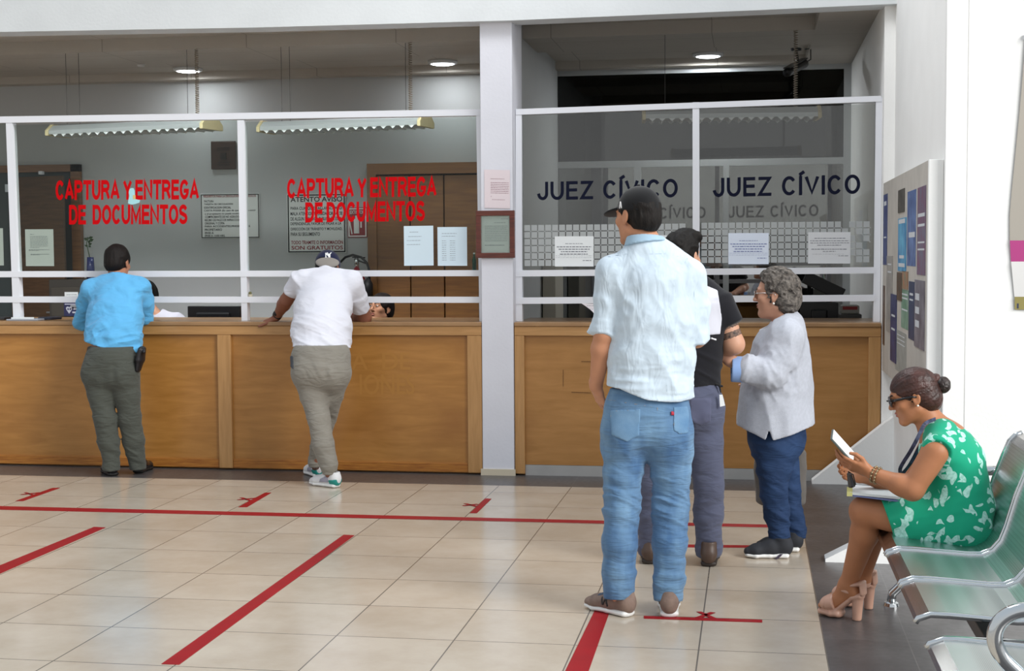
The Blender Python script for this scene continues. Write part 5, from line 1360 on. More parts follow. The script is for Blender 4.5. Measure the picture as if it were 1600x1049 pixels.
    q = Vol(H.c-.25, H.c+.25, .0035)
    q.add(H.E((0, .105, .030), (.072, .085, .012), -.18), .0); q.sub(H.E((0, -.014, .02), (.078, .098, .1)), 0)
    emit(q, 'brim', bk, cap, 1)
    q = Vol(H.c-.2, H.c+.2, .004); q.add(H.E((0, -.014, .128), (.009, .009, .006)), 0); emit(q, 'button', bk, cap, 0)
    p = H(-.083, .004, .048)
    lg = Vol(p-.06, p+.06, .0016)
    for a, b in (((0, -.014), (.006, .010)), ((.006, .010), (.012, -.014)), ((.002, -.005), (.011, -.006))):
        lg.add(seg(p+H.f*a[0]+H.u*a[1], p+H.f*b[0]+H.u*b[1], .0032, .0032), 0)
    emit(lg, 'emblem', mat('white thread', 'E6E6E6', 0.7), cap, 0)
    hm = hair_mat('black brown hair', '1B1613', '0D0B0A')
    q = Vol(H.c-.2, H.c+.2, .0035); cap_hair(q, H, .005)
    q.sub(H.E((0, .095, -.035), (.085, .075, .12)), .01); q.cut(H(0, -.06, -.062), unit(-H.u+H.f*.25)); q.cut(H(0, 0, .05), H.u)
    for s in (-1, 1): q.sub(H.E((s*.088, .002, -.006), (.022, .026, .036)), .006)
    Q = H.R
    q.displace(lambda P: .006*(ridge((P-H.c)@Q.T*np.array([60, 40, 16]), 3)-.6), .02)
    emit(q, 'hair', hm, t, 1)
    bd = Vol(H.c-.2, H.c+.2, .0035); bd.add(H.E((0, .070, -.094), (.034, .028, .026)), .01); bd.sub(H.E((0, .09, -.055), (.028, .03, .014)), .004)
    bd.displace(lambda P: .003*(vnoise(P*160, 5)-.5), .02)
    emit(bd, 'beard', hm, t, 1)
    br = mat('taupe suede', '8A7468', 0.85, c2='6E5C54', vscale=20, bump=.1, bscale=200); wsole = mat('white rubber', 'E2E2E0', 0.5)
    nav = mat('navy mesh', '3C4A5E', 0.8)
    for heel, toe in (FL, FR):
        toe = heel+unit(toe-heel)*.29
        sh, sv, P, s = shoe(t, heel, toe, br, wsole, high=.01)
        pq = [P(.42, .3, -.022), P(.66, .3, -.026), P(.66, .3, .026), P(.42, .3, .022)]
        emit(sv.patch(.002, pq, (0, 0, 1)), 'mesh_panel', nav, sh, 1)
        for sg_ in (-1, 1):
            m_ = MB()
            for k in range(4):
                a = P(.38+.07*k, .088-.012*k, -.022); b = P(.40+.07*k, .088-.012*k, .022); m_.tube([a, (a+b)/2+V3(0, 0, .006), b], .0032, 6)
        obj('laces', m_, mat('dark laces', '2A2A2E', 0.8), sh, smooth=True)
        # letter shaped side mark
        sgn = 1 if s@(CAMP-heel) > 0 else -1
        mk = []
        for a, b in (((.40, .035), (.43, .072)), ((.43, .072), (.50, .038)), ((.50, .038), (.53, .072))):
            p0, p1 = P(a[0], a[1], sgn*.2), P(b[0], b[1], sgn*.2); wv = unit(p1-p0); nn = unit(np.cross(wv, s))*.005; mk.append([p0-nn, p1-nn, p1+nn, p0+nn])
        for w in mk: emit(sv.patch(.003, w, s*sgn, depth=0.0), 'side_mark', mat('black mark', '1C1C20', 0.6), sh, 0)
    # sheet he holds in front of him
    a, b, c, d = A(908, 474, Y+.40), A(985, 478, Y+.40), A(985, 512, Y+.36), A(934, 509, Y+.36)
    V = []; n = 8
    for i in range(n+1):
        for j in range(n+1):
            u, w = i/n, j/n; p = (a*(1-u)+b*u)*(1-w)+(d*(1-u)+c*u)*w; V.append(p+V3(.022*math.sin(math.pi*w)*(1-u), .02*math.sin(math.pi*w), 0))
    Fc = [(i*(n+1)+j, i*(n+1)+j+1, (i+1)*(n+1)+j+1, (i+1)*(n+1)+j) for i in range(n) for j in range(n)]
    V2 = [p+V3(0, .001, 0) for p in V]; o_ = len(V)
    sh = obj('paper_sheet', MB().add(V+V2, Fc+[tuple(reversed([q+o_ for q in f])) for f in Fc]), mat('pinkish white paper', 'E6E1E6', 0.7), smooth=True)
    tag(sh, 'white sheet of paper held in front of the man in the black cap', 'paper')
    m_ = MB(); scribble(m_, a+V3(.02, -.002, -.04), V3(.12, 0, 0), V3(0, 0, .04), V3(0, -1, 0), [(.3, .05, .5, .1), (.7, .1, .9, .1)], lift=.003, seed=9); obj('print', m_, ink, sh)
    return t
man_front()
def face_parts(t, H, iris='2A1A12', brow='1E1512', lip='8E4F48', lids=True):
    ew = mat('eye white', 'DAD4CE', 0.25); ir = mat('iris '+iris, iris, 0.15); bm = mat('brow '+brow, brow, 0.8); lm = mat('lip '+lip, lip, 0.45)
    for s in (-1, 1):
        v = Vol(H(s*.031, .085, .010)-.03, H(s*.031, .085, .010)+.03, .0014); v.add(H.E((s*.031, .0835, .0105), (.0125, .0112, .0062)), 0); e = emit(v, 'eye', ew, t, 0)
        v = Vol(H(s*.031, .09, .010)-.02, H(s*.031, .09, .010)+.02, .0012); v.add(H.E((s*.031, .0925, .0108), (.0052, .0030, .0052)), 0); emit(v, 'iris', ir, e, 0)
        v = Vol(H(s*.031, .09, .03)-.05, H(s*.031, .09, .03)+.05, .0016); v.add(H.S((s*.014, .0965, .0285), (s*.032, .0905, .0345), .0040, .0038), .003); v.add(H.S((s*.032, .0905, .0345), (s*.047, .0800, .0300), .0038, .0020), .003); emit(v, 'eyebrow', bm, t, 0)
    v = Vol(H(0, .09, -.057)-.045, H(0, .09, -.057)+.045, .0016)
    v.add(H.E((0, .0895, -.0515), (.0225, .0118, .0058)), .003); v.add(H.E((0, .0875, -.063), (.0195, .0118, .0068)), .003); v.sub(H.E((0, .102, -.0572), (.024, .012, .0014)), .001)
    emit(v, 'lips', lm, t, 0)

# ---------------------------------------------------------------- man in blue shirt leaning on the long counter
def man_blue():
    fl, fr_ = at_z(162, 745), at_z(217, 741)
    t = person('person', (fl[0]/2+fr_[0]/2, 9.45), 'man in sky blue long-sleeved shirt and grey trousers leaning on the long counter')
    S1 = skin('warm brown skin', 'A8745A')
    head = A(184, 411, 9.80); H = Frame(head, (.05, .97, -.22), (0, .1, 1), 1.03)
    neck = A(184, 436, 9.74); chest = A(179, 470, 9.64); waist = A(176, 528, 9.50); pel = A(174, 562, 9.43)
    shL, shR = A(143, 452, 9.68), A(218, 449, 9.70); elL, elR = A(129, 503, 9.80), A(227, 494, 9.83); wrL, wrR = A(160, 500, 10.00), A(205, 499, 10.02)
    hiL, hiR = A(154, 590, 9.42), A(195, 592, 9.44); knL, knR = A(164, 655, 9.40), A(203, 654, 9.47); anL, anR = A(174, 724, 9.44), A(215, 723, 9.53)
    side = V3(1, 0, 0); HL = (at_z(179, 745), at_z(148, 736)); HR = (at_z(213, 741), at_z(231, 733))
    HL = (HL[0], HL[0]+unit(HL[1]-HL[0]+V3(0, .09, 0))*.28); HR = (HR[0], HR[0]+unit(HR[1]-HR[0]+V3(0, .12, 0))*.28)
    lo = np.min([head, elL, anL, hiL, HL[1], HR[1]], 0)-.14; hi = np.max([head, elR, wrR, wrL, anR, HL[1], HR[1]], 0)+.16; lo[2] = 0
    v = Vol(lo, hi, .0058)
    head_sdf(v, H); v.add(seg(H(0, -.02, -.06), neck, .054, .060), .03)
    v.add(seg(neck+V3(0, -.02, -.04), chest, (.08, .06), (.15, .11), side), .03); v.chain([chest, waist, pel], [(.15, .11), (.145, .12), (.15, .11)], side, .03)
    for a in (shL, shR): v.add(seg(neck+V3(0, -.02, -.07), a, .04, .052), .03)
    arm_sdf(v, shL, elL, wrL); arm_sdf(v, shR, elR, wrR); leg_sdf(v, hiL, knL, anL); leg_sdf(v, hiR, knR, anR)
    hand_sdf(v, wrL, V3(.5, .8, -.05), V3(0, 0, 1), V3(.8, -.5, 0), curl=(15, 20, 15)); hand_sdf(v, wrR, V3(-.5, .8, -.05), V3(0, 0, 1), V3(-.8, -.5, 0), curl=(15, 20, 15))
    foot_sdf(v, anL, HL[1], HL[0]); foot_sdf(v, anR, HR[1], HR[0])
    emit(v, 'body', S1, t, 1)
    sm = cloth('sky blue shirt cloth', '5FABDA', var=.04, wr=(.7, (6, 6, 11), (.5, .7, 0)))
    lo = np.min([elL, waist, shL, pel], 0)-.12; hi = np.max([elR, shR, neck, wrR], 0)+.12
    v = Vol(lo, hi, .0065)
    v.chain([A(184, 444, 9.70), A(181, 462, 9.66), A(180, 495, 9.58), A(177, 525, 9.52), A(174, 565, 9.45)], [(.13, .085), (.185, .12), (.190, .14), (.188, .155), (.190, .15)], side, .05)
    nb = A(184, 434, 9.73)
    v.add(seg(nb, shL+V3(.02, 0, .0), .058, .068), .05); v.add(seg(nb, shR+V3(-.02, 0, .0), .058, .068), .05)
    for a, b, c, sx in ((shL, elL, wrL, -1), (shR, elR, wrR, 1)):
        v.add(seg(a, (a+b)/2+V3(sx*.012, 0, 0), .075, .068), .04); v.add(seg((a+b)/2+V3(sx*.012, 0, 0), b, .068, .056), .02)
        v.add(seg(b, b*.3+c*.7, .054, .042), .02); v.add(seg(b*.3+c*.7, c, (.042, .042), (.040, .040), V3(0, 0, 1), .01), .01)
    f1 = folds(.020, (7, 7, 7), 51); f2 = folds(.024, (5, 5, 20), 57)
    def w(P):
        zz = (P[:, 2]-waist[2])/.2
        return f1(P@np.array([[1, 0, .9], [0, 1, 0], [-.7, 0, 1]]).T)*.8+f2(P@np.array([[1, 0, 0], [0, 1, 0], [-.45, .2, 1]]).T)*np.clip(1-zz, 0, 1)
    v.displace(w)
    hx = np.array([A(p, 500, 9.4)[0] for p in (120, 133, 160, 185, 205, 214, 225)]); hz = np.array([A(170, p, 9.36)[2] for p in (531, 534.5, 541.5, 547, 553, 555, 552)])
    v.a = np.maximum(v.a, (np.interp(v.g[0], hx, hz)[:, None, None]-v.g[2][None, None, :]).astype(np.float32)*np.ones((1, len(v.g[1]), 1), np.float32))
    # the tail line only shapes the torso: put the forearms back
    for b, c in ((elL, wrL), (elR, wrR)):
        v.add(seg(b, b*.3+c*.7, .054, .042), .005)
    v.cut(neck+V3(0, 0, .012), unit(V3(0, .35, 1)))
    s = emit(v, 'shirt', sm, t, 2)
    q = Vol(neck-.13, neck+.13, .005); q.add(seg(neck+V3(0, -.005, -.02), neck+V3(0, .01, .035), (.080, .075), (.068, .066), side, .006), 0); q.sub(seg(neck+V3(0, 0, -.06), neck+V3(0, .012, .08), (.066, .062), (.060, .058), side), 0)
    emit(q, 'collar', sm, s, 1)
    tm = cloth('grey twill', '4A4D47', var=.05, wr=(.5, (7, 7, 26), (.3, .4, 0)))
    lo = np.min([hiL, knL, anL], 0)-.14; hi = np.max([hiR, knR, anR, waist], 0)+.16; lo[2] = .03
    v = Vol(lo, hi, .0065)
    v.chain([A(175, 545, 9.46), A(174, 562, 9.43), A(174, 580, 9.42)], [(.168, .13), (.182, .14), (.182, .135)], side, .03)
    for hp, kn, an, sx in ((hiL, knL, anL, -1), (hiR, knR, anR, 1)):
        v.add(ell(hp+V3(0, -.05, .04), (.095, .085, .11)), .035)
        v.chain([hp+V3(sx*.004, 0, .02), hp*.6+kn*.4, kn, kn*.5+an*.5, an+V3(0, 0, .0)], [.102, .090, .075, .070, .061], None, .02, .04)
        v.add(seg(an, an+V3(0, 0, -.045), (.062, .062), (.061, .061), side, .01), .01)
    fk = folds(.016, (5, 5, 18), 61); fs = folds(.013, (6, 6, 9), 63)
    def w(P):
        z = P[:, 2]; return fk(P@np.array([[1, 0, 0], [0, 1, 0], [.5, .3, 1]]).T)*(np.exp(-((z-.16)/.13)**2)+.6*np.exp(-((z-knL[2])/.14)**2))+fs(P@np.array([[1, 0, .9], [0, 1, 0], [-.8, 0, 1]]).T)*np.exp(-((z-hiL[2])/.13)**2)
    v.displace(w); v.cut(A(175, 541, 9.46), (0, 0, 1))
    v.sub(seg(A(176, 560, 9.27), A(177, 600, 9.29), .006, .012), .03)
    tr = emit(v, 'trousers', tm, t, 2)
    yv = 9.0
    for (x0, y0, x1, y1) in ((139, 560, 166, 562), (193, 566, 213, 568)):
        p, q_ = A(x0, y0, yv), A(x1, y1, yv); rr = unit(p-CAMP); n = V3(0, 0, .0035); emit(v.patch(.002, [p-n, q_-n, q_+n, p+n], rr, depth=.6), 'pocket_slit', mat('dark pocket edge', '3E403B', 0.8), tr, 0)
    q = Vol(lo, hi, .006); q.chain([A(175, 543, 9.46), A(174.5, 549, 9.45)], [(.172, .134), (.176, .137)], side, .01); q.cut(A(175, 541.5, 9.46), (0, 0, 1)); q.cut(A(175, 549.5, 9.46), (0, 0, -1))
    emit(q, 'belt', mat('black leather', '17161A', 0.45), t, 0)
    q = Vol(A(219, 565, 9.42)-.2, A(219, 565, 9.42)+.2, .004); a, b, c = A(222, 546, 9.42), A(219, 562, 9.42), A(216, 578, 9.42)
    q.add(seg(a, b, (.022, .05), (.028, .055), side), 0); q.add(seg(b, c, (.026, .05), (.016, .036), side), .01); q.add(seg(A(223, 545, 9.44), A(225, 550, 9.38), .012, .012), .01)
    emit(q, 'holster', mat('black leather', '17161A', 0.45), t, 1)
    hm = hair_mat('dark brown hair', '19120F', '0D0908')
    q = Vol(H.c-.2, H.c+.2, .0045); cap_hair(q, H, .010); q.sub(H.E((0, .10, -.035), (.085, .072, .12)), .01); q.cut(H(0, -.06, -.068), unit(-H.u+H.f*.2))
    for s_ in (-1, 1): q.sub(H.E((s_*.09, .004, -.008), (.022, .03, .040)), .006)
    q.displace(lambda P: .007*(ridge((P-H.c)@H.R.T*np.array([40, 30, 20]), 3)-.6), .02); emit(q, 'hair', hm, t, 1)
    bl = mat('polished black leather', '141214', 0.25, coat=.4); so = mat('black sole', '101010', 0.6)
    for he, to in (HL, HR): shoe(t, he, to, bl, so, .006)
man_blue()

# ---------------------------------------------------------------- man in white shirt and backwards cap leaning over the long counter
def man_white():
    t = person('person', (-2.87, 9.25), 'man in white polo shirt, khaki trousers and backwards navy cap bent over the long counter')
    S1 = skin('dark brown skin', '8A5844')
    head = A(512, 420.5, 9.80); H = Frame(head, (.04, .85, -.53), (0, .5, .8), 1.03)
    neck = A(511, 430, 9.70); chest = A(506, 465, 9.56); waist = A(503, 522, 9.36); pel = A(501, 560, 9.25)
    shL, shR = A(470, 436, 9.62), A(551, 441, 9.64); elL, wrL = A(447, 470, 9.70), A(434, 492, 9.83)
    elR, wrR = A(570, 496, 9.84), A(548, 500, 10.0)
    hiL, hiR = A(484, 590, 9.24), A(523, 592, 9.26); knL, knR = A(498, 655, 9.18), A(511, 652, 9.40); anL, anR = A(514, 735, 9.14), A(492, 724, 9.47)
    side = V3(1, 0, 0); HL = (at_z(531, 763), at_z(479, 756)); HR = (at_z(500, 747), at_z(477, 739))
    HL = (HL[0], HL[0]+unit(HL[1]-HL[0])*.285); HR = (HR[0], HR[0]+unit(HR[1]-HR[0]+V3(0, .02, 0))*.28)
    lo = np.min([head, wrL-.1, anR, hiL, HL[1], HR[1]], 0)-.13; hi = np.max([head, elR, wrR, anL], 0)+.16; lo[2] = 0
    v = Vol(lo, hi, .0052)
    head_sdf(v, H); v.add(seg(H(0, -.02, -.06), neck, .054, .060), .03)
    v.add(seg(neck+V3(0, -.03, -.03), chest, (.08, .06), (.15, .11), side), .03); v.chain([chest, waist, pel], [(.15, .11), (.15, .12), (.15, .11)], side, .03)
    for a in (shL, shR): v.add(seg(neck+V3(0, -.03, -.05), a, .04, .052), .03)
    arm_sdf(v, shL, elL, wrL, (.054, .046, .046, .031)); arm_sdf(v, shR, elR, wrR, (.054, .047, .047, .031)); leg_sdf(v, hiL, knL, anL); leg_sdf(v, hiR, knR, anR)
    hand_sdf(v, A(430, 498, 9.84), unit(A(412, 503, 9.86)-A(430, 498, 9.84)), V3(.1, -.25, 1), V3(.1, -.9, .1), curl=(8, 10, 8), thumb=(.75, .6, -.1), spread=.14)
    v.add(seg(wrL, A(430, 498, 9.84), .029, .026), .015)
    hand_sdf(v, wrR, V3(-.6, .6, -.05), V3(0, 0, 1), V3(-.7, -.6, 0), curl=(15, 20, 15))
    foot_sdf(v, anL, HL[1], HL[0]); foot_sdf(v, anR, HR[1], HR[0])
    emit(v, 'body', S1, t, 1)
    sm = cloth('white pique cotton', 'D9DAE3', var=.02, wr=(.3, (7, 7, 16), (.3, .3, 0)))
    lo = np.min([A(445, 460, 9.6), waist, pel], 0)-.12; hi = np.max([elR, shR, neck], 0)+.12
    v = Vol(lo, hi, .0062)
    v.chain([A(511, 436, 9.68), A(508, 450, 9.63), A(505, 480, 9.52), A(503, 515, 9.40), A(501, 548, 9.30)], [(.13, .085), (.185, .125), (.190, .145), (.192, .155), (.195, .15)], side, .05)
    nb = A(511, 431, 9.71); v.add(seg(nb, shL+V3(.02, 0, 0), .058, .070), .05); v.add(seg(nb, shR+V3(-.02, 0, 0), .058, .070), .05)
    el = A(455, 456, 9.665); v.add(seg(shL, el, (.076, .076), (.066, .062), V3(0, 1, 0), .014), .035)
    er = A(563, 484, 9.79); v.add(seg(shR, (shR+er)/2, .078, .072), .035); v.add(seg((shR+er)/2, er, (.072, .072), (.066, .066), V3(0, 1, 0), .014), .02)
    f1 = folds(.014, (6, 6, 8), 71); f2 = folds(.024, (4, 4, 18), 77)
    v.displace(lambda P: f1(P)*.7+f2(P@np.array([[1, 0, 0], [0, 1, 0], [.35, .3, 1]]).T)*np.clip((waist[2]+.22-P[:, 2])/.25, 0, 1))
    hx = np.array([A(p, 500, 9.25)[0] for p in (445, 455, 480, 505, 530, 548, 560)]); hz = np.array([A(500, p, 9.2)[2] for p in (544, 543.5, 540, 540, 543.5, 547, 548)])
    v.a = np.maximum(v.a, (np.interp(v.g[0], hx, hz)[:, None, None]-v.g[2][None, None, :]).astype(np.float32)*np.ones((1, len(v.g[1]), 1), np.float32))
    v.cut(neck+V3(0, 0, .02), unit(V3(0, .6, 1)))
    s = emit(v, 'shirt', sm, t, 2)
    q = Vol(neck-.14, neck+.14, .005); q.add(seg(neck+V3(0, -.03, -.035), neck+V3(0, .02, .03), (.085, .078), (.070, .068), side, .006), 0); q.sub(seg(neck+V3(0, -.03, -.06), neck+V3(0, .05, .08), (.066, .062), (.062, .058), side), 0)
    emit(q, 'collar', sm, s, 1)
    tm = cloth('khaki cotton', '87837A', var=.04, wr=(.5, (8, 8, 24), (.3, -.3, 0)))
    lo = np.min([hiL, anR, anL], 0)-.14; hi = np.max([hiR, knR, anL, pel], 0)+.16; lo[2] = .03; hi[2] = waist[2]+.05
    v = Vol(lo, hi, .006)
    v.chain([A(502, 540, 9.31), A(501, 558, 9.26), A(502, 580, 9.23)], [(.178, .135), (.196, .15), (.196, .15)], side, .03)
    for hp, kn, an, r in ((hiL, knL, anL, (.106, .092, .072, .069, .054)), (hiR, knR, anR, (.104, .080, .062, .060, .048))):
        v.add(ell(hp+V3(0, -.05, .04), (.10, .095, .115)), .035)
        v.chain([hp+V3(0, 0, .02), hp*.6+kn*.4, kn, kn*.5+an*.5+V3(0, -.012, 0), an+V3(0, 0, .035)], r, None, .02, .04)
        v.add(seg(an+V3(0, 0, .035), an+V3(0, 0, .0), r[4]*.98, .045), .01)
    fk = folds(.016, (6, 6, 18), 81); fs = folds(.010, (13, 6, 4), 83)
    v.displace(lambda P: fk(P@np.array([[1, 0, 0], [0, 1, 0], [.4, .3, 1]]).T)*(np.exp(-((P[:, 2]-.16)/.11)**2)+.7*np.exp(-((P[:, 2]-knL[2])/.14)**2))+fs(P@np.array([[1, 0, .5], [0, 1, 0], [0, 0, 1]]).T)*np.exp(-((P[:, 2]-hiL[2]-.06)/.10)**2)*.8)
    v.sub(seg(A(508, 555, 9.08), A(509, 600, 9.08), .006, .012), .03)
    for an in (anL, anR): v.cut(an+V3(0, 0, -.01), (0, 0, -1), lo=an-.13, hi=an+V3(.13, .13, .03))
    v.cut(A(502, 538, 9.31), (0, 0, 1))
    tr = emit(v, 'trousers', tm, t, 2)
    for an, r in ((anL, .048), (anR, .046)):
        q = Vol(an-.1, an+.1, .005); q.add(seg(an+V3(0, 0, .012), an+V3(0, 0, -.022), (r, r), (r*.95, r*.95), side, .01), 0); emit(q, 'elastic_cuff', tm, tr, 1)
    q = v.patch(.004, [A(449, 556, 8.9), A(458, 556, 8.9), A(459, 578, 8.9), A(454, 574, 8.9)], unit(A(454, 565, 8.9)-CAMP), depth=.8); emit(q, 'side_pocket', mat('dark pocket', '4C5158', 0.8), tr, 1)
    # cap worn back to front
    nv = cloth('navy cap cloth', '1D2240', rough=.7); gr = cloth('grey brim cloth', '8B8680', rough=.7)
    q = Vol(H.c-.2, H.c+.2, .004); q.add(H.E((0, -.012, .034), (.085, .106, .094)), 0); q.cut(H(0, 0, .012), -H.u); cap = emit(q, 'cap', nv, t, 1)
    q = Vol(H.c-.25, H.c+.25, .004); bc = A(511.5, 410.5, 9.695); q.add(ell(bc, (.086, .044, .020), np.stack([unit(V3(1, 0, -.10)), unit(V3(-.05, -.62, -.78)), unit(V3(.05, -.78, .62))])), 0); q.sub(H.E((0, -.012, .02), (.078, .098, .09)), 0); emit(q, 'brim', gr, cap, 1)
    # interlocked letters stitched on the panel
    wt = mat('white thread', 'E6E6E6', 0.7)
    c0 = A(513.2, 399.3, 9.6); k = (A(523, 398, 9.6)[0]-A(503, 398, 9.6)[0])/20
    fr_ = Frame(c0, V3(0, -1, 0)); strokes = [((-4, -3), (-4.5, 4)), ((-4.5, 4), (2.2, -3.6)), ((2.2, -3.6), (2.4, 3.4)), ((-2.0, 4.6), (0.6, .6)), ((4.8, 4.6), (0.6, .6)), ((0.6, .6), (0.9, -4.6)), ((-5.4, -3.2), (-2.8, -3.2)), ((-.6, -4.8), (2.4, -4.8))]
    g = Vol(H.c-.2, H.c+.2, .0022); g.a = None
    base = Vol(c0-V3(.06, .1, .06), c0+V3(.06, .3, .06), .0024); base.add(H.E((0, -.012, .034), (.085, .106, .094)), 0)
    acc = None
    for a, b in strokes:
        p, q_ = c0+V3(a[0]*k, 0, a[1]*k), c0+V3(b[0]*k, 0, b[1]*k); rr = unit(c0-CAMP); n = unit(np.cross(q_-p, rr))*k*.75
        pt = base.patch(.003, [p-n, q_-n, q_+n, p+n], rr, thick=.005); acc = pt if acc is None else acc
        if acc is not pt: acc.a = np.minimum(acc.a, pt.a)
    # keep the side towards the hall only
    acc.cut(H.c+V3(0, -.02, 0), V3(0, 1, 0)); emit(acc, 'emblem', wt, cap, 0)
    hm = hair_mat('black hair', '16120F', '0B0908')
    q = Vol(H.c-.2, H.c+.2, .0045); cap_hair(q, H, .004); q.sub(H.E((0, .10, -.035), (.085, .072, .12)), .01); q.cut(H(0, -.06, -.055), unit(-H.u+H.f*.2)); q.cut(H(0, 0, .03), H.u)
    for s_ in (-1, 1): q.sub(H.E((s_*.09, .004, -.008), (.022, .03, .040)), .006)
    emit(q, 'hair', hm, t, 1)
    # watch
    q = Vol(wrL-.09, wrL+.09, .003); d = unit(A(430, 498, 9.84)-wrL); c = wrL+d*.002
    q.add(seg(c-d*.012, c+d*.012, (.036, .034), (.036, .034), V3(0, 0, 1), .012), 0); q.sub(seg(c-d*.05, c+d*.05, .0285, .0285), 0); q.add(seg(c+V3(0, -.034, .012), c+V3(0, -.040, .014), .019, .019), .002)
    emit(q, 'wristwatch', mat('black rubber strap', '151517', 0.4), t, 1)
    wm = mat('white mesh sneaker', 'D9DADC', 0.7, var=.04); so = mat('white rubber', 'E2E2E0', 0.5); te = mat('teal rubber', '1F8F86', 0.5); gy = mat('grey suede', '9A98A6', 0.8)
    for he, to in (HL, HR):
        sh, sv, P, s = shoe(t, he, to, wm, so, .0045)
        emit(sv.patch(.003, [P(.02, -.1, .0)+s*.2, P(.24, .01)+s*.2, P(.24, .052)+s*.2, P(.02, .06)+s*.2], s), 'heel_cup', te, sh, 0)
        emit(sv.patch(.0025, [P(.25, .035)+s*.2, P(.55, .03)+s*.2, P(.50, .055)+s*.2, P(.25, .085)+s*.2], s), 'side_overlay', gy, sh, 0)
man_white()
# ---------------------------------------------------------------- tattooed man between the front man and the woman in grey
def man_tattoo():
    t = person('person', (-.35, 7.12), 'black-haired man in black and white polo shirt and slate trousers with tattooed bent arm')
    S1 = skin('light tan skin', 'C4947A')
    head = A(1066, 402, 7.13); H = Frame(head, (.42, .90, -.05), (0, 0, 1), 1.03)
    neck = A(1071, 437, 7.10); chest = A(1072, 490, 7.10); waist = A(1070, 565, 7.11); pel = A(1068, 618, 7.12)
    shL, shR = A(1018, 468, 7.08), A(1122, 470, 7.12); elR, wrR = A(1147, 538, 7.10), A(1100, 560, 7.33); elL, wrL = A(1008, 545, 7.14), A(1045, 560, 7.36)
    hiL, hiR = A(1040, 645, 7.11), A(1097, 647, 7.13); knL, knR = A(1022, 755, 7.10), A(1107, 757, 7.11); anL, anR = A(1017, 850, 7.13), A(1107, 852, 7.13)
    side = V3(1, 0, 0); HL = (at_z(1015, 884), at_z(1013, 850)); HR = (at_z(1107, 888), at_z(1113, 854))
    HL = (HL[0], HL[0]+unit(HL[1]-HL[0])*.285); HR = (HR[0], HR[0]+unit(HR[1]-HR[0])*.285)
    lo = np.min([head, elL, anL, HL[1]], 0)-.14; hi = np.max([head, elR, wrR, HR[1]], 0)+.15; lo[2] = 0
    v = Vol(lo, hi, .005)
    head_sdf(v, H); v.add(seg(H(0, -.02, -.06), neck, .054, .060), .03)
    v.add(seg(neck+V3(0, 0, -.04), chest, (.08, .06), (.15, .11), side), .03); v.chain([chest, waist, pel], [(.15, .11), (.14, .11), (.15, .10)], side, .03)
    for a in (shL, shR): v.add(seg(neck+V3(0, 0, -.06), a, .04, .052), .03)
    arm_sdf(v, shL, elL, wrL); arm_sdf(v, shR, elR, wrR, (.058, .050, .048, .031)); leg_sdf(v, hiL, knL, anL); leg_sdf(v, hiR, knR, anR)
    hand_sdf(v, wrR, V3(-.8, .4, .1), V3(.2, .4, .9), V3(0, .5, .6), curl=(35, 40, 30)); hand_sdf(v, wrL, V3(.8, .4, .1), V3(-.2, .4, .9), V3(0, .5, .6), curl=(35, 40, 30))
    foot_sdf(v, anL, HL[1], HL[0]); foot_sdf(v, anR, HR[1], HR[0])
    body = emit(v, 'body', S1, t, 1)
    # tattoo bands round the upper arm
    ax = unit(elR-shR); s_ = unit(np.cross(ax, V3(0, 1, 0)))
    tt = mat('tattoo ink', '8F7262', 0.6, c2='2A2626', vscale=60, spec=.3, detail=2)
    for c, h in ((.60, .010), (.78, .017)):
        p = shR+(elR-shR)*c; q = v.patch(.0012, [p-s_*.09-ax*h, p+s_*.09-ax*h, p+s_*.09+ax*h, p-s_*.09+ax*h], V3(0, 1, 0)); emit(q, 'tattoo', tt, body, 0)
    sm = cloth('black pique cotton', '1B1B20', var=.05)
    lo = np.min([shL, elL, pel], 0)-.12; hi = np.max([shR, elR, neck], 0)+.12
    v = Vol(lo, hi, .006)
    v.chain([A(1071, 452, 7.10), A(1072, 475, 7.10), A(1072, 520, 7.10), A(1070, 560, 7.11), A(1069, 608, 7.12)], [(.13, .08), (.180, .125), (.180, .135), (.170, .13), (.175, .13)], side, .05)
    nb = A(1071, 440, 7.10); v.add(seg(nb, shL+V3(.02, 0, 0), .055, .068), .05); v.add(seg(nb, shR+V3(-.02, 0, 0), .055, .068), .05)
    for a, b in ((shR, A(1141, 507, 7.11)), (shL, A(1010, 507, 7.10))): v.add(seg(a, b, (.074, .074), (.067, .067), V3(0, 1, 0), .014), .035)
    f2 = folds(.014, (4, 4, 22), 91); v.displace(lambda P: f2(P@np.array([[1, 0, 0], [0, 1, 0], [.35, .3, 1]]).T)*np.clip((waist[2]+.15-P[:, 2])/.2, 0, 1))
    v.cut(A(1070, 605, 7.0), unit(V3(.02, 0, -1)), hi=A(1250, 560, 7.3)+V3(0, .3, 0)); v.cut(neck+V3(0, 0, .015), unit(V3(0, .2, 1)))
    sh = emit(v, 'shirt', sm, t, 2)
    pw = cloth('pale grey cotton', 'C9CAD4', var=.02); Yq = 6.8
    poly = [A(*p, Yq) for p in ((1046, 444), (1100, 444), (1124, 454), (1131, 500), (1128, 525), (1106, 527), (1060, 524), (1022, 520), (1018, 470))]
    emit(v.patch(.003, poly, unit(poly[0]-CAMP), depth=.42), 'back_panel', pw, sh, 1)
    poly = [A(*p, Yq) for p in ((1100, 443), (1120, 453), (1126, 500), (1123, 526), (1104, 528), (1096, 500))]
    p, q_ = A(1110, 528.5, Yq), A(1120, 531.5, Yq); n = V3(0, 0, .005); emit(v.patch(.004, [p-n, q_-n, q_+n, p+n], unit(p-CAMP), depth=.42), 'maker_mark', mat('white print', 'DEDEE2', 0.6), sh, 0)
    tm = cloth('slate cotton', '53576B', var=.05, wr=(.45, (7, 7, 22), (-.3, .3, 0)))
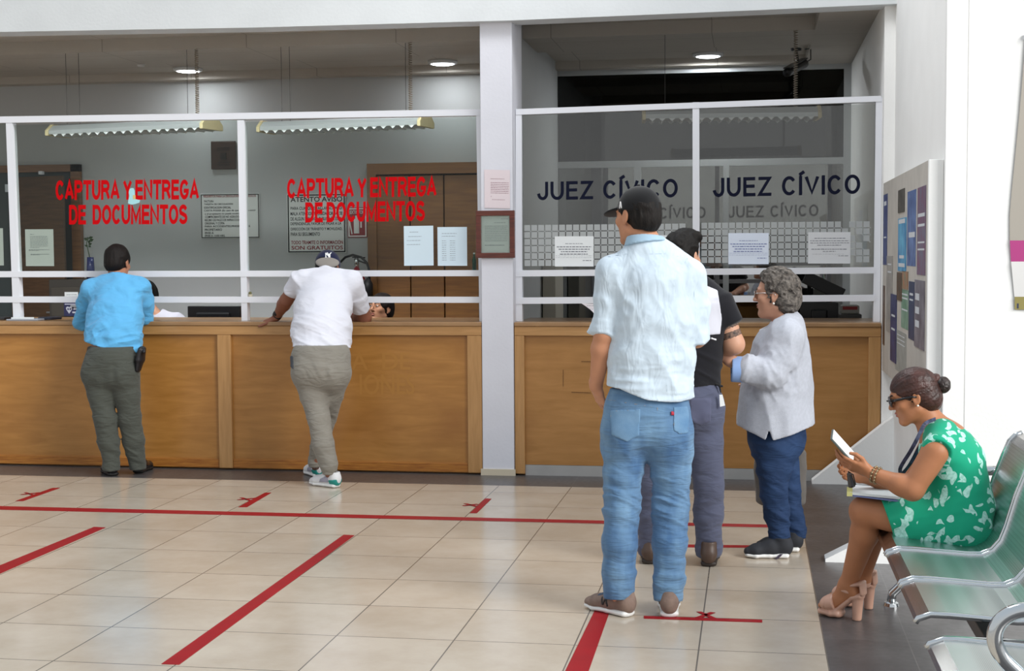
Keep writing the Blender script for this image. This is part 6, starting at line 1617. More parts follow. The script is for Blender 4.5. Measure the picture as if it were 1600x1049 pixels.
    lo = np.min([hiL, knL, anL], 0)-.14; hi = np.max([hiR, knR, anR, pel], 0)+.16; lo[2] = .03
    v = Vol(lo, hi, .006)
    v.chain([A(1069, 600, 7.12), A(1068, 620, 7.12), A(1068, 638, 7.12)], [(.165, .125), (.178, .135), (.180, .13)], side, .03)
    for hp, kn, an, sx in ((hiL, knL, anL, -1), (hiR, knR, anR, 1)):
        v.add(ell(hp+V3(0, -.045, .03), (.092, .085, .11)), .035)
        v.chain([hp+V3(sx*.004, 0, .02), hp*.6+kn*.4, kn, kn*.5+an*.5, an+V3(0, 0, -.01)], [.100, .090, .074, .072, .066], None, .02, .04)
        v.add(seg(an+V3(0, 0, -.01), an+V3(0, 0, -.05), (.066, .066), (.060, .060), side, .01), .01)
    fk = folds(.016, (5, 5, 18), 101); fs = folds(.013, (6, 6, 9), 103)
    v.displace(lambda P: fk(P@np.array([[1, 0, 0], [0, 1, 0], [-.4, .3, 1]]).T)*(np.exp(-((P[:, 2]-.15)/.12)**2)+.6*np.exp(-((P[:, 2]-knL[2])/.14)**2))+fs(P@np.array([[1, 0, -.9], [0, 1, 0], [.8, 0, 1]]).T)*np.exp(-((P[:, 2]-hiL[2])/.13)**2))
    v.cut(A(1069, 597, 7.12), (0, 0, 1))
    tr = emit(v, 'trousers', tm, t, 2)
    p = [A(*q, 6.8) for q in ((1078, 622), (1113, 622), (1112, 660), (1095, 667), (1079, 660))]; emit(v.patch(.003, p, unit(p[0]-CAMP), depth=.4), 'back_pocket', cloth('slate pocket cotton', '575A70'), tr, 1)
    q = Vol(A(1127, 600, 7.1)-.1, A(1127, 600, 7.1)+.1, .004); q.add(seg(A(1118, 600, 7.06), A(1129, 604, 7.06), .008, .005), 0); q.add(seg(A(1124, 602, 7.06), A(1126, 613, 7.06), .006, .004), .003); emit(q, 'strap_end', mat('black webbing', '141416', 0.8), t, 0)
    hm = hair_mat('black hair', '16120F', '0B0908')
    q = Vol(H.c-.22, H.c+.22, .0045); cap_hair(q, H, .006, 1.1); q.add(H.E((0, .06, .105), (.065, .065, .032), -.25), .03); q.sub(H.E((0, .11, -.04), (.085, .06, .115)), .01); q.cut(H(0, -.06, -.03), unit(-H.u+H.f*.2))
    for s_ in (-1, 1): q.sub(H.E((s_*.09, .004, -.02), (.026, .04, .05)), .006)
    q.displace(lambda P: .011*(ridge((P-H.c)@H.R.T*np.array([45, 22, 30]), 3)-.55), .02); emit(q, 'hair', hm, t, 1)
    bl = mat('dark brown boot leather', '4C3A30', 0.45, var=.1, vscale=20); so = mat('dark boot sole', '2E2622', 0.6)
    for he, to in (HL, HR): shoe(t, he, to, bl, so, .005, high=.02, name='boot')
    a = A(1124, 617, 7.02); pp = obj('folded_paper', MB().slab([a, A(1129, 617, 7.02), A(1133, 634, 7.02), A(1125, 636, 7.02)], (0, .003, 0)), paper, t)
man_tattoo()

# ---------------------------------------------------------------- older woman in profile
def woman_grey():
    t = person('person', (.12, 7.40), 'grey-haired older woman with glasses in loose pale grey sweater and dark jeans facing left')
    S1 = skin('rosy tan skin', 'C4937A')
    head = A(1212, 461, 7.40); H = Frame(head, (-.975, .20, -.02), (0, 0, 1), .98)
    neck = A(1226, 500, 7.40); chest = A(1218, 560, 7.40); waist = A(1213, 620, 7.40); pel = A(1212, 665, 7.40)
    shL, shR = A(1228, 527, 7.24), A(1226, 520, 7.57); elL, wrL = A(1206, 586, 7.19), A(1139, 563, 7.15); elR, wrR = A(1205, 590, 7.62), A(1192, 604, 7.55)
    hiL, hiR = A(1209, 695, 7.33), A(1215, 692, 7.49); knL, knR = A(1210, 770, 7.33), A(1229, 768, 7.50); anL, anR = A(1218, 838, 7.345), A(1242, 833, 7.50)
    side = V3(0, 1, 0); HL = (at_z(1238, 872), at_z(1166, 871)); HR = (at_z(1254, 862), at_z(1180, 862))
    HL = (HL[0], HL[0]+unit(HL[1]-HL[0])*.255); HR = (HR[0], HR[0]+unit(HR[1]-HR[0]+V3(0, .02, 0))*.25)
    lo = np.min([head, wrL-.12, HL[1], shL], 0)-.13; hi = np.max([head, HR[0], shR, elR, anR], 0)+.14; lo[2] = 0
    v = Vol(lo, hi, .0045)
    head_sdf(v, H, jaw=.97); v.add(seg(H(0, -.02, -.06), neck, .050, .056), .03); v.add(H.E((0, .03, -.10), (.035, .04, .02)), .03)
    v.add(seg(neck+V3(0, 0, -.04), chest, (.08, .06), (.14, .12), side), .03); v.chain([chest, waist, pel], [(.14, .12), (.14, .13), (.14, .12)], side, .03)
    for a in (shL, shR): v.add(seg(neck+V3(0, 0, -.05), a, .035, .048), .03)
    arm_sdf(v, shL, elL, wrL, (.048, .042, .040, .028)); arm_sdf(v, shR, elR, wrR, (.048, .042, .040, .028)); leg_sdf(v, hiL, knL, anL, (.075, .052, .052, .036)); leg_sdf(v, hiR, knR, anR, (.075, .052, .052, .036))
    hand_sdf(v, wrL, unit(A(1122, 540, 7.12)-wrL), V3(-.2, -.9, .1), V3(-.9, 0, -.3), curl=(25, 35, 25), sc=.92, thumb=(.7, .6, .2))
    hand_sdf(v, wrR, V3(-1, 0, 0), V3(0, 1, 0), V3(0, 0, 1), curl=(30, 40, 30), sc=.9)
    foot_sdf(v, anL, HL[1], HL[0]); foot_sdf(v, anR, HR[1], HR[0])
    emit(v, 'body', S1, t, 1); face_parts(t, H, '2A1A12', '5A5048', '9A5F55')
    sm = cloth('pale grey knit', 'B4B8C2', var=.06, vscale=60, bump=.25, bscale=350)
    lo = np.min([elL, pel, wrL], 0)-.14; hi = np.max([shR, elR, neck], 0)+.16; lo[2] -= .06
    v = Vol(lo, hi, .0055)
    v.chain([A(1228, 517, 7.40), A(1221, 545, 7.40), A(1215, 590, 7.40), A(1212, 630, 7.40), A(1211, 668, 7.40), A(1211, 700, 7.40)], [(.15, .085), (.19, .135), (.20, .162), (.205, .172), (.21, .185), (.21, .188)], side, .05)
    nb = A(1229, 508, 7.40); v.add(seg(nb, shL, .062, .070), .05); v.add(seg(nb, shR, .062, .070), .05)
    cf = A(1166, 577, 7.165)
    v.chain([shL, (shL+elL)/2, elL], [.078, .074, .070], None, .025, .045); v.add(seg(elL, cf, .070, .062), .025); v.add(seg(cf, cf+unit(wrL-elL)*.01, (.062, .062), (.062, .062), side, .012), .01)
    v.chain([shR, (shR+elR)/2, elR], [.078, .074, .070], None, .025, .045); v.add(seg(elR, wrR, .066, .058), .02)
    f1 = folds(.020, (7, 7, 3.5), 111); f2 = folds(.024, (12, 12, 12), 113)
    v.displace(lambda P: f1(P)*.8+f2(P@np.array([[1, 0, .6], [0, 1, 0], [-.6, 0, 1]]).T)*bump_at(elL, .13)(P))
    hx = np.array([A(p, 600, 7.2)[0] for p in (1140, 1155, 1180, 1195.5, 1197, 1202, 1207.5, 1209, 1230, 1266, 1280)]); hz = np.array([A(1210, p, 7.2)[2] for p in (669, 671, 680, 687.5, 687, 671, 687.5, 688, 682, 671, 668)])
    v.a = np.maximum(v.a, (np.interp(v.g[0], hx, hz)[:, None, None]-v.g[2][None, None, :]).astype(np.float32)*np.ones((1, len(v.g[1]), 1), np.float32))
    v.sub(ell(A(1213, 499, 7.40), (.098, .10, .046), np.array([[.94, 0, .34], [0, 1, 0], [-.34, 0, .94]])), .01)
    s = emit(v, 'sweater', sm, t, 2)
    cm = cloth('light blue cotton', '8CA9D8', var=.04)
    q = Vol(cf-.13, cf+.13, .0045); d = unit(wrL-elL); c0 = A(1168, 578, 7.165); c1 = A(1144, 577, 7.16)
    q.add(seg(c0, c1, (.066, .062), (.064, .060), V3(0, 0, 1), .012), 0); q.sub(seg(c1-d*.02, c1+d*.1, (.054, .050), (.054, .050), V3(0, 0, 1)), 0)
    emit(q, 'sleeve_cuff', cm, s, 1)
    q = Vol(neck-.15, neck+.15, .004)
    ring = [A(1216, 505, 7.40)+V3(.088*math.cos(a), .098*math.sin(a), .034*math.cos(a)-.006) for a in np.linspace(0, 2*math.pi, 25)]
    q.chain(ring, [.008]*25, None, .002); emit(q, 'neckline', cloth('white trim', 'DDDFE4'), s, 1)
    jm = mat('dark indigo denim', '30466A', 0.8, c2='20304C', vscale=6, bump=.12, bscale=300, wr=(.5, (7, 7, 20), (.3, .5, 0)), spec=.15)
    lo = np.min([hiL, knL, anL, hiL], 0)-.17; hi = np.max([hiR, knR, anR, pel], 0)+.16; lo[2] = .03
    v = Vol(lo, hi, .0055)
    v.chain([A(1212, 660, 7.40), A(1213, 685, 7.40)], [(.17, .14), (.175, .145)], side, .03)
    for hp, kn, an in ((hiL, knL, anL), (hiR, knR, anR)):
        v.chain([hp, hp*.5+kn*.5, kn, kn*.5+an*.5, an+V3(0, 0, .02)], [.098, .084, .068, .060, .052], None, .02, .04); v.add(seg(an+V3(0, 0, .02), an+V3(0, 0, -.015), (.052, .052), (.050, .050), side, .01), .01)
    fk = folds(.014, (5, 5, 16), 121); v.displace(lambda P: fk(P@np.array([[1, 0, 0], [0, 1, 0], [.5, .3, 1]]).T))
    emit(v, 'jeans', jm, t, 2)
    hm = mat('grey curls', '7C756E', 0.75, c2='2E2B29', vscale=55, bump=.5, bscale=80, spec=.25, detail=3)
    q = Vol(H.c-.24, H.c+.24, .0042); cap_hair(q, H, .016, 1.05); q.add(H.E((0, -.06, -.035), (.076, .058, .072)), .03); q.add(H.E((0, .0, .10), (.074, .066, .040)), .03)
    q.sub(H.E((0, .142, -.020), (.2, .124, .140)), .010); q.cut(H(0, -.06, -.105), unit(-H.u+H.f*.25))
    for s_ in (-1, 1): q.sub(H.E((s_*.098, .004, -.010), (.034, .032, .038)), .008)
    q.displace(lambda P: .015*(ridge((P-H.c)@H.R.T*np.array([40, 40, 44])+1.6*np.stack([vnoise((P-H.c)*26, 8+i) for i in range(3)], 1), 3)-.55), .03)
    emit(q, 'hair', hm, t, 1)
    # glasses
    gm = mat('silver spectacle frame', 'C9C6C4', 0.25, metal=.9); gl = MB()
    for s_ in (-1, 1):
        ring = [H(s_*(.033+.024*math.cos(a)), .105-.006*abs(math.cos(a)), .006+.017*math.sin(a)) for a in np.linspace(0, 2*math.pi, 20, endpoint=False)]
        gl.tube(ring, .0018, 6, closed=True); gl.tube([H(s_*.056, .101, .010), H(s_*.074, .075, .012), H(s_*.080, -.005, .012), H(s_*.080, -.02, -.004)], .0022, 6)
    gl.tube([H(-.010, .106, .008), H(0, .110, .011), H(.010, .106, .008)], .0016, 6)
    g = obj('glasses', gl, gm, t, smooth=True)
    for s_ in (-1, 1): obj('lens', MB().add([H(s_*(.033+.023*math.cos(a)), .1045-.006*abs(math.cos(a)), .006+.016*math.sin(a)) for a in np.linspace(0, 2*math.pi, 20, endpoint=False)], [tuple(range(20))]), glass_mat('lens glass', 'F0F0F0', 1.0), g)
    for s_ in (-1, 1):
        p = H(s_*.082, -.004, -.042); obj('earring', MB().ell(p, (.006, .006, .006), 10, 6), mat('pearl', 'EDE6DA', 0.2), t, smooth=True)
    bl = mat('black sneaker knit', '26282E', 0.8, var=.1, vscale=60); so = mat('white rubber', 'E2E2E0', 0.5)
    for he, to in (HL, HR):
        sh_, sv, P, s_ = shoe(t, he, to, bl, so, .0045); sg_ = 1 if s_@(CAMP-he) > 0 else -1
        q = Vol(he-.1, to+.1, .004) if False else None
        m_ = MB()
        for k in range(3): m_.tube([P(.42+.08*k, .088-.012*k, -.02), P(.45+.08*k, .095-.012*k, 0), P(.42+.08*k, .088-.012*k, .02)], .003, 6)
        obj('laces', m_, mat('grey laces', '4A4C52', 0.8), sh_, smooth=True)
        w0 = P(.30, .002, sg_*.0415); w1 = P(.36, .002, sg_*.0415); w2 = P(.26, .027, sg_*.0405); w3 = P(.20, .027, sg_*.0405)
        obj('sole_stripe', MB().slab([w0, w1, w2, w3], s_*sg_*.004), mat('dark sole stripe', '3A2F44', 0.6), sh_)
    # bag hanging on her far shoulder
    bgm = cloth('taupe bag cloth', '6F6A65', var=.06, vscale=20)
    c = A(1219, 760, 7.62); w = (A(1260, 760, 7.62)[0]-A(1178, 760, 7.62)[0])/2; zt_, zb_ = A(1219, 700, 7.62)[2], A(1219, 795, 7.62)[2]
    bag = empty('tote_bag', (c[0], 7.62, zb_), 'taupe cloth tote bag hanging at the far side of the grey-haired woman', 'bag')
    q = Vol((c[0]-w-.05, 7.5, zb_-.05), (c[0]+w+.05, 7.74, zt_+.05), .007)
    q.add(seg((c[0], 7.63, zb_+.04), (c[0], 7.63, zt_-.03), (w*.95, .035), (w*.98, .022), V3(1, 0, 0), .035), 0); q.displace(lambda P: folds(.012, (8, 8, 4), 131)(P)); emit(q, 'bag_body', bgm, bag, 1)
    obj('handle', MB().tube([(c[0]-w*.6, 7.63, zt_-.01), (c[0]-.03, 7.645, zt_+.25), A(1226, 530, 7.655), A(1235, 540, 7.655), (c[0]+.05, 7.645, zt_+.25), (c[0]+w*.6, 7.63, zt_-.01)], .012, 8), bgm, bag, smooth=True)
woman_grey()
# ---------------------------------------------------------------- seated woman with tablet
def dress_mat():
    mt, t, b = nt('green leaf print'); L = t.links
    tc = t.nodes.new('ShaderNodeTexCoord')
    n = t.nodes.new('ShaderNodeTexNoise'); n.inputs['Scale'].default_value = 9; L.new(tc.outputs['Object'], n.inputs['Vector'])
    masks = []
    for rot, scl in (((0.4, 0.9, 0.3), (11, 11, 25)), ((1.2, -0.5, 0.8), (25, 11, 11))):
        mp = t.nodes.new('ShaderNodeMapping'); mp.inputs['Rotation'].default_value = rot; mp.inputs['Scale'].default_value = scl
        ad = t.nodes.new('ShaderNodeVectorMath'); ad.operation = 'MULTIPLY_ADD'; L.new(n.outputs['Color'], ad.inputs[0]); ad.inputs[1].default_value = (.10, .10, .10); L.new(tc.outputs['Object'], ad.inputs[2])
        L.new(ad.outputs[0], mp.inputs['Vector'])
        v = t.nodes.new('ShaderNodeTexVoronoi'); v.inputs['Scale'].default_value = 1.0; v.inputs['Randomness'].default_value = 0.9; L.new(mp.outputs[0], v.inputs['Vector'])
        lt = t.nodes.new('ShaderNodeMath'); lt.operation = 'LESS_THAN'; lt.inputs[1].default_value = 0.36; L.new(v.outputs['Distance'], lt.inputs[0]); masks.append(lt.outputs[0])
    big = t.nodes.new('ShaderNodeTexNoise'); big.inputs['Scale'].default_value = 14; big.inputs['Detail'].default_value = 1; L.new(tc.outputs['Object'], big.inputs['Vector'])
    gt = t.nodes.new('ShaderNodeMath'); gt.operation = 'GREATER_THAN'; gt.inputs[1].default_value = 0.47; L.new(big.outputs['Fac'], gt.inputs[0])
    mx = t.nodes.new('ShaderNodeMath'); mx.operation = 'MAXIMUM'; L.new(masks[0], mx.inputs[0]); L.new(masks[1], mx.inputs[1])
    mu = t.nodes.new('ShaderNodeMath'); mu.operation = 'MULTIPLY'; L.new(mx.outputs[0], mu.inputs[0]); L.new(gt.outputs[0], mu.inputs[1])
    f2 = t.nodes.new('ShaderNodeTexNoise'); f2.inputs['Scale'].default_value = 90; L.new(tc.outputs['Object'], f2.inputs['Vector'])
    m2 = t.nodes.new('ShaderNodeMath'); m2.operation = 'MULTIPLY'; L.new(mu.outputs[0], m2.inputs[0]); mr = t.nodes.new('ShaderNodeMapRange'); mr.inputs[1].default_value = .3; mr.inputs[2].default_value = .6; mr.inputs[3].default_value = .55; L.new(f2.outputs['Fac'], mr.inputs[0]); L.new(mr.outputs[0], m2.inputs[1])
    c = t.nodes.new('ShaderNodeMix'); c.data_type = 'RGBA'; L.new(m2.outputs[0], c.inputs[0]); c.inputs[6].default_value = (*lin('129A76'), 1); c.inputs[7].default_value = (*lin('B4E4D8'), 1)
    L.new(c.outputs[2], b.inputs['Base Color']); b.inputs['Roughness'].default_value = .75; b.inputs['Specular IOR Level'].default_value = .2; b.inputs['Sheen Weight'].default_value = .1
    return mt
def woman_green():
    t = person('person', (.72, 5.98), 'seated woman in green leaf-print dress, sunglasses and hair bun reading a tablet')
    S1 = skin('golden brown skin', 'A9714F')
    head = A(1427, 620, 5.98); H = Frame(head, (-.94, .06, -.30), (0, 0, 1), .90)
    neck = A(1456, 660, 5.985); up = A(1474, 690, 5.98); chest = A(1486, 722, 5.98); waist = A(1495, 775, 5.97); pel = A(1505, 822, 5.96)
    shL, shR = A(1462, 706, 5.82), A(1460, 690, 6.15); elL, wrL = A(1426, 765, 5.81), A(1364, 741, 5.88); elR, wrR = A(1420, 768, 6.14), A(1352, 745, 6.05)
    hiL, hiR = A(1500, 828, 5.87), A(1500, 826, 6.06); knL, knR = A(1352, 799, 5.99), A(1362, 800, 6.13); anL, anR = A(1325, 915, 6.12), A(1346, 905, 6.27)
    side = V3(0, 1, 0)
    tL, hL = at_z(1281, 960), at_z(1341, 970); tR, hR = at_z(1300, 944), at_z(1359, 952)
    lo = np.min([head, tL, wrL-.12, elL], 0)-.12; hi = np.max([head, hiR, pel, shR, neck, anR], 0)+.17; lo[2] = 0
    v = Vol(lo, hi, .0042)
    head_sdf(v, H, jaw=.92); v.add(seg(H(0, -.025, -.055), neck, .045, .052), .03)
    v.chain([neck+V3(0, 0, -.02), up, chest, waist, pel], [(.06, .055), (.13, .09), (.13, .105), (.125, .10), (.15, .11)], side, .03)
    for a in (shL, shR): v.add(seg(neck+V3(.02, 0, -.035), a, .036, .046), .03)
    arm_sdf(v, shL, elL, wrL, (.056, .044, .042, .027)); arm_sdf(v, shR, elR, wrR, (.056, .044, .042, .027))
    leg_sdf(v, hiL, knL, anL, (.085, .056, .056, .034), (.018, 0, 0)); leg_sdf(v, hiR, knR, anR, (.085, .056, .056, .034), (.018, 0, 0))
    for kn in (knL, knR): v.add(ell(kn+V3(-.012, 0, .0), (.052, .050, .056)), .02)
    hd = unit(V3(-.93, .06, .36))
    hand_sdf(v, wrL+hd*.012, hd, V3(-.10, -.62, -.78), V3(-.1, -.72, .66), curl=(6, 22, 18), sc=.92, thumb=(.78, .50, -.38), tcurl=24)
    hand_sdf(v, wrR, unit(V3(-.95, -.3, .2)), V3(-.2, .8, -.4), V3(-.2, .2, .9), curl=(20, 30, 20), sc=.92)
    for an, tp, hp in ((anL, tL, hL), (anR, tR, hR)):
        d = unit(tp-hp); hb = V3(hp[0], hp[1], .118)-d*.0; ball = hp+d*.112+V3(0, 0, .052); toe = hp+d*.172+V3(0, 0, .044)
        v.add(seg(an, hb+d*.022, .033, .026), .02); v.add(seg(hb+d*.02, ball, .027, .026), .02); v.add(seg(an, ball, .032, .024), .03)
        sp = V3(d[1], -d[0], 0)
        for i in range(5): v.add(seg(ball+sp*(.012*(i-2)), toe+sp*(.0115*(i-2))-d*abs(i-1.2)*.006, .011, .0085), .006)
    emit(v, 'body', S1, t, 1); face_parts(t, H, '2A1A12', '2A1A14', 'A0584E')
    # dress
    dm = dress_mat()
    lo = np.min([knL, elL, chest, hiL], 0)-.16; hi = np.max([hiR, pel, shR, neck, knR], 0)+.20; lo[2] = hiL[2]-.13
    v = Vol(lo, hi, .005)
    v.chain([A(1465, 676, 5.985), A(1478, 698, 5.98), A(1487, 722, 5.98), A(1496, 770, 5.97), A(1500, 800, 5.965), A(1501, 824, 5.96)], [(.125, .060), (.155, .095), (.160, .122), (.150, .122), (.165, .128), (.185, .118)], side, .04)
    for s_, sh in ((-1, shL), (1, shR)):
        v.add(seg(neck+V3(.03, s_*.05, -.045), sh+V3(.012, 0, .012), .048, .064), .04)
    for hp, kn in ((hiL, knL), (hiR, knR)):
        e = hp+(kn-hp)*.80; v.chain([hp+V3(.02, 0, 0), hp*.5+kn*.5, e], [.110, .098, .080], None, .03, .05)
    e0, e1 = hiL+(knL-hiL)*.80, hiR+(knR-hiR)*.80
    v.add(seg((hiL+hiR)/2, (e0+e1)/2, (.15, .088), (.12, .078), side, .03), .05)
    v.displace(lambda P: folds(.016, (6, 6, 13), 141)(P@np.array([[1, 0, .5], [0, 1, 0], [-.5, 0, 1]]).T)*np.clip((waist[2]+.04-P[:, 2])/.1, .25, 1))
    # armholes, neckline, hem
    for s_, sh in ((-1, shL), (1, shR)):
        c = sh+V3(-.015, s_*.075, -.022); v.sub(ell(c, (.082, .060, .088), np.array([[.8, 0, .6], [0, 1, 0], [-.6, 0, .8]])), .008)
    v.sub(ell(A(1438, 654, 5.985), (.064, .072, .036), np.array([[.8, 0, .6], [0, 1, 0], [-.6, 0, .8]])), .01)
    hp = A(1389, 815, 5.9); v.cut(hp, unit(A(1377, 781, 5.9)-hp+(hp-A(1401, 852, 5.9)))*0+unit(V3(-.95, 0, -.32)), lo=v.lo, hi=V3(A(1440, 800, 5.9)[0], 9, 9))
    bx = A(1520, 862, 5.95); v.cut(V3(bx[0], 0, A(1480, 862, 5.9)[2]), (0, 0, -1))
    dr = emit(v, 'dress', dm, t, 2)
    # hair, bun, band
    hm = mat('reddish brown hair', '4A2C26', 0.42, c2='26140F', vscale=24, stretch=(1, 1, 1), bump=.3, bscale=60, spec=.4)
    q = Vol(H.c-.22, H.c+.22, .0038); cap_hair(q, H, .010); q.add(H.E((0, -.065, -.040), (.056, .045, .048)), .03)
    q.sub(H.E((0, .135, -.062), (.2, .100, .125)), .012); q.cut(H(0, -.07, -.088), unit(-H.u+H.f*.3)); 
    for s_ in (-1, 1): q.sub(H.E((s_*.092, .004, -.014), (.024, .026, .034)), .006)
    b0 = A(1473.5, 602, 5.98)
    pole = H(0, -.115, .045)
    def strands(P):
        L_ = (P-H.c)@H.R.T; ang = np.arctan2(L_[:, 0], L_[:, 2]-.02); return .0045*(ridge(np.stack([ang*11, L_[:, 1]*3, ang*0], 1), 5)-.6)
    q.displace(strands, .02); emit(q, 'hair', hm, t, 1)
    bn = mat('dark bun hair', '2C1B17', 0.45, c2='1A100D', vscale=40, bump=.4, bscale=60)
    q = Vol(b0-.09, b0+.09, .003); q.add(ell(b0, (.029, .030, .033)), 0)
    q.displace(lambda P: .006*(ridge(np.stack([np.linalg.norm(P-b0-V3(0, -.03, .004), axis=1)*75, np.arctan2(P[:, 2]-b0[2], P[:, 0]-b0[0])*1.2, P[:, 1]*12], 1), 5)-.5), .03); bo = emit(q, 'bun', bn, t, 1)
    bd = unit(b0-pole); q = Vol(b0-.1, b0+.1, .003); c = b0-bd*.030
    q.add(seg(c-bd*.006, c+bd*.006, (.022, .022), (.022, .022), V3(0, 1, 0), .008), 0); emit(q, 'hair_tie', mat('black elastic', '151114', 0.6), bo, 1)
    q = Vol(np.minimum(c, pole)-.06, np.maximum(c, pole)+.06, .004); q.add(seg(pole, c, .026, .020), 0); emit(q, 'hair_neck', hm, bo, 1)
    # sunglasses
    gm = mat('black acetate', '141316', 0.25); lm = mat('dark lens', '1E1A1C', 0.08, spec=.8)
    g = MB()
    for s_ in (-1, 1): g.tube([H(s_*.062, .094, .014), H(s_*.076, .070, .013), H(s_*.0815, .01, .010), H(s_*.081, -.012, .002)], [.0065, .0055, .0045, .0035], 8)
    g.tube([H(-.012, .112, .012), H(0, .116, .014), H(.012, .112, .012)], .003, 6)
    go = obj('sunglasses', g, gm, t, smooth=True)
    for s_ in (-1, 1):
        q = Vol(H(s_*.036, .105, .006)-.05, H(s_*.036, .105, .006)+.05, .002); q.add(H.E((s_*.036, .103, .006), (.030, .0085, .022)), 0); emit(q, 'lens', lm, go, 1)
    for s_ in (-1, 1):
        p = H(s_*.083, -.006, -.036); obj('earring', MB().ell(p, (.0045, .0045, .0045), 10, 6), mat('pearl', 'EDE6DA', 0.2), t, smooth=True)
    # lanyard
    ln = mat('navy lanyard ribbon', '1E2238', 0.6, c2='4A5070', vscale=60)
    pts = [A(1462, 655, 5.90), A(1446, 662, 5.875), A(1438, 676, 5.87), A(1430, 692, 5.865), A(1421, 708, 5.88), A(1412, 722, 5.90), A(1406.5, 733, 5.92), A(1408, 741, 5.94), A(1414, 736, 5.96), A(1424, 722, 6.02), A(1436, 700, 6.06), A(1452, 672, 6.07)]
    m_ = MB(); pp = []
    for i in range(len(pts)-1):
        for k in range(4):
            p0, p1, p2, p3 = pts[max(i-1, 0)], pts[i], pts[i+1], pts[min(i+2, len(pts)-1)]; u = k/4
            pp.append(.5*(2*p1+(-p0+p2)*u+(2*p0-5*p1+4*p2-p3)*u*u+(-p0+3*p1-3*p2+p3)*u**3))
    V = []; Fc = []
    for i, p in enumerate(pp):
        d = unit(pp[min(i+1, len(pp)-1)]-pp[max(i-1, 0)]); n = unit(np.cross(d, V3(0, 1, .2)))*.0075; th = V3(0, -.0012, 0)
        V += [p-n-th, p+n-th, p+n+th, p-n+th]
    for i in range(len(pp)-1):
        for k in range(4): Fc.append((i*4+k, i*4+(k+1) % 4, i*4+4+(k+1) % 4, i*4+4+k))
    obj('lanyard', MB().add(V, Fc), ln, t)
    # bracelets
    d = unit(wrL-elL); br = mat('gold and silver links', 'B9A27E', 0.3, metal=.8, c2='6A5A48', vscale=120)
    for k, r in ((-.004, .0315), (-.020, .0325)):
        c = wrL+d*k; a1 = unit(np.cross(d, V3(0, 1, 0))); a2 = np.cross(d, a1)
        m_ = MB()
        for i in range(14):
            an_ = 2*math.pi*i/14; p = c+r*(a1*math.cos(an_)+a2*math.sin(an_)); m_.ell(p, (.0058, .0058, .0058), 8, 5)
        m_.tube([c+r*(a1*math.cos(2*math.pi*i/20)+a2*math.sin(2*math.pi*i/20)) for i in range(20)], .0025, 6, closed=True)
        obj('bracelet', m_, br, t, smooth=True)
    # high heeled sandals
    nm = mat('nude leather', 'BE9480', 0.4, var=.04)
    for an, tp, hp in ((anL, tL, hL), (anR, tR, hR)):
        d = unit(tp-hp); s_ = V3(d[1], -d[0], 0); P = lambda a, z, q=0: hp+d*a+V3(0, 0, z)+s_*q
        q = Vol(np.minimum(hp, tp)-V3(.09, .09, .01), np.maximum(hp, tp)+V3(.09, .09, .24), .0038)
        q.add(seg(P(.085, .018), P(.115, .018), (.040, .018), (.043, .018), s_), 0); q.add(seg(P(.115, .018), P(.165, .020), (.043, .018), (.033, .016), s_), .01)
        q.add(seg(P(.095, .030), P(.02, .098), (.036, .012), (.030, .012), s_), .012); q.add(seg(P(.02, .098), P(-.012, .106), (.030, .012), (.028, .013), s_), .01)
        q.add(seg(P(.002, .100), P(.006, .002), (.025, .024), (.019, .019), s_), .008); q.cut(P(0, .001), (0, 0, -1))
        # straps follow the foot
        for (c, r0, r1, w, ax_) in ((P(.118, .060), .047, .036, .016, unit(d*.9+V3(0, 0, -.2))), (P(.135, .056), .044, .031, .010, unit(d*.9+s_*.35)), (an+V3(0, 0, -.012), .041, .041, .010, unit(V3(d[0]*-.25, d[1]*-.25, 1)))):
            q.add(seg(c-ax_*w, c+ax_*w, (r0, r1), (r0, r1), s_, .006), .002)
        q.add(seg(P(-.022, .118), P(-.018, .165), (.028, .010), (.030, .009), s_), .004); q.add(seg(P(-.012, .160), an+d*.02+V3(0, 0, -.004), (.040, .012), (.040, .012), s_), .002)
        emit(q, 'sandal', nm, t, 1)
    # tablet, papers, folded glasses in her hands and lap: things of their own
    a0, a1 = A(1331, 719, 5.95), A(1297, 681, 5.95); la = unit(a1-a0); Lg = np.linalg.norm(a1-a0); wv = unit(V3(.10, .985, .05)); wv = unit(wv-la*(wv@la)); nn = unit(np.cross(la, wv))
    if nn[0] < 0: nn = -nn
    tb = empty('tablet', a0, 'white-screened tablet held up in the seated woman’s hands', 'tablet')
    a0 = a0+nn*.012; W = .195; o = a0-wv*W*.45
    obj('casing', MB().slab([o, o+la*Lg, o+la*Lg+wv*W, o+wv*W], -nn*.009), mat('grey tablet back', '4E5652', 0.4), tb, bevel=.003)
    obj('screen', MB().slab([o+la*.004+wv*.004, o+la*(Lg-.004)+wv*.004, o+la*(Lg-.004)+wv*(W-.004), o+la*.004+wv*(W-.004)], nn*.0012), mat('lit white screen', 'F4F4F4', 0.2, emis='FFFFFF', estr=.25), tb)
    c0, c1 = A(1327, 774, 5.93), A(1440, 783, 5.93)
    pz = lambda k: V3(0, 0, k)
    dpt = V3(.02, .20, .0)
    fo = obj('clipboard', MB().slab([c0+pz(-.004), c1+pz(-.004)+V3(.01, -.06, -.004), c1+dpt+pz(-.004), c0+dpt*1.0+pz(-.004)], (0, 0, .006)), mat('blue grey folder', '6E78A8', 0.5), bevel=.001)
    tag(fo, 'blue-edged folder lying on the lap of the seated woman', 'folder')
    pa = obj('paper_stack', MB().slab([c0+pz(.003)+V3(.002, -.004, 0), c0*.3+c1*.7+pz(.003)+V3(0, -.03, 0), c0*.3+c1*.7+dpt+pz(.003), c0+dpt*.95+pz(.003)], (0, 0, .010)), mat('white paper', 'E9EDEE', 0.7))
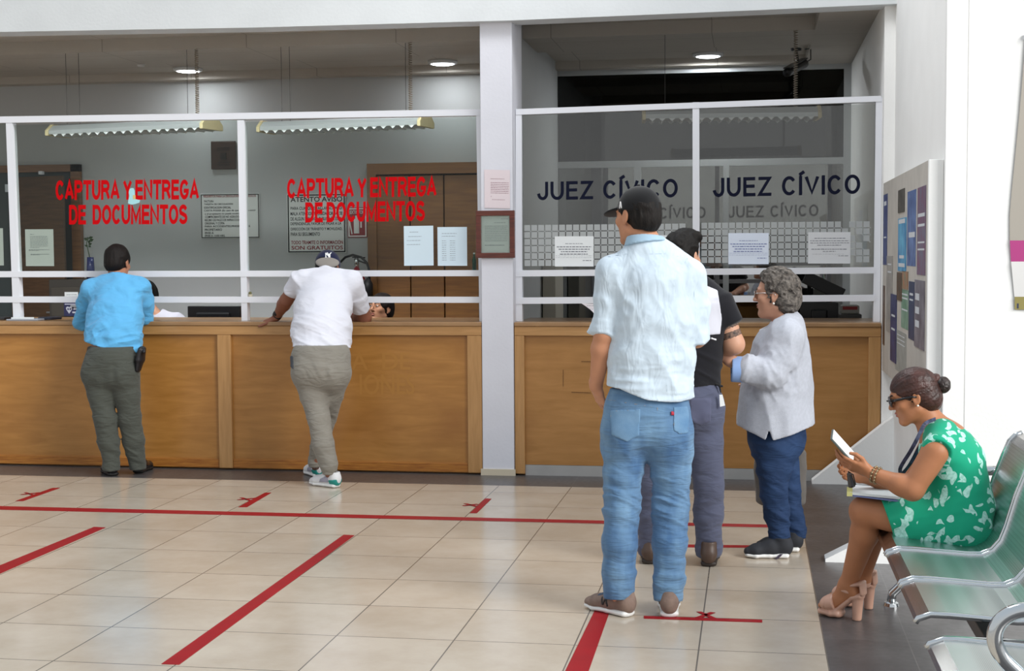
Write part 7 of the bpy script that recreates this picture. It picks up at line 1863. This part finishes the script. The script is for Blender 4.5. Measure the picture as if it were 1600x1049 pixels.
    tag(pa, 'white sheets of paper lying on the folder in the woman’s lap', 'papers')
    yp = obj('sticky_note', MB().slab([c0+V3(-.010, -.004, -.004), c0+V3(.012, -.006, -.004), c0+V3(.016, .05, .010), c0+V3(-.006, .05, .010)], (0, 0, .0155)), mat('yellow paper', 'D9D48A', 0.7)); tag(yp, 'yellow note at the front corner of the papers on the woman’s lap', 'note')
    gs = empty('folded_glasses', A(1330, 750, 5.90), 'dark folded glasses dangling from the hand of the seated woman', 'glasses')
    q = Vol(A(1330, 750, 5.90)-.07, A(1330, 750, 5.90)+.07, .0025); q.add(seg(A(1327, 741, 5.90), A(1331, 760, 5.90), (.010, .008), (.015, .007), V3(1, 0, .2)), 0); emit(q, 'lens', mat('dark lens', '1E1A1C', 0.08), gs, 1)
    obj('temple', MB().tube([A(1325, 737, 5.91), A(1333, 742, 5.91), A(1337, 758, 5.91)], .0028, 6), gm, gs, smooth=True)
woman_green()

# ---------------------------------------------------------------- clerks behind the long counter
def clerk(label, head, fwd, sx, top, skin_c, hairc, hair2, neckpx=None, lean=0.0, long_hair=False):
    hy = head[1]; t = person('person', (head[0]+sx, hy), label)
    H = Frame(head, fwd, (0, 0, 1), 1.02); k = skin(skin_c[0], skin_c[1])
    neck = head+V3(sx*.55, .02, -.135); chest = head+V3(sx, .04, -.30); waist = head+V3(sx, .05, -.52); pel = head+V3(sx, .06, -.66)
    shL, shR = neck+V3(-.175+sx*.3, .01, -.065), neck+V3(.175+sx*.3, .01, -.065)
    elL, elR = shL+V3(-.04, -.06, -.27), shR+V3(.04, -.06, -.27); wrL, wrR = elL+V3(.08, -.20, .01), elR+V3(-.08, -.20, .01)
    hiL, hiR = pel+V3(-.09, 0, 0), pel+V3(.09, 0, 0); knL, knR = hiL+V3(-.02, -.02, .02), hiR+V3(.02, -.02, .02)
    lo = np.min([head, elL, wrL, pel], 0)-.16; hi = np.max([head, elR, pel], 0)+.16; lo[2] = 0
    v = Vol(lo, hi, .006)
    head_sdf(v, H, jaw=.94); v.add(seg(H(0, -.02, -.06), neck, .048, .054), .03); v.chain([neck+V3(0, 0, -.03), chest, waist, pel], [(.07, .05), (.14, .10), (.13, .10), (.15, .11)], V3(1, 0, 0), .03)
    for a in (shL, shR): v.add(seg(neck+V3(0, 0, -.03), a, .034, .046), .03)
    arm_sdf(v, shL, elL, wrL, (.047, .04, .038, .026)); arm_sdf(v, shR, elR, wrR, (.047, .04, .038, .026))
    hand_sdf(v, wrL, V3(.2, -1, -.1), V3(0, 0, 1), V3(1, 0, 0), sc=.9); hand_sdf(v, wrR, V3(-.2, -1, -.1), V3(0, 0, 1), V3(-1, 0, 0), sc=.9)
    for hp in (hiL, hiR): leg_sdf(v, hp, V3(hp[0], hp[1]-.02, .42 if hp[2] > .5 else .3), V3(hp[0], hp[1], .05), (.08, .06, .05, .035))
    emit(v, 'body', k, t, 1); face_parts(t, H, '2A1A12', '1E1512', '94564C')
    v = Vol(np.min([elL, pel], 0)-.12, np.max([elR, neck, pel], 0)+.12, .006)
    v.chain([neck+V3(0, 0, -.055), chest, waist, pel], [(.14, .07), (.168, .118), (.16, .12), (.17, .125)], V3(1, 0, 0), .04)
    for a, e in ((shL, elL), (shR, elR)): v.add(seg(neck+V3(0, 0, -.05), a, .05, .06), .04); v.add(seg(a, a*.45+e*.55, (.064, .064), (.06, .06), V3(0, 1, 0), .014), .03)
    v.sub(ell(neck+V3(0, -.01, .005), (.085, .085, .05)), .01); v.displace(folds(.012, (7, 7, 6), 151))
    emit(v, 'shirt', top, t, 2)
    q = Vol(np.array(pel)-.3, np.array(pel)+.25, .008); q.add(seg(pel+V3(0, 0, .04), pel+V3(0, 0, -.10), (.165, .12), (.165, .12), V3(1, 0, 0)), 0)
    for hp in (hiL, hiR): q.add(seg(hp, V3(hp[0], hp[1], max(pel[2]-.28, .1)), .095, .085), .03)
    emit(q, 'trousers', cloth('dark trousers cloth', '2A2C33'), t, 1)
    hm = hair_mat('hair '+hairc, hairc, hair2)
    q = Vol(H.c-.2, H.c+.2, .0045); cap_hair(q, H, .012); q.add(H.E((0, -.09, .0), (.05, .045, .05)), .03); q.sub(H.E((0, .135, -.05), (.12, .095, .125)), .01); q.cut(H(0, -.06, -.075), -H.u)
    for s_ in (-1, 1): q.sub(H.E((s_*.092, .006, -.012), (.024, .028, .036)), .006)
    q.displace(lambda P: .006*(ridge((P-H.c)@H.R.T*np.array([40, 30, 20]), 3)-.6), .02); emit(q, 'hair', hm, t, 1)
    return t
clerk('woman clerk with pulled-back dark hair peering up from behind the counter, under the lower rail', A(595, 483, 11.3), (-.42, -.88, .20), .03, cloth('dark blue work shirt', '2C3A5C'), ('clerk skin', 'B27F62'), '241814', '130D0B')
clerk('black-haired clerk in white top seated behind the man in the blue shirt', A(224, 463, 11.35), (-.55, -.80, -.25), .13, cloth('white work shirt', 'BDBBC6'), ('clerk skin light', 'B98B70'), '15110F', '0B0908')
